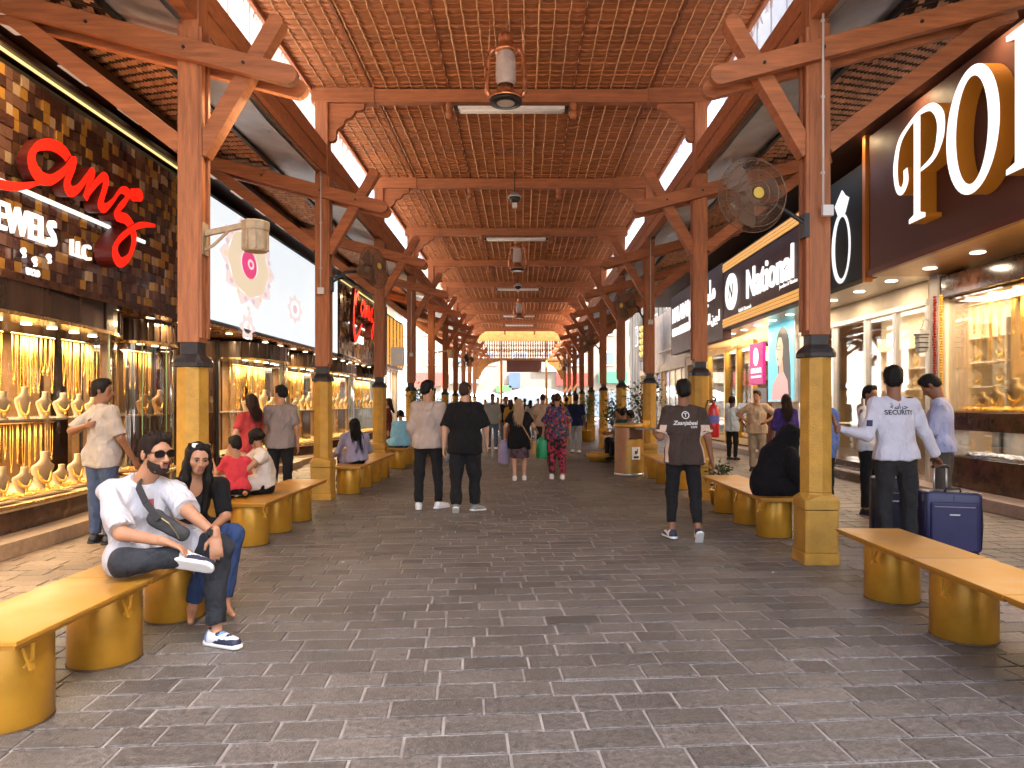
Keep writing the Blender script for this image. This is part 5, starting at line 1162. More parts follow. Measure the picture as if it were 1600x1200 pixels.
# ================================================================ people: implicit surfaces meshed with surface nets
def surfnet(F, org, h):
    nx, ny, nz = F.shape; ins = F < 0
    c = np.zeros((nx - 1, ny - 1, nz - 1), dtype=np.int8)
    for i in (0, 1):
        for j in (0, 1):
            for k in (0, 1): c += ins[i:nx - 1 + i, j:ny - 1 + j, k:nz - 1 + k]
    act = (c > 0) & (c < 8); idx = -np.ones(act.shape, dtype=np.int64); I = np.argwhere(act); idx[act] = np.arange(len(I))
    if not len(I): return np.zeros((0, 3)), np.zeros((0, 4), int)
    acc = np.zeros((len(I), 3)); cnt = np.zeros(len(I)); ii, jj, kk = I.T
    cor = [(i, j, k) for i in (0, 1) for j in (0, 1) for k in (0, 1)]
    for a in range(8):
        for b in range(a + 1, 8):
            A_, B_ = cor[a], cor[b]
            if sum(abs(x - y) for x, y in zip(A_, B_)) != 1: continue
            fa = F[ii + A_[0], jj + A_[1], kk + A_[2]]; fb = F[ii + B_[0], jj + B_[1], kk + B_[2]]; m = (fa < 0) != (fb < 0)
            t = np.where(m, fa / np.where(m, fa - fb, 1), 0)[:, None]
            acc += np.where(m[:, None], np.array(A_) + t * (np.array(B_) - np.array(A_)), 0); cnt += m
    V = (I + acc / cnt[:, None]) * h + org; Q = []
    for ax in range(3):
        o1, o2 = [(1, 2), (2, 0), (0, 1)][ax]; sl = [slice(None)] * 3; sl2 = [slice(None)] * 3; sl[ax] = slice(0, -1); sl2[ax] = slice(1, None)
        s1, s2 = ins[tuple(sl)], ins[tuple(sl2)]; E_ = np.argwhere(s1 != s2); E_ = E_[(E_[:, o1] > 0) & (E_[:, o2] > 0) & (E_[:, o1] < F.shape[o1] - 1) & (E_[:, o2] < F.shape[o2] - 1)]
        if not len(E_): continue
        d1 = np.zeros(3, int); d1[o1] = 1; d2 = np.zeros(3, int); d2[o2] = 1
        q = np.stack([idx[tuple((E_ - d1 - d2).T)], idx[tuple((E_ - d2).T)], idx[tuple(E_.T)], idx[tuple((E_ - d1).T)]], 1)
        fl_ = ~s1[tuple(E_.T)]; q[fl_] = q[fl_][:, ::-1]; Q.append(q)
    return V, np.concatenate(Q)
class Blob:
    def __init__(s, h): s.h = h; s.pr = []; s.cuts = []
    def cap(s, a, b, ra, rb, k=.03, flat=None, cuts=(), sub=False):
        s.pr.append(('c', np.array(a, float), np.array(b, float), ra, rb, k, flat, cuts, sub)); return s
    def ell(s, c, r, k=.03, B=None, cuts=(), sub=False):
        s.pr.append(('e', np.array(c, float), np.array(r, float), B, None, k, None, cuts, sub)); return s
    def cut(s, p, n): s.cuts.append((np.array(p, float), np.array(n, float) / np.linalg.norm(n))); return s
    def mesh(s):
        h = s.h; lo = np.full(3, 1e9); hi = -lo
        bbs = []
        for p in s.pr:
            if p[0] == 'c': r = max(p[3], p[4]) + p[5] * .5; a = np.minimum(p[1], p[2]) - r; b = np.maximum(p[1], p[2]) + r
            else: r = p[2].max() + p[5] * .5; a = p[1] - r; b = p[1] + r
            bbs.append((a, b))
            if not p[8]: lo = np.minimum(lo, a); hi = np.maximum(hi, b)
        lo -= 3 * h; hi += 3 * h; n = np.ceil((hi - lo) / h).astype(int) + 1; F = np.full(n, .5, dtype=np.float32)
        ax = [lo[d] + h * np.arange(n[d]) for d in range(3)]
        for p, (a, b) in zip(s.pr, bbs):
            i0 = np.maximum(((a - lo) / h).astype(int) - 3, 0); i1 = np.minimum(((b - lo) / h).astype(int) + 4, n); 
            if (i1 <= i0).any(): continue
            X = np.stack(np.meshgrid(*[ax[d][i0[d]:i1[d]] for d in range(3)], indexing='ij'), -1)
            if p[0] == 'c':
                A_, B_ = p[1], p[2]; P_ = X - A_; D = B_ - A_; fac = 1.
                if p[6] is not None:
                    nv, f = np.array(p[6][0], float), p[6][1]; nv /= np.linalg.norm(nv); P_ = P_ + (P_ @ nv)[..., None] * nv * (1 / f - 1); D = D + (D @ nv) * nv * (1 / f - 1); fac = (1 + f) / 2
                t = np.clip((P_ @ D) / max(D @ D, 1e-9), 0, 1); d = (np.linalg.norm(P_ - t[..., None] * D, axis=-1) - (p[3] + (p[4] - p[3]) * t)) * fac
            else:
                P_ = X - p[1]
                if p[3] is not None: P_ = P_ @ np.array(p[3], float).T
                q = P_ / p[2]; k0 = np.linalg.norm(q, axis=-1); k1 = np.linalg.norm(q / p[2], axis=-1); d = k0 * (k0 - 1) / np.maximum(k1, 1e-6)
            for cp, cn in p[7]: d = np.maximum(d, (X - np.array(cp, float)) @ (np.array(cn, float) / np.linalg.norm(cn)))
            S = tuple(slice(i0[d_], i1[d_]) for d_ in range(3)); G = F[S]; k = p[5]
            if p[8]: d = -d; hh = np.maximum(k - np.abs(G - d), 0) / k; F[S] = np.maximum(G, d) + hh * hh * k * .25
            else: hh = np.maximum(k - np.abs(G - d), 0) / k; F[S] = np.minimum(G, d) - hh * hh * k * .25
        if s.cuts:
            X = np.stack(np.meshgrid(*ax, indexing='ij'), -1)
            for cp, cn in s.cuts: F = np.maximum(F, (X - cp) @ cn)
        return surfnet(F, lo, h)
def wrinkle(V, amp, freq, seed, stretch=(1, 1, 1)):
    r = np.random.default_rng(seed); d = np.zeros(len(V)); W = V * np.array(stretch)
    for o in range(3):
        for _ in range(5):
            k = r.normal(size=3); k /= np.linalg.norm(k); ph = W @ k * freq * (1.7 ** o) + r.uniform(0, 6.28); d += (np.sin(ph) if _ % 2 else .6 - 1.2 * np.abs(np.sin(ph * .6 + .5 * np.sin(ph * .37)))) * amp / (1.6 ** o) / 2.0
    return d
def to_mesh(name, V, Q, mats, mi=None, wr=None):
    me = bpy.data.meshes.new(name); me.vertices.add(len(V)); me.loops.add(len(Q) * 4); me.polygons.add(len(Q))
    me.vertices.foreach_set('co', np.asarray(V, np.float32).ravel()); me.loops.foreach_set('vertex_index', np.asarray(Q, np.int32).ravel()); me.polygons.foreach_set('loop_start', np.arange(0, len(Q) * 4, 4, dtype=np.int32)); me.polygons.foreach_set('use_smooth', np.ones(len(Q), bool))
    for m in mats: me.materials.append(m)
    if mi is not None: me.polygons.foreach_set('material_index', np.asarray(mi, np.int32))
    me.update(calc_edges=True)
    # light smoothing
    n = len(V); e = np.zeros((len(me.edges), 2), np.int32); me.edges.foreach_get('vertices', e.ravel()) if False else None
    ev = np.empty(len(me.edges) * 2, np.int32); me.edges.foreach_get('vertices', ev); e = ev.reshape(-1, 2); W = np.array(V, float)
    for _ in range(2):
        acc = np.zeros_like(W); cnt = np.zeros(n); np.add.at(acc, e[:, 0], W[e[:, 1]]); np.add.at(acc, e[:, 1], W[e[:, 0]]); np.add.at(cnt, e[:, 0], 1); np.add.at(cnt, e[:, 1], 1)
        W = W * .5 + .5 * acc / np.maximum(cnt, 1)[:, None]
    if wr:
        N = np.empty(n * 3, np.float32); me.vertices.foreach_get('normal', N); W = W + N.reshape(-1, 3) * wrinkle(W, *wr)[:, None]
    me.vertices.foreach_set('co', W.astype(np.float32).ravel()); me.update(); return me

def cloth(name, c, var=.10, rough=.85, bump=.25, bs=220):
    if 'cloth_' + name in MATS: return MATS['cloth_' + name]
    m = mat('cloth_' + name, c, rough, var=var, vscale=9, bump=bump, bscale=bs, spec=.2); n = m.node_tree.nodes; L = m.node_tree.links; p = n['Principled BSDF']
    p.inputs['Sheen Weight'].default_value = .02
    b0 = p.inputs['Normal'].links[0].from_node; tc = n.new('ShaderNodeTexCoord'); mp = n.new('ShaderNodeMapping'); mp.inputs['Scale'].default_value = (1, 1, .55); mp.inputs['Rotation'].default_value = (.3, .5, .2)
    z = n.new('ShaderNodeTexNoise'); z.inputs['Scale'].default_value = 10; z.inputs['Detail'].default_value = 3; z.inputs['Distortion'].default_value = 1.4; L.new(tc.outputs['Object'], mp.inputs[0]); L.new(mp.outputs[0], z.inputs['Vector'])
    b = n.new('ShaderNodeBump'); b.inputs['Strength'].default_value = .75; b.inputs['Distance'].default_value = .04; L.new(z.outputs['Fac'], b.inputs['Height']); L.new(b.outputs[0], b0.inputs['Normal'])
    return m
SKINS = {k: mat('skin_' + k, c, .52, var=.12, vscale=9, bump=.10, bscale=120) for k, c in dict(tan=(.42, .205, .115), brown=(.25, .108, .055), fair=(.55, .30, .20), dark=(.13, .055, .030)).items()}
LIPS = mat('lips', (.30, .115, .085), .45)
for _m in SKINS.values(): _m.node_tree.nodes['Principled BSDF'].inputs['Subsurface Weight'].default_value = .15; _m.node_tree.nodes['Principled BSDF'].inputs['Subsurface Scale'].default_value = .012
HAIRB = mat('hair_black', (.008, .006, .005), .6, spec=.22, var=.4, vscale=30, stretch=(3, 3, .4), bump=.5, bscale=60); HAIRBR = mat('hair_brown', (.028, .013, .008), .6, spec=.22, var=.4, vscale=30, stretch=(3, 3, .4), bump=.5, bscale=60); HAIRBL = mat('hair_blonde', (.46, .30, .17), .55, spec=.3, var=.3, vscale=26, stretch=(4, 4, .35), bump=.6, bscale=50); BUZZ = mat('hair_buzz', (.040, .022, .015), .85, spec=.2, var=.3, vscale=60)
BEARD = mat('beard_black', (.022, .012, .008), .8, var=.4, vscale=80, bump=.5, bscale=200)
NV = lambda v: np.array(v, float)
def unit(v): v = NV(v); return v / np.linalg.norm(v)

def hand(bl, w, d, n, side, h=1., curl=.25, k=.008):
    """w wrist, d finger direction, n palm normal, side=thumb side vector"""
    d = unit(d); n = unit(NV(n) - d * np.dot(n, d)); s = np.cross(d, n); s = s if np.dot(s, side) > 0 else -s; sc = h
    bl.cap(w, w + d * .045 * sc, .024 * sc, .034 * sc, .012, (n, .55)); bl.cap(w + d * .045 * sc, w + d * .085 * sc, .036 * sc, .038 * sc, .012, (n, .42))
    for i, (o, L_) in enumerate(((.030, .072), (.010, .082), (-.011, .075), (-.031, .058))):
        p = w + d * .088 * sc + s * o * sc; cd_ = d + s * o * 1.2; a = 0.; r = .0092 * sc
        for j, (fr, dr) in enumerate(((.45, .6), (.32, 1.), (.23, .8))):
            a += curl * dr * (1 + .15 * i); v = unit(cd_ * math.cos(a) + n * math.sin(a)); q = p + v * L_ * fr * sc; bl.cap(p, q, r, r * .9, k); p = q; r *= .9
    p = w + d * .02 * sc + s * .025 * sc + n * .008; v = unit(d * .7 + s * .75 + n * .25); q = p + v * .045 * sc; bl.cap(p, q, .014 * sc, .011 * sc, .012); bl.cap(q, q + unit(d * .9 + s * .3 + n * .2) * .035 * sc, .0108 * sc, .009 * sc, k)

def person(label, base, H=1.72, face=90, build=1., skin='tan', sex='m', h=.014, pelvis=None, lean=(0, 0, 1), twist=0., arms=None, legs=None, look=None, top=None, bottom=None, shoes=None, hair=None, group=None, detail=False, joints=None, headtilt=(0, 0, 1), extra=None, seed=1, hips=None, handc=.3, palms=None, shoe_dirs=None):
    """all vectors in (right, forward, up) of the facing; top=(material, sleeve, hem, looseness), bottom=(kind, material, length)"""
    f = math.radians(face); fw = NV((math.cos(f), math.sin(f), 0)); rt = NV((math.sin(f), -math.cos(f), 0)); up = NV((0, 0, 1))
    def L_(v): return rt * v[0] + fw * v[1] + up * v[2]
    def D(v): return unit(L_(v))
    S = H / 1.75; SK = SKINS[skin]; b_ = build
    pel = L_(pelvis) if pelvis is not None else up * .53 * H
    spine = D(lean); neck = pel + spine * .295 * H
    tw = math.radians(twist); srt = rt * math.cos(tw) + fw * math.sin(tw); srt = unit(srt - spine * np.dot(srt, spine)); sfw = unit(np.cross(spine, srt))
    hrt = rt if hips is None else D(hips)
    shw = (.100 if sex == 'm' else .088) * H
    arms = {**dict(uR=(.12, 0, -1), lR=(.03, .12, -1), uL=(-.12, 0, -1), lL=(-.03, .12, -1)), **(arms or {})}
    legs = {**dict(tR=(.03, .0, -1), sR=(0, -.02, -1), tL=(-.03, .0, -1), sL=(0, -.02, -1)), **(legs or {})}
    J = dict(pel=pel, neck=neck, chest=pel + spine * .20 * H, shR=neck - spine * .018 * H + srt * shw, shL=neck - spine * .018 * H - srt * shw, hipR=pel + hrt * .052 * H, hipL=pel - hrt * .052 * H)
    for s in 'RL':
        J['el' + s] = J['sh' + s] + D(arms['u' + s]) * .168 * H; J['wr' + s] = J['el' + s] + D(arms['l' + s]) * .148 * H
        J['kn' + s] = J['hip' + s] + D(legs['t' + s]) * .245 * H; J['an' + s] = J['kn' + s] + D(legs['s' + s]) * .242 * H
    hc = neck + unit(spine * .55 + D(headtilt)) * .112 * H
    J['head'] = hc
    if joints:
        for k_, v in joints.items(): J[k_] = NV(v) - NV((base[0], base[1], 0))
        hc = J['head']; pel, neck = J['pel'], J['neck']; spine = unit(neck - pel); srt = unit(J['shR'] - J['shL']); sfw = unit(np.cross(spine, srt))
    lk = D(look) if look is not None else fw
    hup = unit(D(headtilt)); hfw = unit(lk - hup * np.dot(lk, hup) * .6); hrt_ = unit(np.cross(hfw, hup)); hup = np.cross(hrt_, hfw)
    HS = .99 * S if sex == 'm' else .96 * S
    if H < 1.3: HS = .80
    HB = np.stack([hrt_, hfw, hup]) 
    def Hd(x, y, z): return hc + (hrt_ * x + hfw * y + hup * z) * HS
    root = None
    # ---- body
    bl = Blob(h); fr = NV(sfw)
    bl.cap(pel, J['chest'], .125 * S * b_, .135 * S * b_, .05, (fr, .68)); bl.cap(J['shR'], J['shL'], .046 * S, .046 * S, .06); bl.cap(J['chest'], neck, .13 * S * b_, .07 * S, .05, (fr, .65))
    for s in 'RL':
        bl.cap(J['hip' + s], J['kn' + s], .082 * S * b_, .052 * S, .03); bl.cap(J['kn' + s], J['an' + s] + up * 0, .054 * S, .036 * S, .03)
        bl.cap(J['sh' + s], J['el' + s], .050 * S * b_, .040 * S, .03); bl.cap(J['el' + s], J['wr' + s], .040 * S * b_, .026 * S, .02)
        sd = (shoe_dirs or {}).get(s); fd = D(sd[0]) if sd else fw; J['fd' + s] = fd; fu_ = D(sd[1]) if sd else up; J['fu' + s] = unit(fu_ - fd * np.dot(fu_, fd))
        bl.cap(J['an' + s] + J['fu' + s] * -.02, J['an' + s] + fd * (.10 if shoes else .16) * S - J['fu' + s] * .04 * S, .034 * S, .022 * S, .03)
    parts = [bl.mesh()]
    nk = Blob(h if not detail else h * .6)
    hh = (h if not detail else .0042) if h < .02 else h * .8
    hd = Blob(hh); k1 = .02 * HS
    hd.ell(Hd(0, -.012, .035), NV((.076, .097, .086)) * HS, k1, HB); fm = sex == 'f'; hd.ell(Hd(0, .022, -.036 if fm else -.040), NV((.055, .066, .074) if fm else (.058, .068, .080)) * HS, .03, HB); cw = .010 if fm else .022; hd.cap(Hd(-cw, .060, -.094 if fm else -.098), Hd(cw, .060, -.094 if fm else -.098), .017 * HS, .017 * HS, .035)
    hd.cap(Hd(0, .088, .012), Hd(0, .107 if fm else .112, -.032), .007 * HS, (.010 if fm else .0135) * HS, .014); hd.cap(Hd(-.012, .098, -.037), Hd(.012, .098, -.037), .009 * HS, .009 * HS, .008)
    hd.cap(Hd(-.045, .070, .024), Hd(.045, .070, .024), (.008 if fm else .013) * HS, (.008 if fm else .013) * HS, .025)
    for q in (-1, 1):
        hd.ell(Hd(q * .043, .052, -.022), NV((.024, .024, .022)) * HS, .02, HB); hd.ell(Hd(q * .077, -.014, -.006), NV((.009, .020, .031)) * HS, .006, HB)
        if detail: hd.ell(Hd(q * .032, .096, .004), NV((.018, .014, .010)) * HS, .010, HB, sub=True)
    hd.cap(Hd(-.016, .086, -.060), Hd(.016, .086, -.060), .0085 * HS, .0085 * HS, .008); hd.cap(Hd(-.014, .084, -.073), Hd(.014, .084, -.073), .0095 * HS, .0095 * HS, .008)
    if detail: hd.cap(Hd(-.02, .099, -.0665), Hd(.02, .099, -.0665), .003, .003, .004, sub=True)
    hd.cap(Hd(0, -.025, -.06), neck - spine * .02, .054 * HS * (1.05 if sex == 'm' else .88), .060 * HS * (1.1 if sex == 'm' else .9), .03)
    parts.append(hd.mesh())
    for s in 'RL':
        hb = Blob(min(h, .0055) if detail else min(h * .8, .011)); hdv = unit(J['wr' + s] - J['el' + s]); pn = -srt if s == 'R' else srt; sidev = fw
        cu = handc
        if palms and s in palms: pm = palms[s]; pn = D(pm[0]); hdv = D(pm[1]); sidev = D(pm[2]); cu = pm[3]
        bl2 = hb; bl2.cap(J['wr' + s] - hdv * .03, J['wr' + s], .027 * S, .026 * S, .01); hand(hb, J['wr' + s], hdv, pn, sidev, S * .95, cu); parts.append(hb.mesh())
    V = np.concatenate([p[0] for p in parts]); off = 0; Q = []; MI = []
    for v, q in parts: Q.append(q + off); off += len(v)
    Q = np.concatenate(Q); cen = V[Q].mean(1); rel = (cen - hc) @ HB.T / HS
    lip = (np.abs(rel[:, 0]) < .023) & (rel[:, 1] > .080) & (np.abs(rel[:, 2] + .067) < .0125)
    me = to_mesh('person', V, Q, [SK, LIPS], lip.astype(int) if (detail) else None)
    root = link('person', me, None, None, (base[0], base[1], base[2] if len(base) > 2 else 0), label=label, cat='person', group=group)
    def part(name, blob, m, wr=None, par=None):
        v, q = blob.mesh() if isinstance(blob, Blob) else blob
        if not len(v): return None
        return link(name, to_mesh(name, v, q, m if isinstance(m, list) else [m], None, wr), None, par or root)
    # ---- shirt
    if top:
        tm, slv, hem, loose = top[:4]; t = Blob(h); lo_ = .016 + loose
        low = pel - spine * hem; R0 = (.128 * S * b_ + lo_) ; hemcut = [(low, -spine)]
        t.cap(low - spine * .03, J['chest'], R0 * (1.04 if sex == 'm' else 1.1), R0 * 1.06, .05, (fr, .70), hemcut); t.cap(J['chest'], neck - spine * .02, R0 * 1.06, .075 * S, .05, (fr, .66)); t.cap(J['shR'], J['shL'], .048 * S + lo_ * .3, .048 * S + lo_ * .3, .06)
        for s in 'RL': t.cap(neck - spine * .005, J['sh' + s], .055 * S, .045 * S + lo_ * .2, .05); t.cap(J['hip' + s] + spine * .03, J['hip' + s] + (J['kn' + s] - J['hip' + s]) * .6, .096 * S * b_ + lo_ * .7, .085 * S + lo_, .04, None, hemcut)
        if sex == 'f': 
            for q in (-1, 1): t.ell(J['chest'] + srt * q * .065 * S + fr * .075 * S, (.06 * S, .05 * S, .06 * S), .05)
        for s in 'RL':
            sh, el, wr_ = J['sh' + s], J['el' + s], J['wr' + s]
            if slv <= 0: continue
            if slv < 1: e = sh + (el - sh) * slv * 1.0; dd = unit(el - sh); t.cap(sh, e + dd * .03, .050 * S + lo_ * .4, .048 * S * b_ + lo_ * .62, .03, None, [(e, dd)])
            else: t.cap(sh, el, .050 * S + lo_ * .4, .044 * S + lo_ * .5, .03); e = el + (wr_ - el) * min(1, slv - 1); dd = unit(wr_ - el); t.cap(el, e + dd * .02, .044 * S + lo_ * .5, .031 * S + lo_ * .45, .02, None, [(e, dd)])
        t.ell(neck + spine * .045 + fr * .025, (.072 * S, .072 * S, .06 * S), .01, None, sub=True)
        if sex == 'f' and detail: t.ell(neck + fr * .09 - spine * .02, (.05, .06, .085), .02, None, sub=True)
        part('shirt', t, tm, (.005 + loose * .14, 26, seed, (1, 1, .55)))
        if len(top) > 4 and top[4]:      # collar
            cb = Blob(min(h, .008)); cb.cap(neck - spine * .015 + fr * .0, neck + spine * .045 * S, .068 * S, .060 * S, .01, None, [(neck + spine * .045 * S, spine)]); part('collar', cb, top[4])
    # ---- lower garment
    if bottom:
        kind, bm, ln = bottom[:3]; t = Blob(h); ww = bottom[3] if len(bottom) > 3 else .014
        if kind == 'trousers':
            wv = pel + spine * .045 * H; t.cap(pel - spine * .01, wv, .128 * S * b_ + ww * .6, .118 * S * b_ + ww * .4, .05, (fr, .74), [(wv, spine)])
            for s in 'RL':
                hp, kn, an = J['hip' + s], J['kn' + s], J['an' + s]; t.cap(hp, kn, .088 * S * b_ + ww, .060 * S + ww, .04); e = kn + (an - kn) * ln; dd = unit(an - kn); t.cap(kn, e + dd * .03, .060 * S + ww, .044 * S + ww, .03, None, [(e, dd)])
            part('trousers', t, bm, (.0045 + ww * .12, 26, seed + 5, (1, 1, .7)))
        else:
            wv = pel + spine * .06 * H; lo2 = pel + (NV((0, 0, -1))) * ln; t.cap(wv, pel - up * .04, .115 * S * b_ + .01, .15 * S * b_ + ww * .5, .05, (fr, .76)); t.cap(pel - up * .04, lo2 - up * .05, .15 * S * b_ + ww * .5, .17 * S * b_ + ww * 1.6, .05, (fr, .82), [(lo2, (0, 0, -1))]); part('skirt', t, bm, (.008 + ww * .15, 13, seed + 5, (1, 1, .15)))
    # ---- shoes
    if shoes:
        for s in 'RL':
            an, fd, fu = J['an' + s], J['fd' + s], J['fu' + s]; a = an - fu * .012 * S; sole = an - fu * .066 * S; t = Blob(min(h, .009)); cutp = [(sole + fu * .012, -fu)]
            t.cap(a - fd * .015 * S, a - fd * .03 * S - fu * .03 * S, .042 * S, .044 * S, .02, None, cutp); t.cap(a - fu * .015 * S, a + fd * .15 * S - fu * .035 * S, .045 * S, .034 * S, .03, None, cutp); t.cap(a + fd * .05 * S - fu * .03 * S, a + fd * .155 * S - fu * .045 * S, .044 * S, .040 * S, .02, None, cutp)
            so_ = part('shoe', t, shoes[0] if len(shoes) < 3 else [shoes[0]] + list(shoes[2]))
            if len(shoes) > 2:
                me_ = so_.data; cc = np.array([p.center[:] for p in me_.polygons]); al = (cc - a) @ fd / S; hu = (cc - sole) @ fu / S; mi_ = np.zeros(len(cc), int)
                mi_[(hu < .045) & (al > .02)] = 1; mi_[(al < -.025)] = 2; mi_[(hu > .06) & (al > .03)] = 1; mi_[(hu > .062) & (al > .05) & (al < .09)] = 2; mi_[(np.abs(hu - .03 - (al - .02) * .5) < .010) & (al > -.01) & (al < .1)] = 0; me_.polygons.foreach_set('material_index', mi_.astype(np.int32))
            t = Blob(min(h, .009)); c2 = [(sole + fu * .018, fu), (sole - fu * .012, -fu)]; t.cap(a - fd * .04 * S - fu * .055 * S, a + fd * .16 * S - fu * .055 * S, .046 * S, .044 * S, .01, None, c2); part('sole', t, shoes[1], None, so_)
    # ---- hair
    if hair:
        kind, hm = hair[:2]; t = Blob(min(h, .010) if not detail else .006); gl = .010 if kind != 'buzz' else .0075
        if kind in ('short', 'buzz'):
            vol = .006 if kind == 'short' else 0; t.ell(Hd(0, -.014, .040 + vol), NV((.076 + gl, .097 + gl, .086 + gl + vol)) * HS, .01, HB, [(Hd(0, .066, .064), hfw * 1 - hup * .38), (Hd(0, -.06, -.055), -hup * 1 + hfw * .28)])
            t.ell(Hd(0, -.045, -.005), NV((.072 + gl * .6, .066 + gl, .07)) * HS, .02, HB, [(Hd(0, -.035, 0), hfw)])
            if kind == 'short': t.cap(Hd(-.04, .045, .105), Hd(.04, .045, .105), .026 * HS, .026 * HS, .03)
        elif kind == 'bald': pass
        elif kind in ('long', 'bun', 'pony'):
            t.ell(Hd(0, -.016, .042), NV((.088, .108, .098)) * HS, .01, HB, [(Hd(0, .060, .070), hfw * 1 - hup * .42)])
            for q in (-1, 1): t.cap(Hd(q * .064, .022, .055), Hd(q * .078, .0, -.05), .024 * HS, .028 * HS, .02)
            if kind == 'long':
                ln = hair[2]; bk = NV(sfw) * -1; e = hc + bk * (.11 * HS + .055) - np.array(hair[3] if len(hair) > 3 else (0, 0, ln)); t.cap(Hd(0, -.045, .02), Hd(0, -.075, -.09), .085 * HS, .085 * HS, .04, (hfw, .7)); t.cap(Hd(0, -.075, -.09), e, .095 * HS, .06 * HS, .04, (sfw, .5))
                if len(hair) > 4:
                    for q in (-1, 1): t.cap(Hd(q * .075, .01, -.05), Hd(q * .082, .03, -.16), .032 * HS, .036 * HS, .03); t.cap(Hd(q * .082, .03, -.16), Hd(q * .075, .055, -.16 - hair[4]), .036 * HS, .022 * HS, .03)
            if kind == 'bun': t.ell(Hd(0, -.12, .03), NV((.05, .05, .05)) * HS, .02, HB)
            if kind == 'pony': t.cap(Hd(0, -.10, .03), Hd(0, -.13, -.22), .035 * HS, .02 * HS, .03)
        if t.pr:
            ho = part('hair', t, hm, (.004, 70, seed, (1, 1, .25)))
            rg = np.random.default_rng(seed); g = MB()
            if kind == 'long' and h < .0155:
                for q in range(150):
                    th = math.radians(rg.uniform(-115, 115)); jx, jz = rg.normal(0, .012), rg.normal(0, .05); p1 = Hd(.089 * math.sin(th), -.02 - .106 * math.cos(th), .06); p2 = Hd(.092 * math.sin(th) + jx * .3, -.03 - .10 * math.cos(th), -.06); p3 = e + NV(srt) * (.055 * math.sin(th) + jx) - NV(sfw) * (.022 + rg.uniform(0, .012)) + NV((0, 0, jz)); pm = (p2 + p3) / 2 - NV(sfw) * .02 + NV(srt) * jx
                    g.tube([p1, p2, pm, p3], [.002, .004, .004, .0012], 4, False)
            elif kind in ('short', 'buzz', 'bun') and h < .0125 and H > 1.3:
                me_ = ho.data; vv = np.array([v.co[:] for v in me_.vertices]); nn_ = np.array([v.normal[:] for v in me_.vertices]); L0 = .014 if kind == 'short' else .005
                for q in rg.integers(0, len(vv), 1400 if detail else 600):
                    p = vv[q] - nn_[q] * .002; dd = unit(nn_[q] * .55 + hfw * rg.uniform(-.3, .7) * (1 if (vv[q] - hc) @ hup > .05 else -.1) - hup * (.5 if (vv[q] - hc) @ hup < .06 else 0) + rg.normal(0, .25, 3)); sd_ = unit(np.cross(dd, nn_[q] + rg.normal(0, .3, 3))) * .0022; g.add([p + sd_, p - sd_, p + dd * L0 * rg.uniform(.5, 1.3)], [(0, 1, 2)])
            if g.v: g.build('hair_strands', hm, root, kind='stuff')
    root_api = dict(J=J, Hd=Hd, HB=HB, part=part, root=root, HS=HS, S=S, fw=fw, rt=rt, sfw=sfw, srt=srt, spine=spine, h=h, base=NV((base[0], base[1], 0)))
    if extra: extra(root_api)
    return root_api
from mathutils.bvhtree import BVHTree
def decal(api, body, m, size, pos, face, name='print', extrude=0., offset=.002, mesh=None, garment='shirt', align='CENTER', shear=0.):
    """flat print laid onto the garment: pos = local centre in front of it, face = outward direction"""
    sh = [c for c in api['root'].children if c.name.startswith(garment)][0]; me0 = sh.data
    bvh = BVHTree.FromPolygons([v.co[:] for v in me0.vertices], [p.vertices[:] for p in me0.polygons])
    me = mesh or text_mesh(body, size, 0, offset, align, shear=shear); n = Vector(face).normalized(); u = Vector((0, 0, 1)); r_ = u.cross(n).normalized(); u = n.cross(r_)
    if mesh is None:
        b = bmesh.new(); b.from_mesh(me); bmesh.ops.subdivide_edges(b, edges=[e for e in b.edges if e.calc_length() > size * .3], cuts=2); b.to_mesh(me); b.free()
    P = Vector(pos)
    for v in me.vertices:
        q = P + r_ * v.co.x + u * v.co.y + n * .3; hit = bvh.ray_cast(q, -n, .7); v.co = (hit[0] + n * .004) if hit[0] else q - n * .3
    me.update(); return link(name, me, m, api['root'])
def ring_mesh(r1, r0, n=28):
    g = MB()
    for k in range(n): t = 2 * math.pi * k / n; g.v += [(r1 * math.cos(t), r1 * math.sin(t), 0), (r0 * math.cos(t), r0 * math.sin(t), 0)]
    for k in range(n): g.f.append((2 * k, 2 * ((k + 1) % n), 2 * ((k + 1) % n) + 1, 2 * k + 1)); g.mi.append(0)
    return g.mesh('ring')
def rect_mesh(w_, h_, nx=6, ny=4):
    g = MB()
    for j in range(ny + 1):
        for i in range(nx + 1): g.v.append((w_ * (i / nx - .5), h_ * (j / ny - .5), 0))
    for j in range(ny):
        for i in range(nx): k = j * (nx + 1) + i; g.f.append((k, k + 1, k + nx + 2, k + nx + 1)); g.mi.append(0)
    return g.mesh('rect')
C = cloth
DENIM = cloth('denim_charcoal', (.028, .030, .036), .35, bs=260); DENIMB = cloth('denim_blue', (.030, .055, .14), .3, bs=260); BLACKC = cloth('black', (.010, .009, .010)); BLACKP = cloth('black_trouser', (.014, .013, .014))
WTEE = cloth('white_tee', (.50, .49, .52), .07); CRTEE = cloth('cream_tee', (.40, .34, .29), .08)
SHW = mat('shoe_white', (.70, .70, .72), .6, var=.1); SHN = mat('shoe_navy', (.022, .028, .06), .6, var=.3); SOLEW = mat('sole_white', (.74, .72, .68), .6); SHB = mat('shoe_black', (.012, .012, .012), .5); SHG = mat('shoe_grey', (.22, .21, .20), .6, var=.2); SOLEB = mat('sole_black', (.02, .02, .02), .7); SKYB = mat('shoe_blue', (.18, .34, .62), .6)
PRW = mat('print_white', (.72, .70, .66), .6); PRB = mat('print_black', (.015, .015, .02), .6)
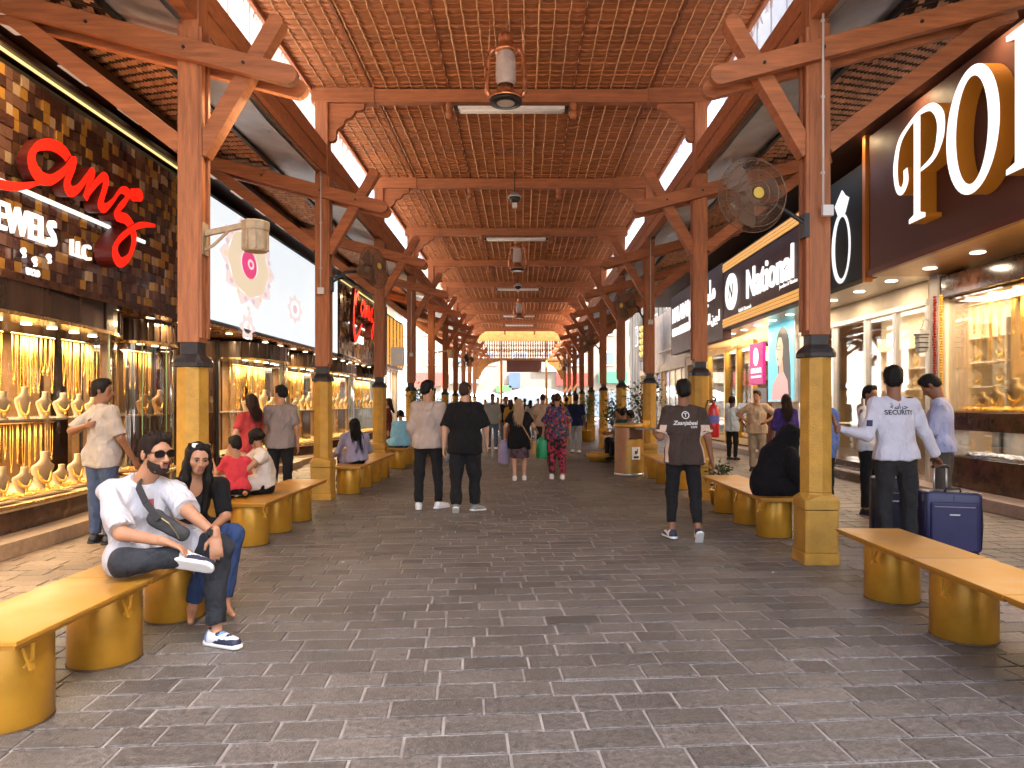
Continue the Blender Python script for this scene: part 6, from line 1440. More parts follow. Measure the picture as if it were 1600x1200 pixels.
def sunglasses(api, up_=False, dz=0.):
    Hd = api['Hd']; r = api['root']
    def P(x, y, z): return Vector(Hd(x, y, z))
    z0 = .006 + dz; y0 = .103; g = MB(); rings = []
    if up_: z0, y0 = .115, .045
    fr = empty('sunglasses', (0, 0, 0)); fr.parent = r; lens = mat('dark_lens', (.006, .006, .007), .12, spec=.8)
    for q in (-1, 1):
        g = MB(); pts = [(-.030, .014), (-.02, .020), (.02, .022), (.030, .016), (.030, -.008), (.022, -.020), (-.01, -.021), (-.026, -.012)]
        vs = [P(q * (.035 + a), y0 - abs(.035 + a) * .18 + (0 if not up_ else b * -.5), z0 + (b if not up_ else b * .7)) for a, b in pts]; vs2 = [v + Vector(api['HB'][1]) * -.006 for v in vs]; n = len(vs)
        g.add(vs + vs2, [tuple(range(n)), tuple(range(n, 2 * n))[::-1]] + [(i, (i + 1) % n, n + (i + 1) % n, n + i) for i in range(n)]); recalc_mb(g).build('lens', lens, fr)
        g = MB(); g.tube([P(q * .066, y0 - .012, z0 + .010), P(q * .078, y0 - .05, z0 + .010), P(q * .080, -.02, z0 + .006 - (.03 if up_ else 0))], .0035, 6); g.build('temple', lens, fr)
    g = MB(); g.tube([P(-.008, y0 + .001, z0 + .008), P(.008, y0 + .001, z0 + .008)], .004, 6); g.build('bridge', lens, fr)
def eyes(api, brow=True):
    Hd = api['Hd']; r = api['root']
    for q in (-1, 1):
        g = MB(); g.ell(Hd(q * .032, .0795, .003), (.0125 * api['HS'],) * 3, 12, 8); e = g.build('eye', mat('eye_white', (.30, .27, .25), .3), r, True)
        c = Vector(Hd(q * .032, .0795, .003)); f_ = Vector(api['HB'][1]); g = MB(); g.ell(c + f_ * .0085, (.0072, .0072, .0072), 10, 6); g.build('iris', mat('iris_dark', (.012, .006, .004), .15), e, True)
        g = MB(); pts = [Hd(q * .014, .096, .021), Hd(q * .032, .096, .027), Hd(q * .052, .083, .021)]; g.tube(pts, [.003, .0038, .0015], 6); g.build('eyebrow', HAIRB, r, True)
        g = MB(); pts = [Hd(q * .017, .0925, .005), Hd(q * .032, .0945, .0115), Hd(q * .048, .085, .006)]; g.tube(pts, [.0015, .0022, .0018], 5); g.build('eyelid', mat('eyeliner', (.05, .022, .015), .5), r, True)
def strap(api, pts, w_, m, name, t=.006):
    """flat band along points (world, converted to local)"""
    g = MB(); P = [Vector(p) for p in pts]; n = len(P)
    for i in range(n - 1): g.bar(P[i], P[i + 1], w_, t, up=(.2, -1, .1))
    return g.build(name, m, api['root'])

# ---------------------------------------------------------------- seated man with sunglasses
def ex_man(a):
    sunglasses(a)
    Hd, HS, HB = a['Hd'], a['HS'], a['HB']; b = Blob(.0055)
    b.ell(Hd(0, .024, -.050), NV((.0655, .0715, .077)) * HS, .01, HB, [(Hd(0, .05, -.040), HB[2] * 1 + HB[1] * .75), (Hd(0, -.014, 0), -HB[1])]); b.cap(Hd(-.022, .0625, -.099), Hd(.022, .0625, -.099), .0205 * HS, .0205 * HS, .02)
    b.cap(Hd(-.030, .076, -.068), Hd(-.006, .097, -.051), .0055 * HS, .006 * HS, .006); b.cap(Hd(.030, .076, -.068), Hd(.006, .097, -.051), .0055 * HS, .006 * HS, .006); b.cap(Hd(-.034, .068, -.066), Hd(-.030, .064, -.09), .010 * HS, .012 * HS, .01); b.cap(Hd(.034, .068, -.066), Hd(.030, .064, -.09), .010 * HS, .012 * HS, .01)
    b.ell(Hd(0, .092, -.0685), NV((.022, .03, .0115)) * HS, .004, HB, sub=True)
    bo = a['part']('beard', b, BEARD, (.0012, 120, 3)); rg = np.random.default_rng(5); g = MB(); vv = [(np.array(v.co), np.array(v.normal)) for v in bo.data.vertices]
    for q in rg.integers(0, len(vv), 900):
        p, n_ = vv[q]; dd = unit(n_ * .7 - HB[2] * .6 + rg.normal(0, .3, 3)); sd_ = unit(np.cross(dd, n_ + rg.normal(0, .3, 3))) * .0013; g.add([p + sd_, p - sd_, p + dd * rg.uniform(.004, .009)], [(0, 1, 2)])
    g.build('beard_hair', BEARD, a['root'], kind='stuff')
    for q in (-1, 1): g = MB(); g.tube([Hd(q * .014, .102, .026), Hd(q * .034, .100, .032), Hd(q * .054, .086, .025)], [.003, .0042, .002], 6); g.build('eyebrow', HAIRB, a['root'], True)
    base = Vector(a['base'])
    def W(x, y, z): return Vector((x, y, z)) - base
    # cross-body bag
    g = MB(); pts = [W(-2.455, 4.62, 1.055), W(-2.395, 4.44, 1.06), W(-2.345, 4.30, .99), W(-2.27, 4.245, .90), W(-2.185, 4.235, .80)]
    for i in range(4): g.bar(pts[i], pts[i + 1], .012, .042, up=Vector((.55, .1, .8)))
    g.build('bag_strap', mat('bag_strap_cloth', (.028, .027, .028), .8), a['root'], bevel=.003)
    b = Blob(.008); b.cap(W(-2.215, 4.27, .80), W(-2.08, 4.30, .70), .058, .048, .02, (NV((.4, -.8, .2)), .45)); bg_ = a['part']('bag', b, mat('bag_cloth', (.030, .029, .030), .7, var=.3), (.004, 30, 8))
    g = MB(); g.tube([W(-2.19, 4.238, .82), W(-2.13, 4.245, .775), W(-2.095, 4.255, .72), W(-2.08, 4.265, .68)], .004, 5); g.build('zipper', mat('olive_metal', (.22, .18, .08), .4, metal=.6), bg_)
    # watch
    wr_, el = Vector(a['J']['wrL']), Vector(a['J']['elL']); d = (wr_ - el).normalized(); g = MB(); g.tube([wr_ - d * .045, wr_ - d * .01], .036, 14); w_ = g.build('watch', BLACKM, a['root'], True)
    g = MB(); g.box(wr_ - d * .028 + Vector((.0, -.036, .008)), (.034, .012, .034)); g.build('watch_face', mat('watch_glass', (.01, .01, .012), .1), w_)
    decal(a, 'x', mat('chest_print', (.30, .06, .08), .7), 1, W(-2.27, 4.30, .88), (.45, -.89, 0), mesh=rect_mesh(.035, .05)); decal(a, 'x', mat('hem_patch', (.03, .035, .08), .7), 1, W(-2.36, 4.3, .615), (.25, -.95, 0), name='patch', mesh=rect_mesh(.075, .042))
    # frayed stitch line down the standing leg
    kn, an = Vector(a['J']['knL']), Vector(a['J']['anL']); g = MB()
    for k in range(26): p = kn.lerp(an, .10 + k * .033) + Vector((-.012, -.066 + .0006 * k, 0)); g.box(p, (.014, .006, .010))
    g.build('leg_seam', mat('seam_dark', (.008, .008, .010), .8), a['root'])

person('bearded man in white tee, dark jeans and sunglasses sitting with one ankle on his knee', (-2.42, 4.55), 1.76, 90, 1.06, 'tan', 'm', .0085, detail=True, seed=3,
    joints=dict(pel=(-2.44, 4.56, .585), chest=(-2.43, 4.46, .83), neck=(-2.37, 4.42, 1.015), shR=(-2.545, 4.34, .955), shL=(-2.225, 4.51, .945), elR=(-2.35, 4.13, .735), wrR=(-2.08, 4.11, .69), elL=(-2.075, 4.37, .83), wrL=(-1.86, 4.27, .70),
                hipR=(-2.47, 4.47, .555), hipL=(-2.36, 4.60, .56), knR=(-2.31, 4.08, .575), anR=(-1.985, 4.17, .60), knL=(-1.90, 4.42, .595), anL=(-1.90, 4.36, .082), head=(-2.275, 4.375, 1.187)),
    look=(.86, -.5, -.03), headtilt=(.06, -.05, 1), top=(WTEE, .95, .02, .034), bottom=('trousers', DENIM, .90, .020), shoes=(SHW, SOLEW, (SHN, SKYB)), hair=('short', mat('hair_fade', (.020, .012, .009), .75, spec=.2, var=.3, vscale=60)), extra=ex_man,
    palms=dict(R=((0, -.2, -1), (.85, .05, -.35), (0, 1, 0), .30), L=((-.3, .9, 0), (.12, -.2, -1), (-1, 0, 0), .22)), shoe_dirs=dict(R=((.95, -.10, -.12), (-.1, .80, .55)), L=((.92, -.38, 0), (0, 0, 1))), hips=(-.6, -.7, 0))
# ---------------------------------------------------------------- seated woman beside him
def ex_woman(a):
    sunglasses(a, True); eyes(a)
person('woman with long dark hair, black top and blue jeans sitting beside the man in sunglasses', (-2.42, 5.1), 1.62, 90, .95, 'tan', 'f', .0095, detail=True, seed=9,
    joints=dict(pel=(-2.46, 5.10, .57), chest=(-2.40, 5.04, .80), neck=(-2.335, 5.02, .955), shR=(-2.47, 4.92, .905), shL=(-2.20, 5.14, .905), elR=(-2.42, 4.84, .68), wrR=(-2.22, 4.80, .62), elL=(-2.15, 5.10, .68), wrL=(-2.16, 4.88, .62),
                hipR=(-2.46, 5.02, .55), hipL=(-2.37, 5.17, .55), knR=(-2.14, 4.84, .56), anR=(-2.26, 4.82, .10), knL=(-2.05, 5.0, .57), anL=(-2.10, 4.97, .09), head=(-2.295, 4.985, 1.105)),
    look=(.62, -.78, -.05), headtilt=(.16, -.10, 1), top=(BLACKC, .9, .02, .012), bottom=('trousers', DENIMB, .92, .014), shoes=None, hair=('long', HAIRB, .38, (0, 0, .34), .26), extra=ex_woman,
    palms=dict(R=((0, 0, -1), (.9, -.1, -.2), (0, 1, 0), .3), L=((0, 0, -1), (.8, -.4, -.3), (0, -1, 0), .3)), shoe_dirs=dict(R=((.35, -.9, -.12), (0, 0, 1)), L=((.7, -.7, -.12), (0, 0, 1))), hips=(-.6, -.7, 0))
# ---------------------------------------------------------------- standing man left, arm behind his back
person('man in a cream tee holding one arm behind his back before the large window', (-4.50, 7.55), 1.74, 68, 1.08, 'brown', 'm', .011, seed=4, twist=-12, look=(.75, .6, -.05), arms=dict(uR=(.35, .15, -1), lR=(.1, .45, -.8), uL=(-.5, -.60, -.75), lL=(.95, -.10, .22)), top=(CRTEE, .92, .10, .028), bottom=('trousers', cloth('jeans_slate', (.06, .08, .13), .25), .95, .016), shoes=(SHB, SOLEB), hair=('short', HAIRB), palms=dict(L=((0, 1, .1), (1, -.15, .15), (0, 0, 1), .5)))
# ---------------------------------------------------------------- couple at the window beyond
person('woman in a coral red dress with long brown hair near the dark shop door', (-3.98, 10.3), 1.62, 150, .95, 'fair', 'f', .014, seed=5, look=(-.25, 1, .05), arms=dict(uR=(.2, .1, -1), lR=(.1, .4, -.9), uL=(-.35, .1, -.9), lL=(-.2, .3, -.9)), top=(cloth('coral', (.48, .055, .055)), .75, .06, .02), bottom=('skirt', cloth('coral', (.5, .05, .05)), .55, .03), shoes=(SHG, SOLEW), hair=('long', HAIRBR, .24))
person('man in a grey tee and black cap standing by the glass bay', (-3.62, 10.55), 1.75, 100, 1.02, 'tan', 'm', .013, seed=6, look=(-.7, .7, .02), arms=dict(uR=(.18, .05, -1), lR=(.05, .15, -1), uL=(-.2, .2, -1), lL=(0, .5, -.8)), top=(cloth('warm_grey', (.24, .195, .185)), .8, .10, .022), bottom=('trousers', BLACKP, .97, .014), shoes=(SHB, SOLEB), hair=('short', BLACKC))
# ---------------------------------------------------------------- mother and child on the bench
person('woman in a cream top sitting with her back turned, holding a child in red', (-2.98, 8.02), 1.58, 90, .98, 'tan', 'f', .013, seed=7,
    joints=dict(pel=(-2.93, 8.05, .58), chest=(-2.96, 8.02, .82), neck=(-2.99, 8.0, .965), shR=(-3.08, 8.14, .915), shL=(-2.90, 7.86, .92), elR=(-3.28, 8.05, .74), wrR=(-3.42, 7.82, .70), elL=(-3.06, 7.68, .73), wrL=(-3.29, 7.62, .69), hipR=(-2.97, 8.13, .56), hipL=(-2.97, 7.97, .56), knR=(-3.38, 8.12, .55), anR=(-3.40, 8.1, .1), knL=(-3.36, 7.82, .55), anL=(-3.38, 7.80, .1), head=(-3.02, 7.985, 1.105)),
    look=(-.8, .55, -.1), headtilt=(-.05, 0, 1), top=(cloth('cream_top', (.62, .54, .46)), .35, .03, .02), bottom=('trousers', BLACKC, .95, .02), shoes=(SHB, SOLEB), hair=('bun', HAIRB), palms=dict(L=((-.2, 1, 0), (-1, .1, -.1), (0, 0, 1), .4)))
person('small child in a red tee kneeling on the bench against the woman in cream', (-3.12, 7.72, .0), 1.02, 90, 1.0, 'tan', 'm', .011, seed=8,
    joints=dict(pel=(-3.10, 7.66, .60), chest=(-3.12, 7.69, .78), neck=(-3.14, 7.71, .89), shR=(-3.04, 7.74, .865), shL=(-3.22, 7.66, .865), elR=(-2.98, 7.86, .80), wrR=(-2.94, 7.95, .90), elL=(-3.32, 7.66, .74), wrL=(-3.38, 7.72, .83), hipR=(-3.05, 7.66, .58), hipL=(-3.16, 7.64, .58), knR=(-3.08, 7.86, .53), anR=(-2.98, 7.58, .52), knL=(-3.24, 7.8, .53), anL=(-3.16, 7.50, .52), head=(-3.155, 7.725, 1.035)),
    look=(-.75, .6, -.25), headtilt=(0, .15, 1), top=(cloth('red_tee', (.55, .045, .060)), .8, .05, .014), bottom=('trousers', BLACKC, .85, .012), shoes=None, hair=('short', HAIRB), shoe_dirs=dict(R=((.2, -.9, 0), (.3, 0, -1)), L=((-.3, -.9, 0), (0, 0, -1))))
# ---------------------------------------------------------------- seated woman in lavender
person('woman in a lavender top with very long dark hair sitting with her back turned', (-2.86, 12.05), 1.62, 90, 1.0, 'tan', 'f', .015, seed=10,
    joints=dict(pel=(-2.80, 12.0, .57), chest=(-2.83, 12.02, .82), neck=(-2.86, 12.04, .975), shR=(-2.70, 12.10, .925), shL=(-3.02, 11.96, .925), elR=(-2.68, 12.25, .70), wrR=(-2.85, 12.4, .62), elL=(-3.14, 11.98, .68), wrL=(-3.25, 12.15, .58), hipR=(-2.77, 12.06, .55), hipL=(-2.9, 12.0, .55), knR=(-2.95, 12.4, .55), anR=(-3.0, 12.42, .1), knL=(-3.15, 12.3, .55), anL=(-3.2, 12.3, .1), head=(-2.875, 12.06, 1.125)),
    look=(-.55, .8, -.1), top=(cloth('lavender', (.30, .27, .38)), 1.7, .07, .035), bottom=('trousers', BLACKC, .95, .02), shoes=(SHB, SOLEB), hair=('long', HAIRB, .50, (-.06, 0, .46)))
person('woman in a long maroon robe standing behind the third left-hand column', (-3.62, 19.0), 1.62, 190, .95, 'tan', 'f', .02, seed=11, arms=dict(uR=(.2, .3, -1), lR=(-.3, .8, .2), uL=(-.2, .3, -1), lL=(.3, .8, .1)), top=(cloth('maroon', (.12, .025, .022)), 1.8, .08, .02), bottom=('skirt', cloth('maroon', (.12, .02, .02)), .86, .02), shoes=(SHB, SOLEB), hair=('long', HAIRBR, .25))
person('person in light blue sitting on the bench behind the man in the hooded top', (-2.80, 16.3), 1.62, 90, 1.15, 'tan', 'f', .018, seed=12, pelvis=(0, 0, .57), lean=(-.05, .1, 1), arms=dict(uR=(.25, .35, -1), lR=(-.2, .8, -.2), uL=(-.25, .35, -1), lL=(.2, .8, -.2)), legs=dict(tR=(-.5, .85, -.05), sR=(0, 0, -1), tL=(-.75, .65, -.05), sL=(0, 0, -1)), top=(cloth('sky_blue', (.22, .48, .66)), 1.2, .06, .035), bottom=('trousers', DENIMB, .95, .02), shoes=(SHB, SOLEB), hair=('bun', HAIRB))
# ---------------------------------------------------------------- two men walking away
def ex_hood(a):
    n, fw, S = a['J']['neck'], a['sfw'], a['S']; b = Blob(.010); b.cap(n - fw * .055 + a['srt'] * .07 - a['spine'] * .01, n - fw * .055 - a['srt'] * .07 - a['spine'] * .01, .038, .038, .04); b.ell(n - fw * .085 - a['spine'] * .07, (.075, .045, .075), .05); b.cap(n + a['srt'] * .06 + fw * .02, n - fw * .05 + a['srt'] * .07, .03, .034, .03); b.cap(n - a['srt'] * .06 + fw * .02, n - fw * .05 - a['srt'] * .07, .03, .034, .03); a['part']('hood', b, HOODC, (.004, 40, 2))
    sunglasses(a)
    w_ = Vector(a['J']['wrR']); g = MB(); g.lathe([(.03, 0), (.033, .02), (.033, .13), (.015, .16), (.015, .18)], 10, (0, 0, 0)); o = g.build('water_bottle', mat('bottle_plastic', (.25, .25, .32), .2), a['root'], True); o.location = w_ + Vector((-.03, .02, -.24)); o.rotation_euler = (.4, .5, 0)
HOODC = cloth('beige_hood', (.40, .315, .265), .06)
person('man in a beige hooded top and black trousers walking away on the left', (-1.34, 10.0), 1.80, 90, .98, 'tan', 'm', .0105, seed=13, look=(.62, .78, 0), arms=dict(uR=(.20, -.10, -1), lR=(.18, .30, -1), uL=(-.22, .05, -1), lL=(.15, .5, -.8)), legs=dict(tR=(.10, .08, -1), sR=(.03, -.02, -1), tL=(-.07, .0, -1), sL=(.0, -.10, -1)), top=(HOODC, 1.62, .09, .03), bottom=('trousers', BLACKP, .96, .014), shoes=(SHW, SOLEW), hair=('short', HAIRB), extra=ex_hood, shoe_dirs=dict(R=((.65, .75, 0), (0, 0, 1)), L=((-.15, 1, 0), (0, 0, 1))))
person('broad man with shaved head in black tee and black trousers walking away', (-.79, 9.75), 1.78, 92, 1.16, 'fair', 'm', .0105, seed=14, look=(.25, 1, 0), arms=dict(uR=(.38, -.05, -1), lR=(.05, .45, -.85), uL=(-.34, -.06, -1), lL=(-.08, .12, -1)), legs=dict(tR=(.08, .12, -1), sR=(.02, -.02, -1), tL=(-.08, -.06, -1), sL=(.02, -.26, -1)), top=(BLACKC, .93, .13, .036), bottom=('trousers', BLACKP, .95, .030), shoes=(SHG, SOLEW), hair=('buzz', BUZZ), shoe_dirs=dict(R=((.7, .7, -.05), (0, 0, 1)), L=((-.05, .75, -.62), (0, .62, .75))))
# ---------------------------------------------------------------- women in the middle distance
def bag(a, at, size, m, name='shopping_bag', handles=True):
    c = Vector(at); w_, d_, h_ = size; g = MB(); n = 12; rings = []
    for z, k in ((0, .85), (.1, 1), (.55, 1.0), (.85, .8), (1, .45)):
        rings.append([(w_ / 2 * k * math.cos(2 * math.pi * q / n) * (1 + .08 * math.sin(3 * q + z * 9)), d_ / 2 * k * math.sin(2 * math.pi * q / n), z * h_) for q in range(n)])
    g = loft(rings); o = g.build(name, m, a['root'], True); o.location = c - Vector((0, 0, h_)); return o
def ex_blonde(a):
    w_ = Vector(a['J']['wrL']); bag(a, w_ + Vector((-.02, 0, -.06)), (.22, .12, .48), mat('lilac_bag', (.30, .24, .36), .6, var=.2))
    J = a['J']; g = MB(); b0 = [Vector(J['shL']) + Vector((.02, -.10, .03)), Vector(J['chest']) + Vector((.02, -.17, 0)), Vector(J['pel']) + Vector((.17, -.16, .05)), Vector(J['pel']) + Vector((.26, -.08, -.12))]
    for i in range(3): g.bar(b0[i], b0[i + 1], .02, .006, up=(0, -1, 0))
    g.build('bag_strap', mat('tan_leather', (.38, .2, .07), .5), a['root']); bag(a, b0[-1] + Vector((.02, 0, .05)), (.10, .20, .26), mat('tan_leather', (.38, .2, .07), .5), 'handbag')
person('blonde woman in a black top and short patterned skirt walking away', (-.06, 13.75), 1.57, 90, 1.12, 'fair', 'f', .013, seed=15, arms=dict(uR=(.55, .05, -.85), lR=(.25, .75, -.35), uL=(-.5, -.05, -.9), lL=(-.1, .5, -.85)), legs=dict(tR=(.05, .10, -1), sR=(0, -.05, -1), tL=(-.03, -.06, -1), sL=(.02, -.16, -1)), top=(BLACKC, .7, .22, .045), bottom=('skirt', cloth('speckled', (.10, .06, .075), .9), .40, .03), shoes=(SHW, SOLEW), hair=('long', HAIRBL, .34), extra=ex_blonde)
FLORAL = mat('floral_cloth', (.12, .04, .05), .8)
def floral(m, cols, scale):
    n = m.node_tree.nodes; L = m.node_tree.links; v = n.new('ShaderNodeTexVoronoi'); v.inputs['Scale'].default_value = scale; tc = n.new('ShaderNodeTexCoord'); L.new(tc.outputs['Object'], v.inputs['Vector']); s = n.new('ShaderNodeSeparateColor'); L.new(v.outputs['Color'], s.inputs[0]); r = n.new('ShaderNodeValToRGB'); r.color_ramp.interpolation = 'CONSTANT'; L.new(s.outputs[0], r.inputs[0]); cr = r.color_ramp
    while len(cr.elements) < len(cols): cr.elements.new(.5)
    for i, c in enumerate(cols): cr.elements[i].position = i / len(cols); cr.elements[i].color = (*c, 1)
    L.new(r.outputs[0], n['Principled BSDF'].inputs['Base Color'])
floral(FLORAL, [(.02, .02, .05), (.30, .02, .03), (.03, .05, .18), (.02, .02, .03), (.38, .10, .03), (.12, .02, .10), (.02, .08, .09)], 26)
FLORALP = mat('floral_trouser_cloth', (.2, .02, .04), .8); floral(FLORALP, [(.015, .012, .015), (.42, .03, .05), (.02, .015, .015), (.30, .02, .06)], 22)
def ex_col(a):
    w_ = Vector(a['J']['wrL']); bag(a, w_ + Vector((.0, -.03, -.04)), (.30, .16, .42), mat('green_bag', (.015, .30, .10), .4, var=.2))
person('woman in a dark floral top and red patterned trousers carrying a green bag', (.69, 13.95), 1.68, 90, 1.08, 'tan', 'f', .013, seed=16, arms=dict(uR=(.35, .1, -.95), lR=(.0, .3, -1), uL=(-.40, .05, -.95), lL=(-.05, .35, -.95)), legs=dict(tR=(.04, .02, -1), sR=(0, -.03, -1), tL=(-.05, .08, -1), sL=(0, -.1, -1)), top=(FLORAL, .95, .10, .045), bottom=('trousers', FLORALP, .90, .03), shoes=(SHW, SOLEW), hair=('bun', HAIRBR), extra=ex_col)
# ---------------------------------------------------------------- man in brown shirt
def ex_brown(a):
    J = a['J']; c = J['chest']; bk = -a['sfw']
    decal(a, 'Zaanjabeel', PRW, .062, c + bk * .1 + NV((0, 0, -.005)), bk, offset=.0012, shear=.25); decal(a, 'CAFE', PRW, .032, c + bk * .1 + a['rt'] * .09 + NV((0, 0, -.04)), bk, offset=.001)
    decal(a, '', PRW, 1, c + bk * .1 + NV((0, 0, .10)), bk, mesh=ring_mesh(.042, .033)); decal(a, 'T', PRW, .055, c + bk * .1 + NV((0, 0, .082)), bk, offset=.001)
    for s in (-1, 1): decal(a, '', CREAMT, 1, J['pel'] + a['rt'] * s * .135 + NV((0, 0, .12)), unit(a['rt'] * s * .9 + bk * .75), name='side_stripe', mesh=rect_mesh(.06, .44, 4, 14))
    for s in 'RL':
        sh, el = J['sh' + s], J['el' + s]; d = unit(el - sh); e = sh + (el - sh) * .82; b = Blob(.008); b.cap(e - d * .02, e + d * .03, .078, .078, .01, None, [(e + d * .012, d), (e - d * .014, -d)]); a['part']('sleeve_band', b, CREAMT)
    w_ = Vector(J['wrL']); tr = empty('tray', w_ + Vector((-.03, .22, .03))); tr.parent = a['root']; g = MB(); g.lathe([(0, 0), (.15, 0), (.17, .018), (.165, .02), (.148, .006), (0, .006)], 24); g.build('plate', SHG, tr, True); g = MB(); g.lathe([(.035, .006), (.042, .11), (.038, .11), (.03, .012), (0, .012)], 16, (-.03, .02, 0)); g.build('cup', mat('orange_drink', (.72, .30, .02), .3), tr, True)
CREAMT = cloth('cream_trim', (.62, .45, .34)); BROWNT = cloth('brown_polo', (.060, .040, .032), .08)
person('waiter in a brown polo with cream trim carrying a small tray away from the camera', (1.78, 7.78), 1.74, 90, 1.06, 'brown', 'm', .0095, seed=17, look=(.05, 1, 0), arms=dict(uR=(.30, -.12, -1), lR=(.22, .12, -1), uL=(-.32, -.15, -1), lL=(-.02, 1, .12)), legs=dict(tR=(.06, -.10, -1), sR=(.0, -.42, -1), tL=(-.06, .16, -1), sL=(-.02, -.14, -1)), top=(BROWNT, .86, .09, .024, CREAMT), bottom=('trousers', BLACKP, .78, .010), shoes=(SHW, SOLEW, (SHN, SHN)), hair=('short', HAIRB), extra=ex_brown, shoe_dirs=dict(R=((.05, .62, -.78), (0, .78, .62)), L=((-.25, 1, 0), (0, 0, 1))))
# ---------------------------------------------------------------- right-hand background people
person('man in a pale blue shirt and black trousers standing at the gold-framed window', (5.55, 18.6), 1.66, 40, .95, 'dark', 'm', .017, seed=18, arms=dict(uR=(.15, .2, -1), lR=(0, .7, -.5), uL=(-.15, .2, -1), lL=(0, .7, -.4)), top=(cloth('pale_blue', (.50, .56, .64)), .9, .12, .03), bottom=('trousers', BLACKP, .97, .014), shoes=(SHB, SOLEB), hair=('short', HAIRB))
person('bearded man in a beige tee with hands on hips facing the camera', (5.20, 15.6), 1.76, -115, 1.12, 'tan', 'm', .014, seed=19, look=(.3, 1, -.1), arms=dict(uR=(.85, -.05, -.6), lR=(-.75, .5, -.55), uL=(-.85, -.05, -.6), lL=(.75, .5, -.55)), top=(cloth('beige_tee', (.50, .36, .25)), .85, .10, .03), bottom=('trousers', cloth('khaki', (.35, .28, .20)), .97, .016), shoes=(SHB, SOLEB), hair=('short', HAIRBR))
person('woman in a purple dress with long brown hair standing with her back turned', (5.02, 13.4), 1.66, 85, .98, 'tan', 'f', .014, seed=20, arms=dict(uR=(.2, .1, -1), lR=(0, .5, -.8), uL=(-.25, .1, -1), lL=(.1, .6, -.7)), top=(cloth('purple', (.060, .035, .20)), 1.4, .05, .02), bottom=('skirt', cloth('purple', (.06, .035, .2)), .82, .03), shoes=(SHG, SOLEB), hair=('long', HAIRBR, .36))
# ---------------------------------------------------------------- seated woman in black abaya
def ex_abaya(a):
    Hd, J = a['Hd'], a['J']; b = Blob(.011); HS = a['HS']; b.ell(Hd(0, -.012, .03), NV((.10, .125, .118)) * HS, .03, a['HB'], [(Hd(0, .085, 0), a['HB'][1])]); b.cap(Hd(0, -.03, -.05), J['chest'] + NV((-.02, 0, .06)), .105 * HS, .185, .08); b.cap(J['chest'], J['pel'] + NV((-.10, -.02, .0)), .185, .20, .08, (NV((0, 1, 0)), .9)); b.cap(Hd(0, .05, -.11), J['chest'] + NV((.10, 0, .06)), .075, .12, .08)
    b.cap(J['shR'], J['elR'], .085, .095, .05); b.cap(J['elR'], J['wrR'], .095, .06, .04); b.cap(J['shL'], J['elL'], .085, .09, .05); b.cap(J['pel'] + NV((-.12, 0, .05)), J['pel'] + NV((-.13, -.02, -.08)), .15, .13, .05)
    b.ell(Hd(0, .085, -.01), NV((.055, .06, .065)) * HS, .01, a['HB'], sub=True); a['part']('veil', b, ABAYA, (.010, 15, 21, (1, 1, .5)))
    b = Blob(.013); 
    for s in 'RL': b.cap(J['hip' + s], J['kn' + s], .12, .10, .08); b.cap(J['kn' + s], J['an' + s] + NV((0, 0, .0)), .10, .13, .08, None, [(J['an' + s] + NV((0, 0, -.03)), NV((0, 0, -1)))])
    b.cap(J['knR'], J['anL'], .09, .12, .08, None, [(J['anL'] + NV((0, 0, -.03)), NV((0, 0, -1)))]); b.ell(J['pel'], (.20, .20, .15), .08); a['part']('robe', b, ABAYA, (.008, 16, 22, (1, 1, .3)))
ABAYA = cloth('abaya_black', (.009, .008, .010), .3)
person('woman in a black abaya sitting bowed on the bench beyond the first right-hand column', (2.9, 7.9), 1.62, 90, 1.05, 'tan', 'f', .013, seed=21,
    joints=dict(pel=(2.86, 7.95, .585), chest=(2.90, 7.95, .84), neck=(2.97, 7.95, 1.00), shR=(2.94, 7.78, .94), shL=(2.94, 8.12, .94), elR=(3.05, 7.74, .70), wrR=(3.25, 7.84, .64), elL=(3.05, 8.14, .70), wrL=(3.25, 8.02, .64), hipR=(2.90, 7.87, .57), hipL=(2.90, 8.03, .57), knR=(3.33, 7.84, .56), anR=(3.34, 7.82, .10), knL=(3.33, 8.06, .56), anL=(3.34, 8.08, .10), head=(3.03, 7.93, 1.14)),
    look=(.92, -.20, -.45), headtilt=(.35, 0, 1), top=(ABAYA, 1.9, .03, .02), bottom=('trousers', ABAYA, .95, .03), shoes=(SHB, SOLEB), hair=None, extra=ex_abaya)
# ---------------------------------------------------------------- security guard, man with phone
def ex_guard(a):
    J = a['J']; c = J['chest']; bk = -a['sfw']
    decal(a, 'SECURITY', PRB, .062, c + bk * .1 + NV((0, 0, .045)), bk, offset=.0015); decal(a, '\uFE94\uFEB3\uFE8D\uFEAE\uFEA3', PRB, .070, c + bk * .1 + NV((0, 0, .10)), bk, offset=.001)
    for s in 'RL':
        b = Blob(.007); sh = J['sh' + s]; v = a['srt'] * (1 if s == 'R' else -1); b.cap(sh - v * .075 + NV((0, 0, .068)), sh + v * .005 + NV((0, 0, .060)), .026, .03, .01, (NV((0, 0, 1)), .35)); a['part']('epaulette', b, BLACKC)
    decal(a, '', mat('badge_navy', (.02, .02, .06), .6), 1, J['shL'] + (J['elL'] - J['shL']) * .6 + bk * .02, unit(bk * .8 - a['srt'] * .6), name='sleeve_badge', mesh=rect_mesh(.05, .06))
    b = Blob(.009); w0 = J['pel'] + a['spine'] * .062; b.cap(w0, w0 + a['spine'] * .03, .148, .146, .01, (a['sfw'], .74), [(w0 + a['spine'] * .032, a['spine']), (w0, -a['spine'])]); a['part']('belt', b, BLACKM)
GUARDW = cloth('guard_white', (.56, .54, .60), .05)
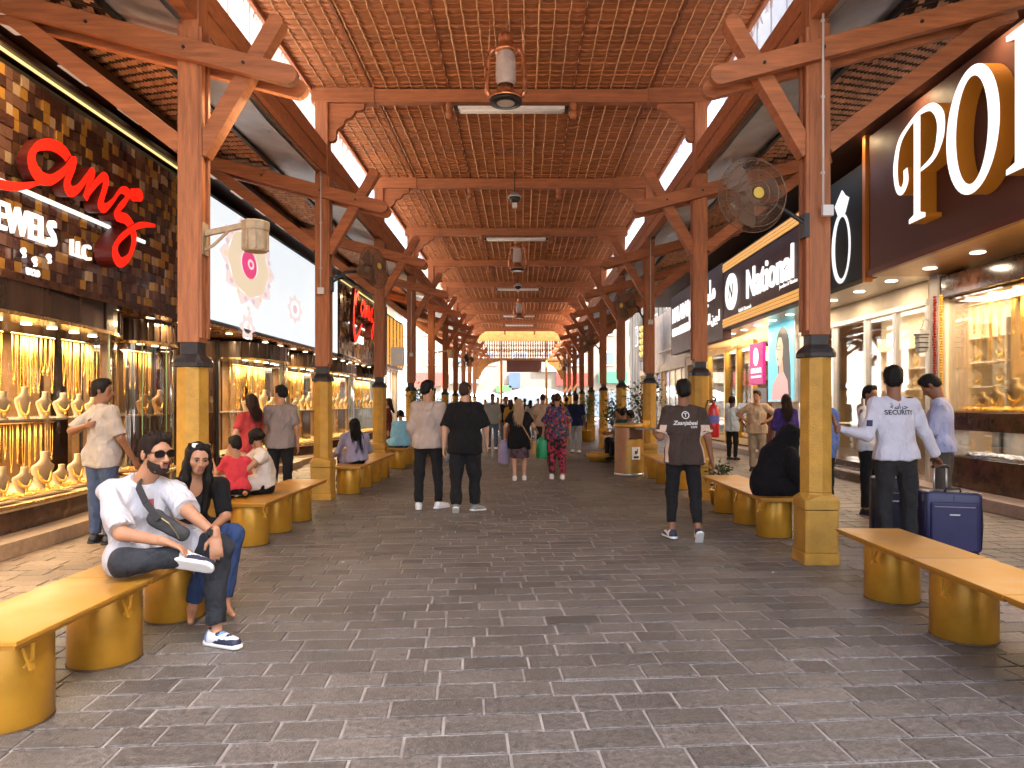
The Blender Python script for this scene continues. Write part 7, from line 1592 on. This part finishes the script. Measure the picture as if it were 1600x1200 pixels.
person('security guard in a white shirt leaning one hand on the column and gripping a suitcase', (3.62, 6.82), 1.84, 90, 1.02, 'brown', 'm', .0095, seed=23, lean=(-.02, .04, 1), look=(.35, .9, 0),
    arms=dict(uL=(-.34, -.12, -1), lL=(-.86, .30, .22), uR=(.42, .05, -.9), lR=(.50, .16, -.95)), legs=dict(tR=(.10, .06, -1), sR=(.05, -.02, -1), tL=(-.05, 0, -1), sL=(.02, -.05, -1)),
    top=(GUARDW, 1.93, .02, .020, GUARDW), bottom=('trousers', cloth('charcoal', (.026, .024, .024)), .98, .014), shoes=(SHB, SOLEB), hair=('short', HAIRB), extra=ex_guard, palms=dict(L=((-1, .1, 0), (-.30, .10, 1), (0, -1, .2), .10), R=((.0, .3, -1), (.6, .5, -.45), (-.6, .6, .2), .75)))
def ex_phone(a):
    p = (Vector(a['J']['wrL']) + Vector(a['J']['wrR'])) / 2; g = MB(); g.box(p + Vector((-.05, .04, .05)), (.075, .15, .009), Matrix.Rotation(.6, 3, 'X')); g.build('phone', BLACKM, a['root'], bevel=.004); 
    b = Blob(.009); J = a['J']; w0 = J['pel'] + a['spine'] * .05; b.cap(w0, w0 + a['spine'] * .03, .142, .14, .01, (a['sfw'], .74), [(w0 + a['spine'] * .03, a['spine']), (w0, -a['spine'])]); a['part']('belt', b, BLACKM)
BLUESH = cloth('blue_shirt', (.36, .38, .56), .08)
person('bearded man in a light blue shirt bowing his head over a phone', (4.93, 8.25), 1.84, 142, 1.04, 'brown', 'm', .0105, seed=24, lean=(0, .06, 1), look=(0, .75, -.62), headtilt=(0, .65, .8), arms=dict(uR=(.12, .18, -1), lR=(-.25, .85, .10), uL=(-.12, .18, -1), lL=(.25, .85, .12)), top=(BLUESH, 1.35, .05, .026, BLUESH), bottom=('trousers', cloth('olive_grey', (.085, .070, .055)), .97, .014), shoes=(SHB, SOLEB), hair=('short', HAIRB), extra=ex_phone)
person('shop worker in white holding out a phone just inside the white shop', (4.70, 9.5), 1.72, -60, 1., 'brown', 'm', .014, seed=25, arms=dict(uR=(.5, .4, -.7), lR=(.35, .8, .25), uL=(-.1, 0, -1), lL=(0, .2, -1)), top=(cloth('worker_white', (.6, .6, .62)), 1.2, .05, .02), bottom=('trousers', BLACKP, .97, .014), shoes=(SHB, SOLEB), hair=('short', HAIRB))
person('person in a blue shirt mostly hidden behind the first right-hand column', (3.86, 9.1), 1.70, 100, 1., 'brown', 'm', .015, seed=26, top=(cloth('mid_blue', (.10, .16, .42)), 1.8, .1, .03), bottom=('trousers', BLACKP, .97, .016), shoes=(SHB, SOLEB), hair=('short', HAIRB))
person('dark-haired woman in a pale pink top cut off by the picture edge', (5.66, 7.45), 1.70, 60, 1., 'fair', 'f', .013, seed=27, top=(cloth('pale_pink', (.55, .36, .32)), 1.3, .12, .03), bottom=('trousers', BLACKP, .97, .014), shoes=(SHB, SOLEB), hair=('bun', HAIRB))
# ---------------------------------------------------------------- people seated to the right of the bin
sit = dict(pelvis=(0, 0, .57), legs=dict(tR=(.12, 1, -.05), sR=(0, .05, -1), tL=(-.12, 1, -.05), sL=(0, .05, -1)), arms=dict(uR=(.15, .3, -1), lR=(-.3, .9, -.1), uL=(-.15, .3, -1), lL=(.3, .9, -.1)))
person('man in a dark green tee sitting on the bench left of the litter bin', (2.40, 17.3), 1.72, 40, 1.05, 'brown', 'm', .018, seed=28, lean=(0, .25, 1), top=(cloth('green_tee', (.015, .075, .060)), .9, .06, .03), bottom=('trousers', BLACKP, .95, .016), shoes=(SHB, SOLEB), hair=('short', HAIRB), **sit)
person('dark-haired person bending over behind the litter bin, nearer the camera', (2.72, 16.55), 1.66, 150, 1., 'brown', 'm', .018, seed=29, lean=(0, .4, 1), top=(cloth('grey_top', (.2, .2, .22)), .9, .06, .03), bottom=('trousers', BLACKP, .95, .016), shoes=(SHB, SOLEB), hair=('short', HAIRB), **sit)
person('second dark-haired person seated behind the litter bin', (2.62, 18.1), 1.68, 200, 1., 'brown', 'm', .018, seed=30, lean=(0, .3, 1), top=(cloth('pale_grey_top', (.4, .4, .42)), .9, .06, .03), bottom=('trousers', BLACKP, .95, .016), shoes=(SHB, SOLEB), hair=('short', HAIRB), **sit)
# ---------------------------------------------------------------- far crowd
crowd = [('man in a grey checked shirt and jeans walking toward the camera', -.95, 22.5, 1.78, -85, 'brown', 'm', (.30, .30, .27), 1.8, (.10, .13, .20), HAIRB, 'short'),
 ('man in a black tee behind the grey checked shirt', -.58, 25.0, 1.72, -90, 'brown', 'm', (.012, .012, .014), .9, (.10, .13, .2), HAIRB, 'short'),
 ('person in a pale shirt behind the blonde woman on the left', -.25, 28.0, 1.74, 90, 'tan', 'm', (.5, .4, .32), .9, (.05, .05, .06), HAIRB, 'short'),
 ('man in a beige shirt between the blonde and the floral woman', .60, 20.5, 1.76, 85, 'tan', 'm', (.46, .33, .24), .9, (.02, .018, .018), BUZZ, 'buzz'),
 ('man in a black vest beside the beige shirt', .98, 22.0, 1.76, 80, 'brown', 'm', (.012, .012, .012), .6, (.03, .03, .03), HAIRB, 'short'),
 ('man in a cream shirt far down the middle', 1.35, 27.0, 1.74, -90, 'brown', 'm', (.5, .42, .34), .9, (.04, .04, .05), HAIRB, 'short'),
 ('man in a navy tee near the far right columns', 1.62, 21.2, 1.74, 75, 'dark', 'm', (.014, .020, .055), .9, (.30, .32, .34), HAIRB, 'short'),
 ('person in a red cap behind the floral woman', 1.25, 25.5, 1.84, 90, 'tan', 'm', (.42, .24, .10), 1.5, (.05, .04, .04), mat('red_cap', (.45, .03, .03), .7), 'short'),
 ('tall person in white far down the left of the walkway', -1.15, 33.0, 1.76, -90, 'tan', 'm', (.62, .6, .55), 1.8, (.5, .48, .44), HAIRB, 'short'),
 ('woman in an ochre shawl carrying a bag in the far crowd', -.40, 24.0, 1.62, 90, 'tan', 'f', (.40, .24, .05), 1.6, (.3, .1, .08), HAIRBR, 'long'),
 ('small dark figure in the far crowd beside the blonde hair', .12, 34.0, 1.70, 90, 'brown', 'm', (.05, .05, .06), .9, (.04, .04, .05), HAIRB, 'short'),
 ('pale-shirted figure at the far end of the arcade', .85, 38.0, 1.72, -90, 'tan', 'm', (.55, .5, .42), .9, (.08, .08, .1), HAIRB, 'short'),
 ('woman in a white scarf in the far crowd', .35, 30.5, 1.62, 90, 'tan', 'f', (.6, .56, .5), 1.5, (.3, .28, .25), HAIRBR, 'long'),
 ('man in a blue tee deep in the far crowd', -.75, 30.0, 1.73, -90, 'brown', 'm', (.06, .10, .3), .9, (.05, .05, .06), HAIRB, 'short'),
 ('man in an olive shirt near the far right columns', 1.85, 29.5, 1.74, 85, 'brown', 'm', (.12, .11, .05), .9, (.06, .06, .07), HAIRB, 'short'),
 ('dark figure near the far left poles', -1.9, 36.0, 1.70, -80, 'brown', 'm', (.03, .03, .05), .9, (.05, .05, .06), HAIRB, 'short')]
for i, (lab, x, y, H_, fc, sk_, sx, tc_, sl_, bc_, hm_, hk_) in enumerate(crowd):
    st = .14 if i % 2 else -.14
    person(lab, (x, y), H_, fc, 1.04, sk_, sx, .022, seed=40 + i, arms=dict(uR=(.2, -st, -1), lR=(.05, .3, -1), uL=(-.2, st, -1), lL=(-.05, .3, -1)), legs=dict(tR=(.04, st, -1), sR=(0, -.12, -1), tL=(-.04, -st, -1), sL=(0, -.2, -1)), top=(cloth('crowd_top_%d' % i, tc_), sl_, .10, .03), bottom=('trousers', cloth('crowd_bottom_%d' % i, bc_), .97, .016), shoes=(SHB if i % 2 else SHW, SOLEB), hair=(hk_, hm_) if hk_ != 'long' else ('long', hm_, .2))
